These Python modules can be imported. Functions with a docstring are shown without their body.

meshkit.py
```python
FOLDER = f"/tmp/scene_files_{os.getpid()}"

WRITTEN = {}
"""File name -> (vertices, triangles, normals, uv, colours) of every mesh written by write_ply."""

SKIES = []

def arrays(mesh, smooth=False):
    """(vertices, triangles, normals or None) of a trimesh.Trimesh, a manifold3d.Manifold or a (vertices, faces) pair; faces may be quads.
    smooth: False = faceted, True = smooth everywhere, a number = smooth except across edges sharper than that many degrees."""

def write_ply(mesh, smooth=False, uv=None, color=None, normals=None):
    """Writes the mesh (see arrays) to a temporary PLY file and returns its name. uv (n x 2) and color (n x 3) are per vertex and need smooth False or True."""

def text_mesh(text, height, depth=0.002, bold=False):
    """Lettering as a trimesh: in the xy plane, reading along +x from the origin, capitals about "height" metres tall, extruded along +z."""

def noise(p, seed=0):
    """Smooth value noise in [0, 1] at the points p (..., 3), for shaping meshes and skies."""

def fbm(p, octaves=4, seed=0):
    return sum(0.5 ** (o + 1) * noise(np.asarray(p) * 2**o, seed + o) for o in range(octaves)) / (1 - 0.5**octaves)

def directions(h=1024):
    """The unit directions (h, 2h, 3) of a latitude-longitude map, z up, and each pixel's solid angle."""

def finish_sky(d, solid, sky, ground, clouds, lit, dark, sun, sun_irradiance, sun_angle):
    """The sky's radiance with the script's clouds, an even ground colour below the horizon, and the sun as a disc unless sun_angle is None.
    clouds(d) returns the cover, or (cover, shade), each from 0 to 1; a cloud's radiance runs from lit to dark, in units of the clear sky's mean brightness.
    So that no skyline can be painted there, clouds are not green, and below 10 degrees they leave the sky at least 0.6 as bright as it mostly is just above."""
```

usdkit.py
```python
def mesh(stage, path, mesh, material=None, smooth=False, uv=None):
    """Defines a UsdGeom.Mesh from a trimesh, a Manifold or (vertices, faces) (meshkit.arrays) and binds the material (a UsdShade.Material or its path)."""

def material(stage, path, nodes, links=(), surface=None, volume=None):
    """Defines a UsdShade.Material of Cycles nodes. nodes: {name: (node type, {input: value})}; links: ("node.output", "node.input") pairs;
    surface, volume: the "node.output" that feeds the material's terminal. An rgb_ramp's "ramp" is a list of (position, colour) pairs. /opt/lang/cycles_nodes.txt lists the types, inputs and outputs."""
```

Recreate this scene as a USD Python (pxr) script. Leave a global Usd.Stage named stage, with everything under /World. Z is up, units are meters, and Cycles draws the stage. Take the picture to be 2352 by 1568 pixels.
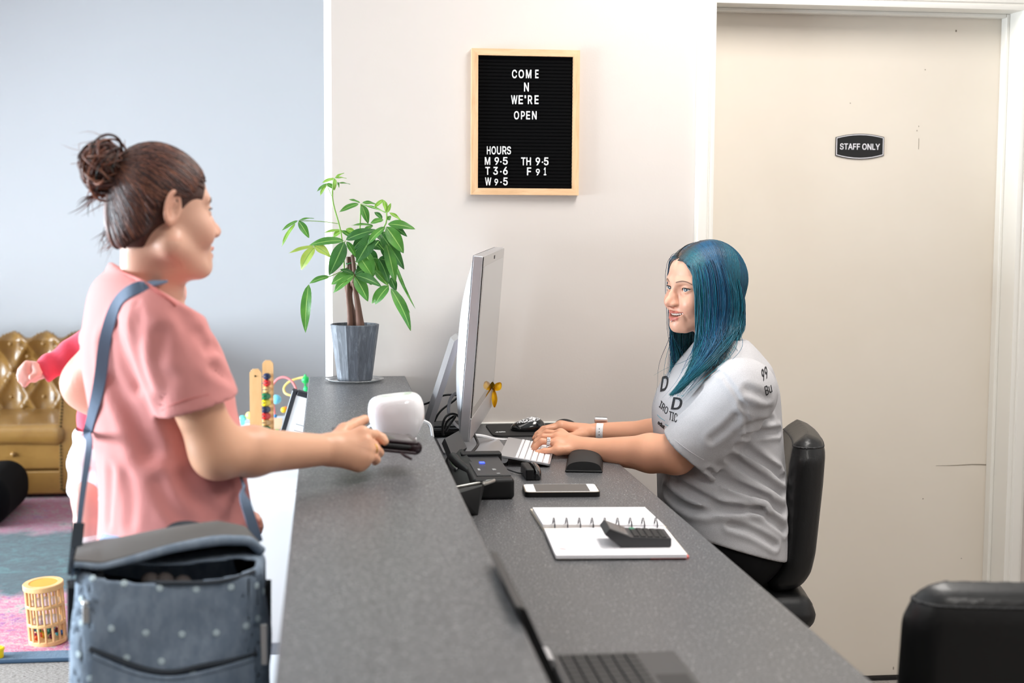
import math, random
import numpy as np, trimesh, manifold3d, shapely.geometry as sg, shapely.affinity as sa
from scipy.ndimage import map_coordinates
from scipy.interpolate import PchipInterpolator, CubicSpline
import usdkit, meshkit
from pxr import Usd, UsdGeom, UsdLux, UsdShade, Gf, Sdf, Vt

random.seed(7); np.random.seed(7)
stage = Usd.Stage.CreateInMemory()
UsdGeom.SetStageUpAxis(stage, 'Z'); UsdGeom.SetStageMetersPerUnit(stage, 1.0)
UsdGeom.Xform.Define(stage, '/World'); UsdGeom.Scope.Define(stage, '/World/Looks')

# ------------------------------------------------------------------ camera
F_PX, YAW, PITCH, ROLL, EYE = 3335.8, .1261, .0881, .0057, 1.4384      # focal length in pixels of the 2352 x 1568 frame
_fw = np.array([math.sin(YAW)*math.cos(PITCH), math.cos(YAW)*math.cos(PITCH), -math.sin(PITCH)])
_rt = np.array([math.cos(YAW), -math.sin(YAW), 0]); _up = np.cross(_rt, _fw)
_rt, _up = math.cos(ROLL)*_rt + math.sin(ROLL)*_up, math.cos(ROLL)*_up - math.sin(ROLL)*_rt
_eye = np.array([0, 0, EYE])
cam = UsdGeom.Camera.Define(stage, '/World/camera')
cam.AddTransformOp().Set(Gf.Matrix4d(*[float(x) for r in ((*_rt, 0), (*_up, 0), (*-_fw, 0), (*_eye, 1)) for x in r]))
cam.CreateHorizontalApertureAttr(36.0); cam.CreateVerticalApertureAttr(24.0)
cam.CreateFocalLengthAttr(F_PX/2352*36.0)
cam.CreateFStopAttr(3.8); cam.CreateFocusDistanceAttr(3.62)
cam.CreateExposureAttr(0.30)

# ------------------------------------------------------------------ sky, daylight, ceiling lamps
def rect_light(name, pos, look, w, h, power, col):
    l = UsdLux.RectLight.Define(stage, '/World/' + name)
    z = -np.asarray(look, float); z /= np.linalg.norm(z)
    x = np.cross([0, 0, 1.0] if abs(z[2]) < .9 else [0, 1.0, 0], z); x /= np.linalg.norm(x); y = np.cross(z, x)
    l.AddTransformOp().Set(Gf.Matrix4d(*[float(k) for r in ((*x, 0), (*y, 0), (*z, 0), (*pos, 1)) for k in r]))
    l.CreateWidthAttr(w); l.CreateHeightAttr(h); l.CreateIntensityAttr(power); l.CreateColorAttr(Gf.Vec3f(*col))
    return l
rect_light('daylight', (-4.42, 4.5, 1.03), (1, 0.0, -.02), 5.4, 1.4, 31.0, (.80, .91, 1.0))       # through the window wall on the left
LAMPS = [(1.1, 3.0, 14.5), (.9, .6, 9.0), (-1.7, 1.2, 5.0), (-1.7, 4.9, 2.0)]
for i, (x, y, p) in enumerate(LAMPS):
    rect_light('ceiling_lamp' if not i else 'ceiling_lamp_%03d' % i, (x, y, 2.655), (0, 0, -1), .56, 1.16, p, (1.0, .955, .91))
dome = UsdLux.DomeLight.Define(stage, '/World/sky'); dome.CreateIntensityAttr(.55); dome.CreateColorAttr(Gf.Vec3f(.86, .93, 1.0))

# ------------------------------------------------------------------ helpers
def at(u, v, y=None, z=None, x=None):
    """The point of the place that was measured at pixel (u, v) of the photograph and lies at depth y, height z or side x."""
    d = _fw + _rt*(u - 1176)/F_PX + _up*(784 - v)/F_PX
    k = y/d[1] if y is not None else (z - EYE)/d[2] if z is not None else x/d[0]
    return _eye + d*k
A3 = lambda *p: np.array(p, float)
unit = lambda v: np.asarray(v, float)/np.linalg.norm(v)
def lin(r, g, b):
    c = np.array([r, g, b])/255.0
    return tuple(np.where(c < .04045, c/12.92, ((c + .055)/1.055)**2.4))

used = {}
def numbered(parent, name):
    k = (parent, name); n = used.get(k, 0); used[k] = n + 1
    return name if n == 0 else '%s_%03d' % (name, n)
def tag(p, label=None, cat=None, group=None, kind=None):
    p = p.GetPrim() if hasattr(p, 'GetPrim') else p
    for k, v in (('label', label), ('category', cat), ('group', group), ('kind', kind)):
        if v: p.SetCustomDataByKey(k, v)
    return p
def thing(name, label, cat, loc=(0, 0, 0), group=None):
    x = UsdGeom.Xform.Define(stage, '/World/' + numbered('/World', name))
    x.AddTranslateOp().Set(Gf.Vec3d(*[float(k) for k in loc]))
    tag(x, label, cat, group); x.GetPrim()
    ORIG[str(x.GetPath())] = np.array(loc, float)
    return str(x.GetPath())
ORIG = {'/World': np.zeros(3)}
def origin(path):
    while path not in ORIG: path = path.rsplit('/', 1)[0]
    return ORIG[path]
def obj(name, mesh, m, parent='/World', smooth=30, label=None, cat=None, group=None, kind=None, tint=None, uv=None):
    """ONE Mesh prim; the vertices are given in world coordinates."""
    path = parent + '/' + numbered(parent, name)
    if hasattr(mesh, 'to_mesh'):
        q = mesh.to_mesh(); mesh = trimesh.Trimesh(q.vert_properties[:, :3], q.tri_verts, process=False)
    o = origin(parent)
    mesh = trimesh.Trimesh(np.asarray(mesh.vertices) - o, mesh.faces, process=False)
    p = usdkit.mesh(stage, path, mesh, m, smooth=smooth, uv=uv)
    if tint is not None:
        UsdGeom.PrimvarsAPI(p).CreatePrimvar('tint', Sdf.ValueTypeNames.Float3Array, 'vertex').Set(Vt.Vec3fArray.FromNumpy(np.asarray(tint, np.float32)))
    tag(p, label, cat, group, kind)
    return path
def struct(name, mesh, m, parent='/World', smooth=30, label=None):
    return obj(name, mesh, m, parent, smooth, label, kind='structure' if parent == '/World' else None)
def copies(src, places, label, group=None):
    """src: path of a thing; places: (matrix 4x4 relative to the source's base, label)"""
    cat = stage.GetPrimAtPath(src).GetCustomData().get('category'); out = []
    for pos, rot, lab in places:
        name = src.rsplit('/', 1)[1]
        x = UsdGeom.Xform.Define(stage, '/World/' + numbered('/World', name))
        x.GetPrim().GetReferences().AddInternalReference(src)
        x.ClearXformOpOrder(); x.AddTransformOp(opSuffix='place').Set(Gf.Matrix4d().SetRotate(Gf.Rotation(Gf.Vec3d(0, 0, 1), rot)) * Gf.Matrix4d().SetTranslate(Gf.Vec3d(*[float(k) for k in pos])))
        x.GetPrim().SetInstanceable(True); tag(x, lab or label, cat, group); out.append(str(x.GetPath()))
    return out

# -- shapes
def hull(pts): return trimesh.convex.convex_hull(np.asarray(pts, float))
def box(lo, hi, b=0.0):
    lo, hi = np.minimum(lo, hi).astype(float), np.maximum(lo, hi).astype(float)
    b = min(b, (hi - lo).min()*.45)
    if b <= 0:
        return trimesh.creation.box(bounds=[lo, hi])
    pts = []
    for sx in (0, 1):
        for sy in (0, 1):
            for sz in (0, 1):
                c = np.where([sx, sy, sz], hi, lo); s = np.where([sx, sy, sz], -1, 1)
                for k in range(3):
                    q = c + s*b; q[k] = c[k]; pts.append(q)
    return hull(pts)
def rbox(lo, hi, r, n=3):
    """box with round edges"""
    lo, hi = np.minimum(lo, hi).astype(float), np.maximum(lo, hi).astype(float)
    r = min(r, (hi - lo).min()*.49); s = trimesh.creation.icosphere(n - 1 if n > 1 else 1, r).vertices
    return hull(np.vstack([s + np.where([a, b, c], hi - r, lo + r) for a in (0, 1) for b in (0, 1) for c in (0, 1)]))
def frame_of(o, ex, ez):
    """matrix whose columns are ex, ez x ex, ez (orthonormalised) at o"""
    ex = unit(ex); ez = np.asarray(ez, float) - ex*np.dot(ez, ex); ez = unit(ez); ey = np.cross(ez, ex)
    m = np.eye(4); m[:3, 0], m[:3, 1], m[:3, 2], m[:3, 3] = ex, ey, ez, o
    return m
def moved(mesh, m): q = mesh.copy(); q.apply_transform(m); return q
def rot(mesh, axis, deg, about=(0, 0, 0)): return moved(mesh, trimesh.transformations.rotation_matrix(math.radians(deg), axis, about))
def cat(*ms):
    ms = [m for k in ms for m in (k if isinstance(k, (list, tuple)) else [k])]
    return trimesh.util.concatenate(ms)
def tube(pts, r, n=10, closed=False, cap=True):
    p = np.asarray(pts, float); t = np.gradient(p, axis=0) if not closed else np.roll(p, -1, 0) - np.roll(p, 1, 0)
    t /= np.linalg.norm(t, axis=1, keepdims=True) + 1e-12
    a = np.cross(t[0], [0, 0, 1.0] if abs(t[0][2]) < .9 else [1.0, 0, 0]); a = unit(a); fr = []
    for k in range(len(p)):
        a = a - t[k]*np.dot(a, t[k]); a = unit(a); fr.append((a, np.cross(t[k], a)))
    ang = np.arange(n)*2*np.pi/n; r = np.broadcast_to(r, (len(p),))
    v = np.vstack([p[k] + r[k]*(np.cos(ang)[:, None]*fr[k][0] + np.sin(ang)[:, None]*fr[k][1]) for k in range(len(p))])
    m = len(p); i, j = np.meshgrid(np.arange(m if closed else m - 1), np.arange(n), indexing='ij'); i2 = (i + 1) % m
    q = np.stack([i*n + j, i*n + (j + 1) % n, i2*n + (j + 1) % n, i2*n + j], -1).reshape(-1, 4)
    f = np.vstack([q[:, [0, 1, 2]], q[:, [0, 2, 3]]])
    if cap and not closed:
        v = np.vstack([v, p[0], p[-1]]); c0, c1 = m*n, m*n + 1; k = np.arange(n)
        f = np.vstack([f, np.stack([(k + 1) % n, k, np.full(n, c0)], 1), np.stack([(m - 1)*n + k, (m - 1)*n + (k + 1) % n, np.full(n, c1)], 1)])
    return trimesh.Trimesh(v, f, process=False)
def spline(pts, n=24, closed=False):
    p = np.asarray(pts, float)
    if closed: p = np.vstack([p, p[:1]])
    t = np.r_[0, np.cumsum(np.linalg.norm(np.diff(p, axis=0), axis=1))]
    s = CubicSpline(t, p, bc_type='periodic' if closed else 'natural')
    return s(np.linspace(0, t[-1], n, endpoint=not closed))
def lathe(prof, n=40, c=(0, 0, 0)):
    p = np.asarray(prof, float); ang = np.arange(n)*2*np.pi/n
    v = np.stack([p[:, 0][:, None]*np.cos(ang), p[:, 0][:, None]*np.sin(ang), np.broadcast_to(p[:, 1][:, None], (len(p), n))], -1).reshape(-1, 3)
    i, j = np.meshgrid(np.arange(len(p) - 1), np.arange(n), indexing='ij')
    q = np.stack([i*n + j, i*n + (j + 1) % n, (i + 1)*n + (j + 1) % n, (i + 1)*n + j], -1).reshape(-1, 4)
    m = trimesh.Trimesh(v + np.asarray(c), np.vstack([q[:, [0, 1, 2]], q[:, [0, 2, 3]]]), process=False)
    return m
def prism(poly, h, m=None):
    p = poly if hasattr(poly, 'geom_type') else sg.Polygon(poly)
    e = trimesh.creation.extrude_polygon(p, h, engine='earcut')
    return moved(e, m) if m is not None else e
def rrect(w, h, r, cx=0, cy=0): return sg.box(cx - w/2 + r, cy - h/2 + r, cx + w/2 - r, cy + h/2 - r).buffer(r, 6)
def ball(c, r, sub=2): return trimesh.creation.icosphere(sub, r).apply_translation(c)
def ribbon(pts, nrm, w, t):
    """flat strap along pts with width w across and thickness t along nrm"""
    p = np.asarray(pts, float); nrm = np.broadcast_to(np.asarray(nrm, float), p.shape)
    tg = np.gradient(p, axis=0); tg /= np.linalg.norm(tg, axis=1, keepdims=True)
    n = nrm - tg*np.sum(nrm*tg, 1, keepdims=True); n /= np.linalg.norm(n, axis=1, keepdims=True); s = np.cross(tg, n)
    w = np.broadcast_to(w, (len(p),))[:, None]
    ring = np.stack([p + s*w/2 + n*t/2, p - s*w/2 + n*t/2, p - s*w/2 - n*t/2, p + s*w/2 - n*t/2], 1)
    m = len(p); v = ring.reshape(-1, 3); i, j = np.meshgrid(np.arange(m - 1), np.arange(4), indexing='ij')
    q = np.stack([i*4 + j, i*4 + (j + 1) % 4, (i + 1)*4 + (j + 1) % 4, (i + 1)*4 + j], -1).reshape(-1, 4)
    q = np.vstack([q, [[3, 2, 1, 0]], [[(m-1)*4, (m-1)*4+1, (m-1)*4+2, (m-1)*4+3]]])
    me = trimesh.Trimesh(v, np.vstack([q[:, [0, 1, 2]], q[:, [0, 2, 3]]]), process=False); me.fix_normals(); return me

# -- materials
def M(name, col, rough=.5, metal=0.0, bump=None, var=None, spec=.5, coat=0.0, sheen=0.0, trans=0.0, sss=0.0, emit=None, space='object', stretch=(1, 1, 1), ior=1.5, tint=False, sssr=(1, .25, .12)):
    """bump: (scale, strength); var: (scale, second colour, low, high) noise between the two colours"""
    n = {'p': ('principled_bsdf', {'base_color': col, 'roughness': rough, 'metallic': metal, 'specular_ior_level': spec, 'coat_weight': coat, 'sheen_weight': sheen, 'transmission_weight': trans, 'ior': ior})}
    L = []
    if sss: n['p'][1].update(subsurface_weight=sss, subsurface_scale=.006, subsurface_radius=sssr)
    if emit: n['p'][1].update(emission_color=emit[0], emission_strength=emit[1])
    if bump or var:
        n['t'] = ('texture_coordinate', {}); n['m'] = ('mapping', {'scale': stretch}); L += [('t.object', 'm.vector')]
    if var:
        n['n'] = ('noise_texture', {'scale': var[0], 'detail': 4.0, 'roughness': .6}); n['r'] = ('rgb_ramp', {'ramp': [(0, col), (var[2], col), (var[3], var[1]), (1, var[1])]})
        L += [('m.vector', 'n.vector'), ('n.fac', 'r.fac'), ('r.color', 'p.base_color')]
    if tint:
        n['a'] = ('attribute', {'attribute': 'tint'}); n['mx'] = ('mix', {'mix_type': 'multiply', 'fac': 1.0, 'color1': col})
        L = [l for l in L if l[1] != 'p.base_color'] + [('a.color', 'mx.color2'), ('mx.color', 'p.base_color')] + ([('r.color', 'mx.color1')] if var else [])
    if bump:
        n['bn'] = ('noise_texture', {'scale': bump[0], 'detail': 3.0}); n['b'] = ('bump', {'strength': bump[1], 'distance': bump[2] if len(bump) > 2 else .002})
        L += [('m.vector', 'bn.vector'), ('bn.fac', 'b.height'), ('b.normal', 'p.normal')]
    return usdkit.material(stage, '/World/Looks/' + name, n, L, surface='p.BSDF')
def K(name, nodes, links, surface='p.BSDF'): return usdkit.material(stage, '/World/Looks/' + name, nodes, links, surface=surface)

# -- signed distance modelling: fields are functions of an (n, 3) array
def smin(a, b, k): h = np.clip(.5 + .5*(b - a)/k, 0, 1); return b + (a - b)*h - k*h*(1 - h)
def smax(a, b, k): return -smin(-a, -b, k)
def d_ell(p, c, r, R=None):
    q = p - np.asarray(c, np.float32)
    if R is not None: q = q @ np.asarray(R, np.float32)          # columns of R: the ellipsoid's axes
    r = np.asarray(r, np.float32); k0 = np.sqrt(((q/r)**2).sum(1)); k1 = np.sqrt(((q/r**2)**2).sum(1)) + 1e-9
    return k0*(k0 - 1)/k1
def d_cap(p, a, b, ra, rb=None):
    a, b = np.asarray(a, np.float32), np.asarray(b, np.float32); ab = b - a; rb = ra if rb is None else rb
    t = np.clip(((p - a) @ ab)/max(float(ab @ ab), 1e-12), 0, 1)
    return np.sqrt(((p - a - t[:, None]*ab)**2).sum(1)) - (ra + (rb - ra)*t)
def d_chain(p, pts, rs, k=.006):
    d = None
    for i in range(len(pts) - 1):
        e = d_cap(p, pts[i], pts[i+1], rs[i], rs[i+1]); d = e if d is None else smin(d, e, k)
    return d
def d_box(p, c, h, r, R=None):
    q = p - np.asarray(c, np.float32)
    if R is not None: q = q @ np.asarray(R, np.float32)
    q = np.abs(q) - (np.asarray(h, np.float32) - r)
    return np.sqrt((np.maximum(q, 0)**2).sum(1)) + np.minimum(q.max(1), 0) - r
def polygonise(fn, lo, hi, h, coarse=4, band=2.2):
    """surface nets on a grid of step h; the field is first sampled coarsely and refined near the surface"""
    lo, hi = np.asarray(lo, float), np.asarray(hi, float)
    nc = np.ceil((hi - lo)/(h*coarse)).astype(int) + 1; n = (nc - 1)*coarse + 1
    g = np.stack(np.meshgrid(*[np.arange(k)*h*coarse + lo[i] for i, k in enumerate(nc)], indexing='ij'), -1).reshape(-1, 3).astype(np.float32)
    dc = fn(g).reshape(nc)
    near = np.abs(dc) < band*h*coarse
    cell = np.zeros(np.array(nc) - 1, bool)
    for s in np.ndindex(2, 2, 2): cell |= near[s[0]:nc[0]-1+s[0], s[1]:nc[1]-1+s[1], s[2]:nc[2]-1+s[2]]
    d = np.full(n, 1.0, np.float32)
    big = np.repeat(np.repeat(np.repeat(dc, coarse, 0), coarse, 1), coarse, 2)[:n[0], :n[1], :n[2]]; d[:] = np.sign(big)
    mask = np.zeros(n, bool)
    mc = np.repeat(np.repeat(np.repeat(cell, coarse, 0), coarse, 1), coarse, 2)
    for s in np.ndindex(2, 2, 2): mask[s[0]:mc.shape[0]+s[0], s[1]:mc.shape[1]+s[1], s[2]:mc.shape[2]+s[2]] |= mc[:n[0]-s[0], :n[1]-s[1], :n[2]-s[2]]
    idx = np.argwhere(mask); vals = np.empty(len(idx), np.float32)
    for k in range(0, len(idx), 400000): vals[k:k+400000] = fn((idx[k:k+400000]*h + lo).astype(np.float32))
    d[mask] = vals
    s = d < 0; cells = np.zeros(n - 1, np.int8)
    for o in np.ndindex(2, 2, 2): cells += s[o[0]:n[0]-1+o[0], o[1]:n[1]-1+o[1], o[2]:n[2]-1+o[2]]
    act = (cells > 0) & (cells < 8); ci = np.argwhere(act); num = np.full(act.shape, -1, np.int64); num[act] = np.arange(len(ci))
    cs = {o: d[ci[:, 0]+o[0], ci[:, 1]+o[1], ci[:, 2]+o[2]] for o in np.ndindex(2, 2, 2)}
    acc = np.zeros((len(ci), 3)); cnt = np.zeros(len(ci))
    for ax in range(3):
        for o in np.ndindex(2, 2, 2):
            if o[ax]: continue
            o2 = list(o); o2[ax] = 1; a, b = cs[o], cs[tuple(o2)]; x = (a < 0) != (b < 0)
            t = np.where(x, a/np.where(x, a - b, 1), 0); pt = np.broadcast_to(np.array(o, float), (len(ci), 3)).copy(); pt[:, ax] += t
            acc += pt*x[:, None]; cnt += x
    v = (ci + acc/cnt[:, None])*h + lo
    quads = []
    for ax in range(3):
        a, b = s.take(range(n[ax]-1), ax), s.take(range(1, n[ax]), ax); e = np.argwhere(a != b); flip = a[tuple(e.T)]
        p, q = (ax+1) % 3, (ax+2) % 3
        ok = (e[:, p] > 0) & (e[:, q] > 0) & (e[:, p] < n[p]-1) & (e[:, q] < n[q]-1); e, flip = e[ok], flip[ok]
        def at_(dp, dq): k = e.copy(); k[:, p] -= dp; k[:, q] -= dq; return num[tuple(k.T)]
        f = np.stack([at_(1, 1), at_(0, 1), at_(0, 0), at_(1, 0)], 1); f[~flip] = f[~flip][:, ::-1]; quads.append(f)
    f = np.vstack(quads); f = f[(f >= 0).all(1)]
    return trimesh.Trimesh(v, np.vstack([f[:, [0, 1, 2]], f[:, [0, 2, 3]]]), process=False)

# ------------------------------------------------------------------ the room
D, ZL, ZD = 4.118, .9753, .8333           # back wall's face, ledge top, worktop top
XDL, XDR, ZH, REV = 1.1044, 2.0294, 2.04, .112   # door opening, its head, depth of the door's face behind the wall's face
def paint(name, col, scuff=.0):
    return K(name, {'t': ('texture_coordinate', {}), 'n1': ('noise_texture', {'scale': 160.0, 'detail': 2.0}), 'n2': ('noise_texture', {'scale': 9.0, 'detail': 3.0}),
        'mf': ('math', {'math_type': 'multiply_add', 'value2': .25, 'value3': 0.0}), 'ad': ('math', {'math_type': 'add'}),
        'b': ('bump', {'strength': .16, 'distance': .0035}), 'p': ('principled_bsdf', {'base_color': col, 'roughness': .48, 'specular_ior_level': .35})},
        [('t.object', 'n1.vector'), ('t.object', 'n2.vector'), ('n1.fac', 'mf.value1'), ('mf.value', 'ad.value1'), ('n2.fac', 'ad.value2'), ('ad.value', 'b.height'), ('b.normal', 'p.normal')])
m_wall = paint('wall_paint_greige', lin(214, 206, 200))
m_far = paint('wall_paint_blue_grey', lin(206, 208, 212))
m_white = M('white_trim_paint', lin(236, 233, 226), .35, bump=(40, .05))
m_door = M('cream_door_paint', lin(228, 219, 206), .42, bump=(60, .05), var=(2.0, lin(225, 215, 201), .4, .7))
m_ceil = M('ceiling_paint', lin(225, 224, 220), .8)
m_carpet = K('grey_carpet', {'t': ('texture_coordinate', {}), 'n': ('noise_texture', {'scale': 260.0, 'detail': 3.0, 'roughness': .7}), 'mp': ('mapping', {'scale': (.35, 1, 1)}),
    'r': ('rgb_ramp', {'ramp': [(0, lin(78, 72, 68)), (.38, lin(112, 106, 102)), (.55, lin(163, 157, 152)), (1, lin(205, 200, 195))]}),
    'b': ('bump', {'strength': .6, 'distance': .006}), 'p': ('principled_bsdf', {'roughness': .95, 'specular_ior_level': .1})},
    [('t.object', 'mp.vector'), ('mp.vector', 'n.vector'), ('n.fac', 'r.fac'), ('r.color', 'p.base_color'), ('n.fac', 'b.height'), ('b.normal', 'p.normal')])
X0, X1, Y0, Y1, ZC = -4.3, 2.75, -2.6, 8.35, 2.70
struct('floor', box((X0-.1, Y0-.1, -.12), (X1+.1, Y1+.1, 0)), m_carpet)
struct('ceiling', box((X0-.1, Y0-.1, ZC), (X1+.1, Y1+.1, ZC+.1)), m_ceil)
foot = sg.Polygon([(.0115, D), (X1, D), (X1, D+.15), (-.009, D+.15), (-.006, D+.11), (.002, D+.03), (.007, D+.008)])
hole = sg.box(XDL-.02, D-.1, XDR+.02, D+.3)
lower = [prism(g, ZH+.02) for g in foot.difference(hole).geoms]
w = cat(lower + [moved(prism(foot, ZC-ZH-.02), trimesh.transformations.translation_matrix((0, 0, ZH+.02)))])
struct('wall_back', w, m_wall, smooth=40)
struct('wall_far', box((X0, Y1, 0), (X1, Y1+.1, ZC)), m_far)
struct('wall_right', box((X1, Y0, 0), (X1+.1, Y1, ZC)), m_wall)
struct('wall_near', box((X0, Y0-.1, 0), (X1, Y0, ZC)), m_wall)
wl = trimesh.util.concatenate([box((X0-.1, Y0, 0), (X0, Y1, .30)), box((X0-.1, Y0, 1.78), (X0, Y1, ZC)), box((X0-.1, Y0, .30), (X0, 1.8, 1.78)), box((X0-.1, 7.2, .30), (X0, Y1, 1.78))])
struct('wall_left', wl, m_far)
m_pane = K('window_pane', {'f': ('fresnel', {'IOR': 1.45}), 't': ('transparent_bsdf', {}), 'g': ('glossy_bsdf', {'roughness': .02}), 'p': ('mix_closure', {})}, [('f.fac', 'p.fac'), ('t.BSDF', 'p.closure1'), ('g.BSDF', 'p.closure2')], 'p.closure')
wn = UsdGeom.Xform.Define(stage, '/World/window_1'); tag(wn, kind='structure')
for k in range(4):
    y = 1.8 + 5.4/3*k
    obj('mullion', box((X0-.09, y-.03 if k else y, .30), (X0-.02, y+.03 if k < 3 else y, 1.78), 0) if 0 < k < 3 else box((X0-.09, min(y, 7.14), .30), (X0-.02, min(y, 7.14)+.06, 1.78)), m_white, '/World/window_1')
obj('sill', box((X0-.1, 1.8, .28), (X0+.06, 7.2, .31), .004), m_white, '/World/window_1')
for k in range(3): obj('pane', box((X0-.06, 1.86+5.4/3*k, .31), (X0-.054, 1.8+5.4/3*(k+1)-.05, 1.77)), m_pane, '/World/window_1')
for i, (x, y) in enumerate([l[:2] for l in LAMPS]):
    struct('trim_%d' % (i+2), cat(box((x-.31, y-.61, 2.66), (x-.285, y+.61, 2.70)), box((x+.285, y-.61, 2.66), (x+.31, y+.61, 2.70)), box((x-.31, y-.61, 2.66), (x+.31, y-.585, 2.70)), box((x-.31, y+.585, 2.66), (x+.31, y+.61, 2.70))), m_white)
bb = lambda a, b: box(a, b, .006)
struct('baseboard_far', bb((X0, Y1-.014, 0), (X1, Y1, .1)), m_white)
struct('baseboard_back', cat(bb((.72, D-.012, 0), (XDL-.06, D, .1)), bb((XDR+.06, D-.012, 0), (X1, D, .1))), m_white)

# door, its frame and casing
dr = UsdGeom.Xform.Define(stage, '/World/door_1'); tag(dr, kind='structure'); dr = '/World/door_1'
slab = box((XDL+.003, D+REV, .012), (XDR-.003, D+REV+.04, ZH-.003), .002)
obj('slab', slab, m_door, dr)
def casing_profile():       # across (0 = opening edge) and out of the wall
    return sg.Polygon([(0, 0), (0, .011), (.006, .013), (.012, .013), (.014, .0105), (.017, .0105), (.020, .015), (.040, .017), (.046, .0165), (.0485, .013), (.0526, .013), (.0526, 0)])
def casing(side):
    e = prism(casing_profile(), ZH if side else (XDR - XDL) + .1052)
    v = e.vertices.copy(); q = v.copy()
    if side == 'l': q = np.stack([XDL - v[:, 0], D - v[:, 1], v[:, 2]], 1)
    elif side == 'r': q = np.stack([XDR + v[:, 0], D - v[:, 1], v[:, 2]], 1)
    else: q = np.stack([XDL - .0526 + v[:, 2], D - v[:, 1], ZH + v[:, 0]], 1)
    if side == '':      # mitres: the head's ends are cut back at 45 degrees towards the opening
        s = v[:, 0]; q[:, 0] = np.where(v[:, 2] < .01, XDL - s, XDR + s)
    else:
        q[:, 2] = np.where(v[:, 2] > .01, ZH + v[:, 0], 0)
    m = trimesh.Trimesh(q, e.faces, process=False); m.fix_normals(); return m
for s in ('l', 'r', ''): obj('casing', casing(s), m_white, dr, 20)
obj('jamb', box((XDL-.019, D+.0, 0), (XDL, D+.148, ZH)), m_white, dr); obj('jamb', box((XDR, D, 0), (XDR+.019, D+.148, ZH)), m_white, dr)
obj('head_jamb', box((XDL-.019, D, ZH), (XDR+.019, D+.148, ZH+.019)), m_white, dr)
obj('door_stop', box((XDL, D+REV-.036, 0), (XDL+.011, D+REV-.001, ZH), .002), m_white, dr); obj('door_stop', box((XDR-.011, D+REV-.036, 0), (XDR, D+REV-.001, ZH), .002), m_white, dr)
obj('door_stop', box((XDL+.011, D+REV-.036, ZH-.011), (XDR-.011, D+REV-.001, ZH), .002), m_white, dr)
m_blk = M('black_plastic_matte', lin(22, 22, 23), .45, bump=(300, .05))
obj('threshold', box((XDL, D+REV-.01, 0), (XDR, D+REV+.04, .011)), m_blk, dr)
m_scuff = M('scuff_mark', lin(120, 108, 92), .7)
ym = D + REV
for (u, v, w_, h_) in [(2196, 71, 3, 5), (2106, 300, 1.6, 3), (2110, 290, 1.2, 3), (2110, 330, .8, 26), (2052, 1534, 2, 7), (2125, 160, 2, 2), (1953, 237, 2, 2), (2208, 1282, 2, 2), (2120, 1145, 3, 2)]:
    c = at(u, v, ym); s = ym/F_PX
    obj('scuff', box((c[0]-w_*s/2, ym-.0006, c[2]-h_*s/2), (c[0]+w_*s/2, ym+.001, c[2]+h_*s/2)), m_scuff, dr)
c = at(2215, 1068, ym); s = ym/F_PX
obj('crack', tube(spline([at(2150, 1069, ym)+A3(0, -.0004, 0), at(2200, 1068, ym)+A3(0, -.0004, 0), at(2240, 1066, ym)+A3(0, -.0004, 0), at(2266, 1067, ym)+A3(0, -.0004, 0)], 8), [.0003, .0005, .0008, .0009, .001, .0011, .0012, .0012], 4), m_scuff, dr)

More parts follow.
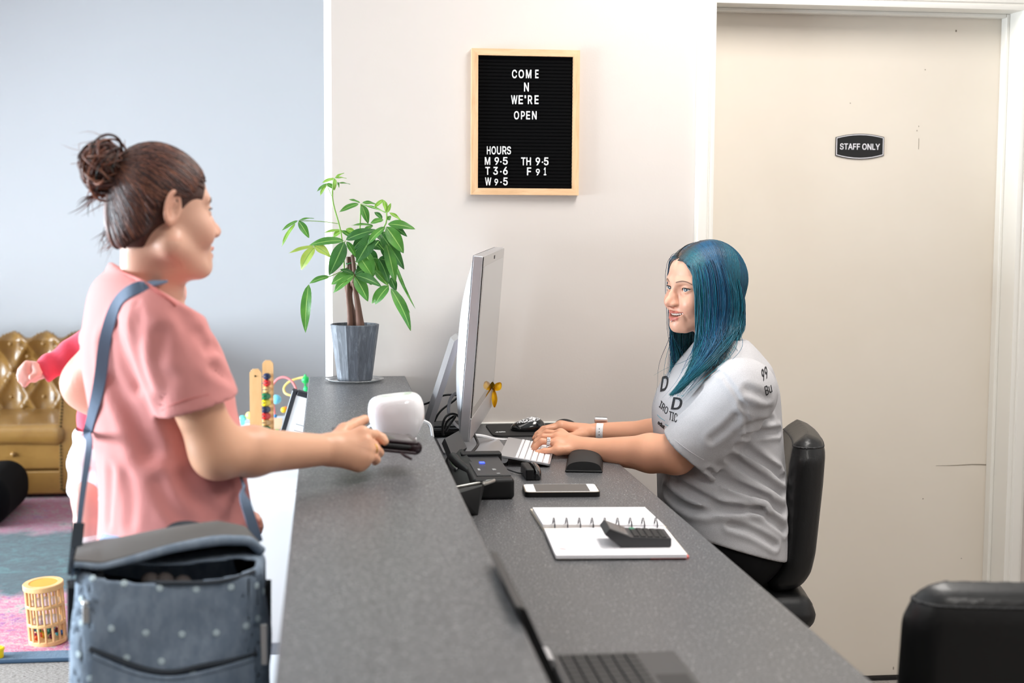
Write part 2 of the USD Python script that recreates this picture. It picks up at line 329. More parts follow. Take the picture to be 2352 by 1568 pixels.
# staff sign on the door
m_signblk = M('sign_black', lin(14, 15, 16), .35); m_signwht = M('sign_white', lin(225, 223, 228), .5)
yS = D + REV - .004
P2 = lambda u, v, y: at(u, v, y)[[0, 2]]
def bowed(uv, y, n=9):
    tl, tm, trr, br, bm, bl = [P2(u, v, y) for u, v in uv]
    q = lambda a, m, b: [(1-t)**2*a + 2*t*(1-t)*(2*m - (a+b)/2) + t*t*b for t in np.linspace(0, 1, n)]
    return sg.Polygon(q(tl, tm, trr) + q(br, bm, bl))
so = bowed([(1920, 315), (1976, 307), (2031, 315), (2030, 357), (1975, 365.5), (1919, 357)], yS)
xz = lambda y: np.array([[1, 0, 0, 0], [0, 0, -1, y], [0, 1, 0, 0], [0, 0, 0, 1.0]])   # plan (x, z), thickness towards the viewer
sgn = thing('door_sign', 'small black bowed plaque reading STAFF ONLY on the cream door', 'sign', (so.centroid.x, yS, so.centroid.y))
obj('plate', prism(so, .004, xz(yS+.004)), m_signblk, sgn)
ring = so.buffer(-.0018).difference(so.buffer(-.0040))
obj('border', prism(ring, .0006, xz(yS)), m_signwht, sgn)
def lettering(txt, u0, u1, v0, v1, y, depth, bold=False, fit=True):
    """text whose capitals span the given measured box on the plane y"""
    t = meshkit.text_mesh(txt, .02, depth, bold); a, b = at(u0, v1, y), at(u1, v0, y)
    lo, hi = t.bounds; s = (b[0]-a[0])/(hi[0]-lo[0]); k = (b[2]-a[2])/(hi[1]-lo[1])
    v = t.vertices; t.vertices = np.stack([a[0] + (v[:, 0]-lo[0])*s, y - v[:, 2], a[2] + (v[:, 1]-lo[1])*k], 1); return t
obj('lettering', lettering('STAFF ONLY', 1929, 2021, 330, 343.3, yS, .0006, True), m_signwht, sgn, False)

# letter board on the wall
m_oak = K('pale_oak', {'t': ('texture_coordinate', {}), 'm': ('mapping', {'scale': (9, 9, 1.2)}), 'n': ('noise_texture', {'scale': 9.0, 'detail': 5.0, 'roughness': .65, 'distortion': .6}), 'r': ('rgb_ramp', {'ramp': [(.25, lin(206, 164, 122)), (.5, lin(226, 186, 144)), (.8, lin(238, 203, 164))]}), 'p': ('principled_bsdf', {'roughness': .5})},
    [('t.object', 'm.vector'), ('m.vector', 'n.vector'), ('n.fac', 'r.fac'), ('r.color', 'p.base_color')])
m_oakh = K('pale_oak_across', {'t': ('texture_coordinate', {}), 'm': ('mapping', {'scale': (1.2, 9, 9)}), 'n': ('noise_texture', {'scale': 9.0, 'detail': 5.0, 'roughness': .65, 'distortion': .6}), 'r': ('rgb_ramp', {'ramp': [(.25, lin(206, 164, 122)), (.5, lin(226, 186, 144)), (.8, lin(238, 203, 164))]}), 'p': ('principled_bsdf', {'roughness': .5})},
    [('t.object', 'm.vector'), ('m.vector', 'n.vector'), ('n.fac', 'r.fac'), ('r.color', 'p.base_color')])
m_felt = M('black_felt', lin(13, 13, 14), 1.0, spec=.05, bump=(900, .3))
m_lwhite = M('white_letter_plastic', lin(240, 242, 243), .4)
yB = D - .022; bx0, bx1, bz0, bz1 = .4012, .7080, 1.4899, 1.8969; fwd = .0185
lb = thing('letter_board', 'black felt letter board in a pale oak frame on the greige wall', 'letter board', ((bx0+bx1)/2, D, bz0))
def rail(a, b, c, d): return prism(sg.Polygon([a, b, c, d]), .022, xz(D))
obj('frame_rail', rail((bx0, bz0), (bx0+fwd, bz0+fwd), (bx0+fwd, bz1-fwd), (bx0, bz1)), m_oak, lb, False)
obj('frame_rail', rail((bx1, bz0), (bx1-fwd, bz0+fwd), (bx1-fwd, bz1-fwd), (bx1, bz1)), m_oak, lb, False)
obj('frame_rail', rail((bx0, bz0), (bx0+fwd, bz0+fwd), (bx1-fwd, bz0+fwd), (bx1, bz0)), m_oakh, lb, False)
obj('frame_rail', rail((bx0, bz1), (bx0+fwd, bz1-fwd), (bx1-fwd, bz1-fwd), (bx1, bz1)), m_oakh, lb, False)
nr = 38; zz = np.linspace(bz0+fwd, bz1-fwd, nr+1); yF = D - .011
prof = [(D-.004, zz[0])]
for k in range(nr):
    s = zz[k+1]-zz[k]; prof += [(yF+.003, zz[k]), (yF+.003, zz[k]+.22*s), (yF+.0004, zz[k]+.30*s), (yF, zz[k]+.62*s), (yF+.0004, zz[k]+.93*s)]
prof += [(yF+.003, zz[-1]), (D-.004, zz[-1])]
fm = prism(sg.Polygon(prof), bx1-bx0-2*fwd)
fm.vertices = np.stack([bx0+fwd+fm.vertices[:, 2], fm.vertices[:, 0], fm.vertices[:, 1]], 1); fm.fix_normals()
obj('felt_panel', fm, m_felt, lb, False)
for txt, y0, y1, boxes in [('COME', 290, 370, [(478, 525), (540, 592), (610, 662), (698, 730)]), ('N', 412, 495, [(592, 638)]), ("WE'RE", 532, 615, [(470, 530), (540, 582), (597, 611), (628, 670), (692, 730)]),
        ('OPEN', 682, 760, [(497, 545), (563, 600), (612, 650), (668, 712)]), ('HOURS', 1015, 1092, [(240, 275), (284, 326), (335, 375), (386, 426), (430, 469)]), ('M9.5', 1117, 1190, [(220, 272), (313, 355), (366, 380), (392, 438)]),
        ('TH9.5', 1120, 1195, [(565, 607), (614, 658), (702, 745), (760, 774), (781, 825)]), ('T3.6', 1210, 1285, [(225, 270), (300, 345), (366, 380), (393, 438)]), ('F91', 1215, 1290, [(620, 660), (705, 742), (780, 803)]), ('W9.5', 1310, 1385, [(223, 282), (312, 347), (368, 381), (395, 438)])]:
    for ch, (a, b) in zip(txt, boxes):
        t0, t1 = (y0, y1)
        if ch == "'": t1 = y0 + 28
        if ch == '.': t0, t1 = y0 + 38, y0 + 52
        if txt in ('F91', 'W9.5') and ch == '9': t0 = y0 + 12
        obj('letter', lettering(ch, 1060+a/4.127, 1060+b/4.127, 90+t0/4.127, 90+t1/4.127, yF-.0004, .002, True), m_lwhite, lb, False)

# ------------------------------------------------------------------ reception counter and worktop
def laminate(name, base, speck, dark):
    return K(name, {'t': ('texture_coordinate', {}), 'n': ('noise_texture', {'scale': 300.0, 'detail': 2.0, 'roughness': .8}), 'r': ('rgb_ramp', {'ramp': [(.0, dark), (.38, dark), (.47, base), (.55, base), (.63, speck), (1, speck)]}),
        'v': ('voronoi_texture', {'scale': 240.0}), 'vr': ('rgb_ramp', {'ramp': [(0, (1, 1, 1)), (.2, (1, 1, 1)), (.28, (0, 0, 0)), (1, (0, 0, 0))]}), 'w': ('white_noise_texture', {'dimensions': '3D'}), 'wr': ('rgb_ramp', {'ramp': [(0, (0, 0, 0)), (.80, (0, 0, 0)), (.84, (1, 1, 1)), (1, (1, 1, 1))]}),
        'mm': ('mix', {'mix_type': 'multiply', 'fac': 1.0}), 'mx': ('mix', {'color2': lin(196, 196, 194)}), 'p': ('principled_bsdf', {'roughness': .38, 'specular_ior_level': .5})},
        [('t.object', 'n.vector'), ('n.fac', 'r.fac'), ('t.object', 'v.vector'), ('v.distance', 'vr.fac'), ('v.color', 'w.vector'), ('w.value', 'wr.fac'), ('vr.color', 'mm.color1'), ('wr.color', 'mm.color2'), ('mm.color', 'mx.fac'), ('r.color', 'mx.color1'), ('mx.color', 'p.base_color')])
m_lam = laminate('charcoal_speckled_laminate', lin(82, 82, 84), lin(128, 128, 129), lin(52, 52, 55))
rc = thing('reception_counter', 'raised reception counter with a dark speckled laminate ledge running to the wall', 'counter', (.08, 2.5, 0))
def slab_top(x0, x1, y0, y1, z, t, r=.004): return rbox((x0, y0, z-t), (x1, y1, z), r, 2)
obj('ledge', slab_top(-.0555, .2164, .55, D-.0005, ZL, .032), m_lam, rc)
obj('front_panel', box((-.03, .6, 0), (-.012, D-.0005, ZL-.032)), m_lam, rc); obj('rear_panel', box((.198, .6, 0), (.2162, D-.0005, ZL-.032)), m_lam, rc)
wt = thing('worktop', 'dark speckled laminate desk worktop behind the raised counter ledge', 'desk', (.45, 2.5, 0))
obj('top', slab_top(.2166, .7018, .55, D-.0005, ZD, .034), m_lam, wt)
for y in (.62, 2.2, 3.98): obj('support_panel', box((.2166, y, 0), (.60, y+.02, ZD-.034)), m_lam, wt)
struct('trim_1', box((.218, D-.007, ZD), (.7018, D, ZD+.006), .002), m_white)

# ------------------------------------------------------------------ monitor
m_alu = M('brushed_aluminium', lin(196, 196, 200), .32, 1.0)
m_alud = M('aluminium_satin', lin(206, 206, 209), .38, .85)
m_glass = M('black_glossy_glass', lin(10, 10, 11), .04, coat=.4)
m_scr = K('lit_screen', {'f': ('fresnel', {'IOR': 1.5}), 'e': ('emission', {'color': (.60, .575, .55), 'strength': .42}), 'g': ('glossy_bsdf', {'color': (1, 1, 1), 'roughness': .03}), 'p': ('mix_closure', {})}, [('f.fac', 'p.fac'), ('e.emission', 'p.closure1'), ('g.BSDF', 'p.closure2')], 'p.closure')
m_grey = M('dark_grey_plastic', lin(42, 42, 44), .4, bump=(400, .06)); m_black = M('black_plastic', lin(11, 11, 12), .45, spec=.35); m_gloss = M('black_gloss_plastic', lin(12, 12, 13), .12, coat=.5)
m_rub = M('black_rubber', lin(18, 18, 19), .7, bump=(500, .12)); m_wht = M('white_plastic', lin(236, 236, 238), .35); m_cable = M('black_cable', lin(14, 14, 15), .5)
mA, mB, mC = at(1112, 588, y=3.47), at(1078, 1016, y=3.47), at(1159, 568, y=4.07)
ex = unit(mC - mA); mW = np.linalg.norm(mC - mA); up0 = mA - mB; ez = unit(up0 - ex*np.dot(up0, ex)); mH = float(np.dot(up0, ez))
mm = frame_of(mB, ex, ez)           # x along the width (away), z up the panel, y = normal; the screen faces -y of this frame (to the user)
nface = mm[:3, 1]
if nface[0] > 0: sgn_ = 1
else: sgn_ = -1
def mp(x, n, z): return mm[:3, 3] + ex*x + nface*(sgn_*n) + ez*z      # n > 0 points out of the screen
def mbox(x0, x1, n0, n1, z0, z1, b=.001):
    q = box((x0, n0, z0), (x1, n1, z1), b); v = q.vertices
    q.vertices = mm[:3, 3] + np.outer(v[:, 0], ex) + np.outer(v[:, 1], nface*sgn_) + np.outer(v[:, 2], ez); q.fix_normals(); return q
mo = thing('desktop_computer', 'silver all-in-one desktop computer with a wide screen on the worktop', 'computer', at(1120, 1030, z=ZD))
gu, gv = np.meshgrid(np.linspace(-1, 1, 37), np.linspace(-1, 1, 31), indexing='ij')
def dome(u, v): return .026 + .042*np.clip(1 - np.abs(u)**2.6, 0, 1)**.8*np.clip(1 - np.abs(v)**2.6, 0, 1)**.8
vb = np.stack([mp((a+1)/2*mW, -dome(a, b), (b+1)/2*mH) for a, b in zip(gu.ravel(), gv.ravel())])
i, j = np.meshgrid(np.arange(36), np.arange(30), indexing='ij'); q = np.stack([i*31+j, i*31+j+1, (i+1)*31+j+1, (i+1)*31+j], -1).reshape(-1, 4)
back = trimesh.Trimesh(vb, np.vstack([q[:, [0, 1, 2]], q[:, [0, 2, 3]]]), process=False)
obj('back_shell', back, m_alud, mo, True); obj('edge_frame', mbox(0, mW, -.0262, -.0012, 0, mH, .0025), m_alud, mo)
CH = mH*.128
obj('chin', mbox(.0005, mW-.0005, -.002, .0008, .0005, CH), m_alud, mo)
obj('front_glass', mbox(.002, mW-.002, -.0015, .0006, CH+.0015, mH-.002, .0003), m_glass, mo)
obj('screen', mbox(.022, mW-.022, 0, .0009, CH+.024, mH-.026, 0), m_scr, mo)
obj('camera', mbox(mW*.5-.012, mW*.5+.012, 0, .0012, mH-.0185, mH-.0095, .0003), m_black, mo)
fx = .5*mW
bn, bf = at(1122, 1043, z=ZD)[1], at(1160, 1008, z=ZD)[1]; fx0, fx1 = .285, at(1159, 1030, z=ZD)[0]
ft = prism(rrect(fx1-fx0, bf-bn, .012, (fx0+fx1)/2, (bn+bf)/2), .005, trimesh.transformations.translation_matrix((0, 0, ZD)))
obj('foot', ft, m_alud, mo)
y0_, y1_ = bn + .045, bf - .075
n0, n1 = at(988, 969, y=y0_), at(1049, 778, y=y0_)
sec = [A3(n0[0]-.012, 0, ZD+.002), A3(n0[0]-.004, 0, n0[2]), A3(n1[0]-.006, 0, n1[2]-.006), A3(n1[0]+.008, 0, n1[2]+.004), A3(n1[0]+.05, 0, n1[2]+.004), A3(n1[0]+.05, 0, n1[2]-.006), A3(n1[0]+.008, 0, n1[2]-.012), A3(n0[0]+.010, 0, n0[2]), A3(n0[0]+.006, 0, ZD+.002)]
nk = prism(sg.Polygon([(p[0], p[2]) for p in sec]), y1_-y0_); nk.vertices = np.stack([nk.vertices[:, 0], y0_+nk.vertices[:, 2], nk.vertices[:, 1]], 1); nk.fix_normals()
obj('neck', nk, m_alu, mo)
# yellow paper bow on the far lower corner
m_yel = M('yellow_paper', lin(226, 176, 10), .6, bump=(200, .2))
bw = thing('paper_bow', 'yellow paper butterfly stuck on the edge of the computer screen', 'decoration', mp(mW-.01, .004, CH+.03))
yb = 4.045
def petal(p0, p1, wid, name='wing', curl=.012):
    a, b = at(*p0, y=yb), at(*p1, y=yb); n = 12; g = []
    d = unit(b - a); s = np.cross(d, [0, 1, 0]); L = np.linalg.norm(b-a)
    for t in np.linspace(0, 1, n):
        w = wid*(math.sin(math.pi*min(t*.9+.06, 1))**.8)
        for k in (-1, -.33, .33, 1): g.append(a + d*L*t + s*w*k*.5 + A3(0, -curl*(k*k) - .01*math.sin(3*t) - .004, 0))
    i, j = np.meshgrid(np.arange(n-1), np.arange(3), indexing='ij'); q = np.stack([i*4+j, i*4+j+1, (i+1)*4+j+1, (i+1)*4+j], -1).reshape(-1, 4)
    f = np.vstack([q[:, [0, 1, 2]], q[:, [0, 2, 3]]]); v = np.array(g); m = len(v)
    obj(name, trimesh.Trimesh(np.vstack([v, v+A3(0, .0012, 0)]), np.vstack([f, f[:, ::-1]+m]), process=False), m_yel, bw, True)
petal((1133, 894), (1122, 870), .016); petal((1133, 894), (1149, 877), .022); petal((1133, 893), (1134, 934), .016, 'tail')

# cables behind and below the computer
def cable(name, uvy, r, m, label, extra=None):
    t = tube(spline([at(u, v, y=y) for u, v, y in uvy], 40), r, 8)
    if extra is not None: t = cat(t, extra)
    tag(stage.GetPrimAtPath(obj(name, t, m, '/World', True)), label, 'cable')
cable('cable', [(962, 930, 3.95), (990, 922, 3.9), (1015, 909, 3.88), (1045, 907, 3.86), (1066, 912, 3.84)], .0028, m_cable, 'thin black cable arching across from the wall to the computer back')
cable('cable', [(998, 968, 3.8), (1007, 950, 3.8), (1022, 935, 3.8), (1040, 922, 3.8), (1062, 900, 3.82)], .0028, m_cable, 'black cable rising behind the aluminium neck of the computer')
cable('cable', [(1018, 1000, 3.62), (1017, 975, 3.62), (1025, 956, 3.62), (1040, 950, 3.63), (1062, 966, 3.66), (1080, 975, 3.7)], .003, m_cable, 'black cable looping up in front of the small black hub')
cable('cable', [(1024, 990, 3.66), (1038, 968, 3.66), (1046, 955, 3.68), (1036, 960, 3.70), (1026, 970, 3.72), (1022, 985, 3.74)], .003, m_cable, 'black cable with a tight bend beside the white computer lead')
cable('cable', [(1060, 902, 3.72), (1043, 905, 3.72), (1032, 925, 3.72), (1032, 952, 3.72), (1044, 972, 3.73), (1062, 985, 3.76)], .0042, m_wht, 'white lead looping out behind the computer')
cable('cable', [(1085, 998, 3.72), (1105, 1000, 3.74), (1135, 1007, 3.80), (1166, 1010, 3.84), (1195, 1010, 3.87), (1230, 1006, 3.90)], .0036, m_wht, 'thick white lead lying behind the keyboard')
cable('cable', [(1083, 985, 3.6), (1094, 1008, 3.56), (1097, 1022, 3.5), (1086, 1036, 3.44), (1074, 1048, 3.38)], .0034, m_cable, 'black cable curling down beneath the screen corner')
hubc = at(1022, 998, z=ZD)
hb = thing('network_hub', 'small rounded black network hub behind the computer foot', 'hub', hubc)
obj('body', rbox(hubc+A3(-.05, -.045, 0), hubc+A3(.05, .06, .028), .012), m_gloss, hb); obj('cap', rbox(hubc+A3(-.046, -.04, .026), hubc+A3(.046, .055, .031), .003), m_grey, hb)

# ------------------------------------------------------------------ keyboard, mouse, rests
m_key = M('white_keycap', lin(240, 238, 240), .4)
kb0, kf0, kb1 = at(1148, 1045, z=.8665), at(1263, 1066, z=.8415), at(1167.5, 1003, z=.8665)
_z = min(np.linspace(.845, .875, 121), key=lambda z: abs(np.dot(kf0 - at(1148, 1045, z=z), at(1167.5, 1003, z=z) - at(1148, 1045, z=z)))); kb0, kb1 = at(1148, 1045, z=_z), at(1167.5, 1003, z=_z)
kx = unit(kf0 - kb0); ky0 = kb1 - kb0; ky = unit(ky0 - kx*np.dot(ky0, kx)); kz = np.cross(kx, ky); KL, KW = .285, np.linalg.norm(kf0-kb0)
def kpt(a, b, c): return kb0 + kx*a + ky*b + kz*c
def kmesh(q): v = q.vertices; q.vertices = kb0 + np.outer(v[:, 0], kx) + np.outer(v[:, 1], ky) + np.outer(v[:, 2], kz); return q
kb = thing('keyboard', 'slim aluminium keyboard with white keys under her hands', 'keyboard', kpt(KW/2, KL/2, -.01))
obj('tray', kmesh(prism(rrect(KW, KL, .008, KW/2, KL/2), .004, trimesh.transformations.translation_matrix((0, 0, -.004)))), m_alud, kb)
bt = tube([kpt(.012, .004, -.009), kpt(.012, KL-.004, -.009)], .009, 16)
obj('battery_tube', bt, m_alud, kb)
for y in (.025, KL-.025):
    f0 = kpt(.014, y, -.012); obj('foot', tube([A3(f0[0], f0[1], ZD), f0], .006, 12), m_black, kb)
xs = np.linspace(.030, KW-.004, 7)
for r in range(6):
    ncol = [14, 14, 14, 13, 12, 9][r]; wds = np.ones(ncol)
    if r == 2: wds[-1] = 1.5
    if r == 3: wds[0] = wds[-1] = 1.7
    if r == 4: wds[0] = wds[-1] = 2.2
    if r == 5: wds[3] = 5.2
    e = np.r_[0, np.cumsum(wds)]; e = .005 + e/e[-1]*(KL-.010)
    for c in range(ncol):
        g = .0012; d = .5*(xs[r+1]-xs[r]) if r == 0 else (xs[r+1]-xs[r])
        x0 = xs[r] + (0 if r else d*.8); q = box((x0+g, e[c]+g, -.0005), (xs[r+1]-g, e[c+1]-g, .0022), .0007)
        obj('key', kmesh(q), m_key, kb, False)
wr = thing('wrist_rest', 'black gel keyboard wrist rest beneath the hands', 'wrist rest', (.59, 3.5, ZD))
def domed(w, l, h, base=.006):
    pr = sg.Polygon([(-w/2, 0), (-w/2*1.0, base)] + [(w/2*.96*math.cos(a)*-1, base + (h-base)*math.sin(a)**.7) for a in np.linspace(.12, math.pi-.12, 18)] + [(w/2, base), (w/2, 0)])
    e = prism(pr, l); e.vertices = np.stack([e.vertices[:, 0], e.vertices[:, 2], e.vertices[:, 1]], 1); e.fix_normals(); return e
wm = frame_of((.5925, 3.32, ZD), np.cross(ky, (0, 0, 1)), (0, 0, 1))
obj('pad', moved(domed(.084, .30, .026), wm), m_rub, wr)
obj('base', moved(rbox((-.044, -.004, 0), (.044, .304, .006), .003, 2), wm), m_black, wr)
mpd = thing('mouse_pad', 'black mouse pad with a raised wrist cushion by the wall', 'mouse pad', (.55, 3.99, ZD))
obj('mat', prism(rrect(.245, .225, .03, .565, 3.985), .004, trimesh.transformations.translation_matrix((0, 0, ZD))), m_rub, mpd)
hump = polygonise(lambda p: smax(d_ell(p, (.662, 3.985, ZD+.002), (.034, .105, .026)), -(p[:, 2]-ZD-.0035), .004), (.62, 3.86, ZD-.01), (.71, 4.1, ZD+.04), .004)
obj('wrist_cushion', hump, m_rub, mpd, True)
t = meshkit.text_mesh('Jab', .013, .0006, True); t.apply_translation(-t.bounds.mean(0)); t = rot(t, (0, 0, 1), 12); t.apply_translation((.468, 3.94, ZD+.0043)); obj('logo', t, m_lwhite, mpd, False)
ms = thing('computer_mouse', 'glossy black mouse with a black and white patterned top on the mouse pad', 'mouse', (.545, 3.975, ZD+.004))
mc_ = A3(.552, 3.965, ZD+.004)
mf = lambda p: smax(smin(d_ell(p, mc_+A3(.010, 0, .007), (.036, .030, .030)), d_ell(p, mc_+A3(-.016, 0, .005), (.036, .029, .021)), .012), -(p[:, 2]-mc_[2]), .003)
mmesh = polygonise(mf, mc_-A3(.075, .045, .01), mc_+A3(.07, .045, .06), .002)
obj('shell', mmesh, m_gloss, ms, True)
m_pat = K('mouse_pattern', {'t': ('texture_coordinate', {}), 'v': ('voronoi_texture', {'scale': 170.0, 'feature': 'distance_to_edge'}), 'n': ('noise_texture', {'scale': 230.0, 'detail': 2.0}), 'r': ('rgb_ramp', {'ramp': [(0, (.02, .02, .02)), (.46, (.02, .02, .02)), (.5, (.86, .86, .88)), (1, (.9, .9, .92))]}), 'p': ('principled_bsdf', {'roughness': .12, 'coat_weight': .5})}, [('t.object', 'n.vector'), ('n.fac', 'r.fac'), ('r.color', 'p.base_color')])
top = polygonise(lambda p: smax(mf(p) - .0012, np.maximum(np.abs(p[:, 1]-mc_[1]) - .024, (mc_[2]+.026) + .15*(p[:, 0]-mc_[0]) - p[:, 2]), .002), mc_-A3(.075, .045, .01), mc_+A3(.07, .045, .06), .002)
obj('top_cover', top, m_pat, ms, True)

# card swipe reader
cr = thing('card_swipe_reader', 'small black magnetic card swipe reader in front of the keyboard', 'card reader', at(1220, 1104, z=ZD))
a = at(1208, 1104, z=ZD); b = at(1235, 1104, z=ZD); wd = b[0]-a[0]
obj('base_block', rbox((a[0], a[1], ZD), (a[0]+.019, a[1]+.095, ZD+.027), .004), m_black, cr)
hr = polygonise(lambda p: smax(d_ell(p, (a[0]+.022, a[1]+.05, ZD+.006), (.020, .058, .027)), np.maximum(a[0]+.0225-p[:, 0], np.maximum(ZD-p[:, 2], np.maximum(a[1]-p[:, 1], p[:, 1]-a[1]-.095))), .003), (a[0]+.015, a[1]-.01, ZD-.01), (a[0]+.06, a[1]+.11, ZD+.045), .0025)
obj('reader_head', hr, m_gloss, cr, True); obj('slot_floor', box((a[0]+.015, a[1]+.002, ZD), (a[0]+.03, a[1]+.093, ZD+.010)), m_black, cr)
cable('cable', [(1156, 1074, 3.36), (1172, 1080, 3.33), (1192, 1086, 3.30), (1210, 1086, 3.27)], .0018, m_cable, 'thin black cord trailing from the swipe reader')

# black document printer with blue light
pr_ = thing('label_printer', 'black desktop label printer with a small blue light', 'printer', (.36, 3.16, ZD))
pa = at(1116, 1148, z=ZD); pb = at(1183, 1148, z=ZD); px0, px1, py0 = .300, pb[0], pa[1]
obj('body', rbox((px0, py0, ZD), (px1, py0+.29, ZD+.0455), .009), m_black, pr_)
obj('lid', rbox((px0+.012, py0+.03, ZD+.044), (px1-.004, py0+.27, ZD+.048), .002, 2), m_grey, pr_)
obj('back_lip', rbox((px0, py0+.265, ZD+.03), (px1+.004, py0+.30, ZD+.056), .004), m_black, pr_)
m_led = M('blue_led', lin(40, 60, 255), .4, emit=((.03, .06, 1.0), 3.0))
c = at(1107, 1062, z=ZD+.049); obj('status_light', rbox(c-A3(.006, .008, .001), c+A3(.006, .008, .001), .0008, 2), m_led, pr_)
m_stk = M('grey_sticker', lin(140, 140, 140), .5)
for (u, v, w_, h_) in [(1135, 1078, .008, .018), (1145, 1087, .007, .010), (1100, 1078, .005, .022)]:
    c = at(u, v, z=ZD+.0485); obj('sticker', box(c-A3(w_/2, h_/2, .0004), c+A3(w_/2, h_/2, .0005)), m_stk if u > 1101 else M('bright_slider', lin(170, 170, 172), .4), pr_)
# cordless phone leaning in its cradle, and the black tray before it
hs = thing('desk_phone', 'dark grey desk phone with a tilted display and handset beside the ledge', 'telephone', at(1075, 1130, z=ZD))
def panel(uvy, thick, nudge):      # a slab through four measured points
    p = np.array([at(u, v, y=y) for u, v, y in uvy]); n = unit(np.cross(p[1]-p[0], p[3]-p[0])); n = n if np.dot(n, _eye-p[0]) > 0 else -n
    c = p.mean(0); q = c + (p-c)*.97
    return hull(np.vstack([p-n*thick*.15, q, p-n*thick, q-n*thick*1.05]))
obj('display', panel([(1021, 1006, 3.36), (1054, 988, 3.42), (1073, 1028, 3.36), (1038, 1047, 3.30)], .016, 0), m_grey, hs)
obj('handset', cat(tube(spline([at(1040, 1050, y=3.28), at(1056, 1066, y=3.22), at(1078, 1084, y=3.16), at(1096, 1098, y=3.10)], 16), [.012]*3+[.0105]*10+[.012]*3, 12)), m_black, hs, True)
obj('cradle', hull(np.vstack([[at(1030, 1040, y=3.34), at(1062, 1030, y=3.34), at(1108, 1094, y=3.08), at(1080, 1112, y=3.06)], [A3(.26, 3.36, ZD), A3(.30, 3.36, ZD), A3(.322, 3.06, ZD), A3(.27, 3.06, ZD)]])), m_black, hs)
obj('arm', tube(spline([at(1034, 1048, y=3.29), at(1036, 1062, y=3.26), at(1050, 1080, y=3.2)], 10), .006, 8), m_gloss, hs, True)
m_rim = M('grey_metal_rim', lin(168, 166, 160), .35, .7)
ty = thing('paper_tray', 'tapered black desk tray with a grey rim beside the ledge', 'tray', (.285, 2.92, ZD))
tp = [at(1047, 1119, y=3.0), at(1114, 1106, y=3.02), at(1106, 1112, y=2.86), at(1052, 1128, y=2.80)]
bz = [A3(.262, 2.98, ZD), A3(.300, 2.98, ZD), A3(.296, 2.865, ZD), A3(.262, 2.85, ZD)]
obj('body', hull(np.vstack([np.array(tp)-A3(0, 0, .004), bz])), m_black, ty)
obj('rim', tube(spline(tp[:2] + [tp[2]+A3(.004, 0, 0)], 14), .0035, 8), m_rim, ty, True)

# phone on the worktop
sp = thing('smartphone', 'white-fronted smartphone in a black case lying on the worktop', 'phone', at(1285, 1138, z=ZD))
z1 = ZD + .0115; c = [at(u, v, z=z1) for u, v in ((1209, 1129.5), (1376, 1128.5), (1353.6, 1111), (1194, 1112))]
o = c[0]; px_ = unit(c[1]-c[0]); PL = np.linalg.norm(c[1]-c[0]); PW = np.dot(c[3]-c[0], np.cross([0, 0, 1], px_)); pm = frame_of(o, px_, (0, 0, 1))
tr = lambda q: moved(q, pm)
obj('case', tr(prism(rrect(PL+.006, PW+.006, .012, PL/2, PW/2), .0105, trimesh.transformations.translation_matrix((0, 0, -.0115)))), m_black, sp)
obj('face', tr(prism(rrect(PL, PW, .009, PL/2, PW/2), .0015, trimesh.transformations.translation_matrix((0, 0, -.0012)))), m_wht, sp)
m_gold = M('pale_gold_edge', lin(200, 180, 150), .3, .8)
obj('edge_band', tr(prism(rrect(PL+.003, PW+.003, .0105, PL/2, PW/2), .0012, trimesh.transformations.translation_matrix((0, 0, -.0018)))), m_gold, sp)
obj('screen', tr(box((.021, .003, .0002), (PL-.019, PW-.003, .0007))), m_glass, sp)
obj('home_button', tr(lathe([(0, .0002), (.0045, .0002), (.0055, .0007), (.0055, 0)], 20, (PL-.010, PW/2, .0003))), m_signwht, sp)
# planner with discs, calculator
m_page = M('planner_page', lin(246, 243, 246), .7); m_cov = M('planner_cover', lin(214, 203, 186), .6); m_coral = M('coral_print', lin(226, 96, 88), .6); m_disc = M('charcoal_disc', lin(32, 30, 40), .25)
pl = thing('planner', 'open disc-bound planner with blank white pages on the worktop', 'planner', at(1400, 1220, z=ZD))
def leaf(uv, z, t): p = np.array([at(u, v, z=z) for u, v in uv]); return hull(np.vstack([p, p-A3(0, 0, t)]))
up_ = [(1223.5, 1165), (1481, 1164), (1525, 1205), (1247, 1204)]; lo_ = [(1250, 1213), (1526, 1208), (1578, 1273), (1277, 1275)]
obj('cover', leaf([(1218, 1168), (1481, 1166), (1531, 1210), (1250, 1215)], ZD+.006, .0055), m_cov, pl, False); obj('cover', leaf([(1252, 1219), (1530, 1212), (1583, 1277), (1281, 1281)], ZD+.003, .0028), m_cov, pl, False)
obj('page_stack', leaf(up_, ZD+.0125, .006), m_page, pl, False); obj('page_stack', leaf(lo_, ZD+.0095, .006), m_page, pl, False)
obj('cover_print', leaf([(1494, 1276), (1581, 1273.5), (1582, 1278), (1494, 1280)], ZD+.0036, .0032), m_coral, pl, False)
c = at(1291, 1262, z=ZD+.0098)
for k in range(4): obj('page_print', tube(spline([c+A3(-.008+.002*k, -.004*k+.01, 0), c+A3(-.002+.002*k, -.004*k+.013, 0), c+A3(.006+.002*k, -.004*k+.008, 0)], 6), .0004, 4), M('faint_pink_print', lin(240, 200, 200), .7) if k == 0 else '/World/Looks/faint_pink_print', pl)
for k in range(9):
    c = at(1272+29.3*k, 1207, z=ZD+.0105); rr_ = .0148
    ring = sg.Point(0, 0).buffer(rr_, 16).difference(sg.Point(0, 0).buffer(rr_-.0045, 16))
    e = prism(ring, .0022); e.vertices = np.stack([c[0]-.0011+e.vertices[:, 2], c[1]+e.vertices[:, 0], c[2]+.001+e.vertices[:, 1]], 1); e.fix_normals()
    obj('binder_disc', e, m_disc, pl)
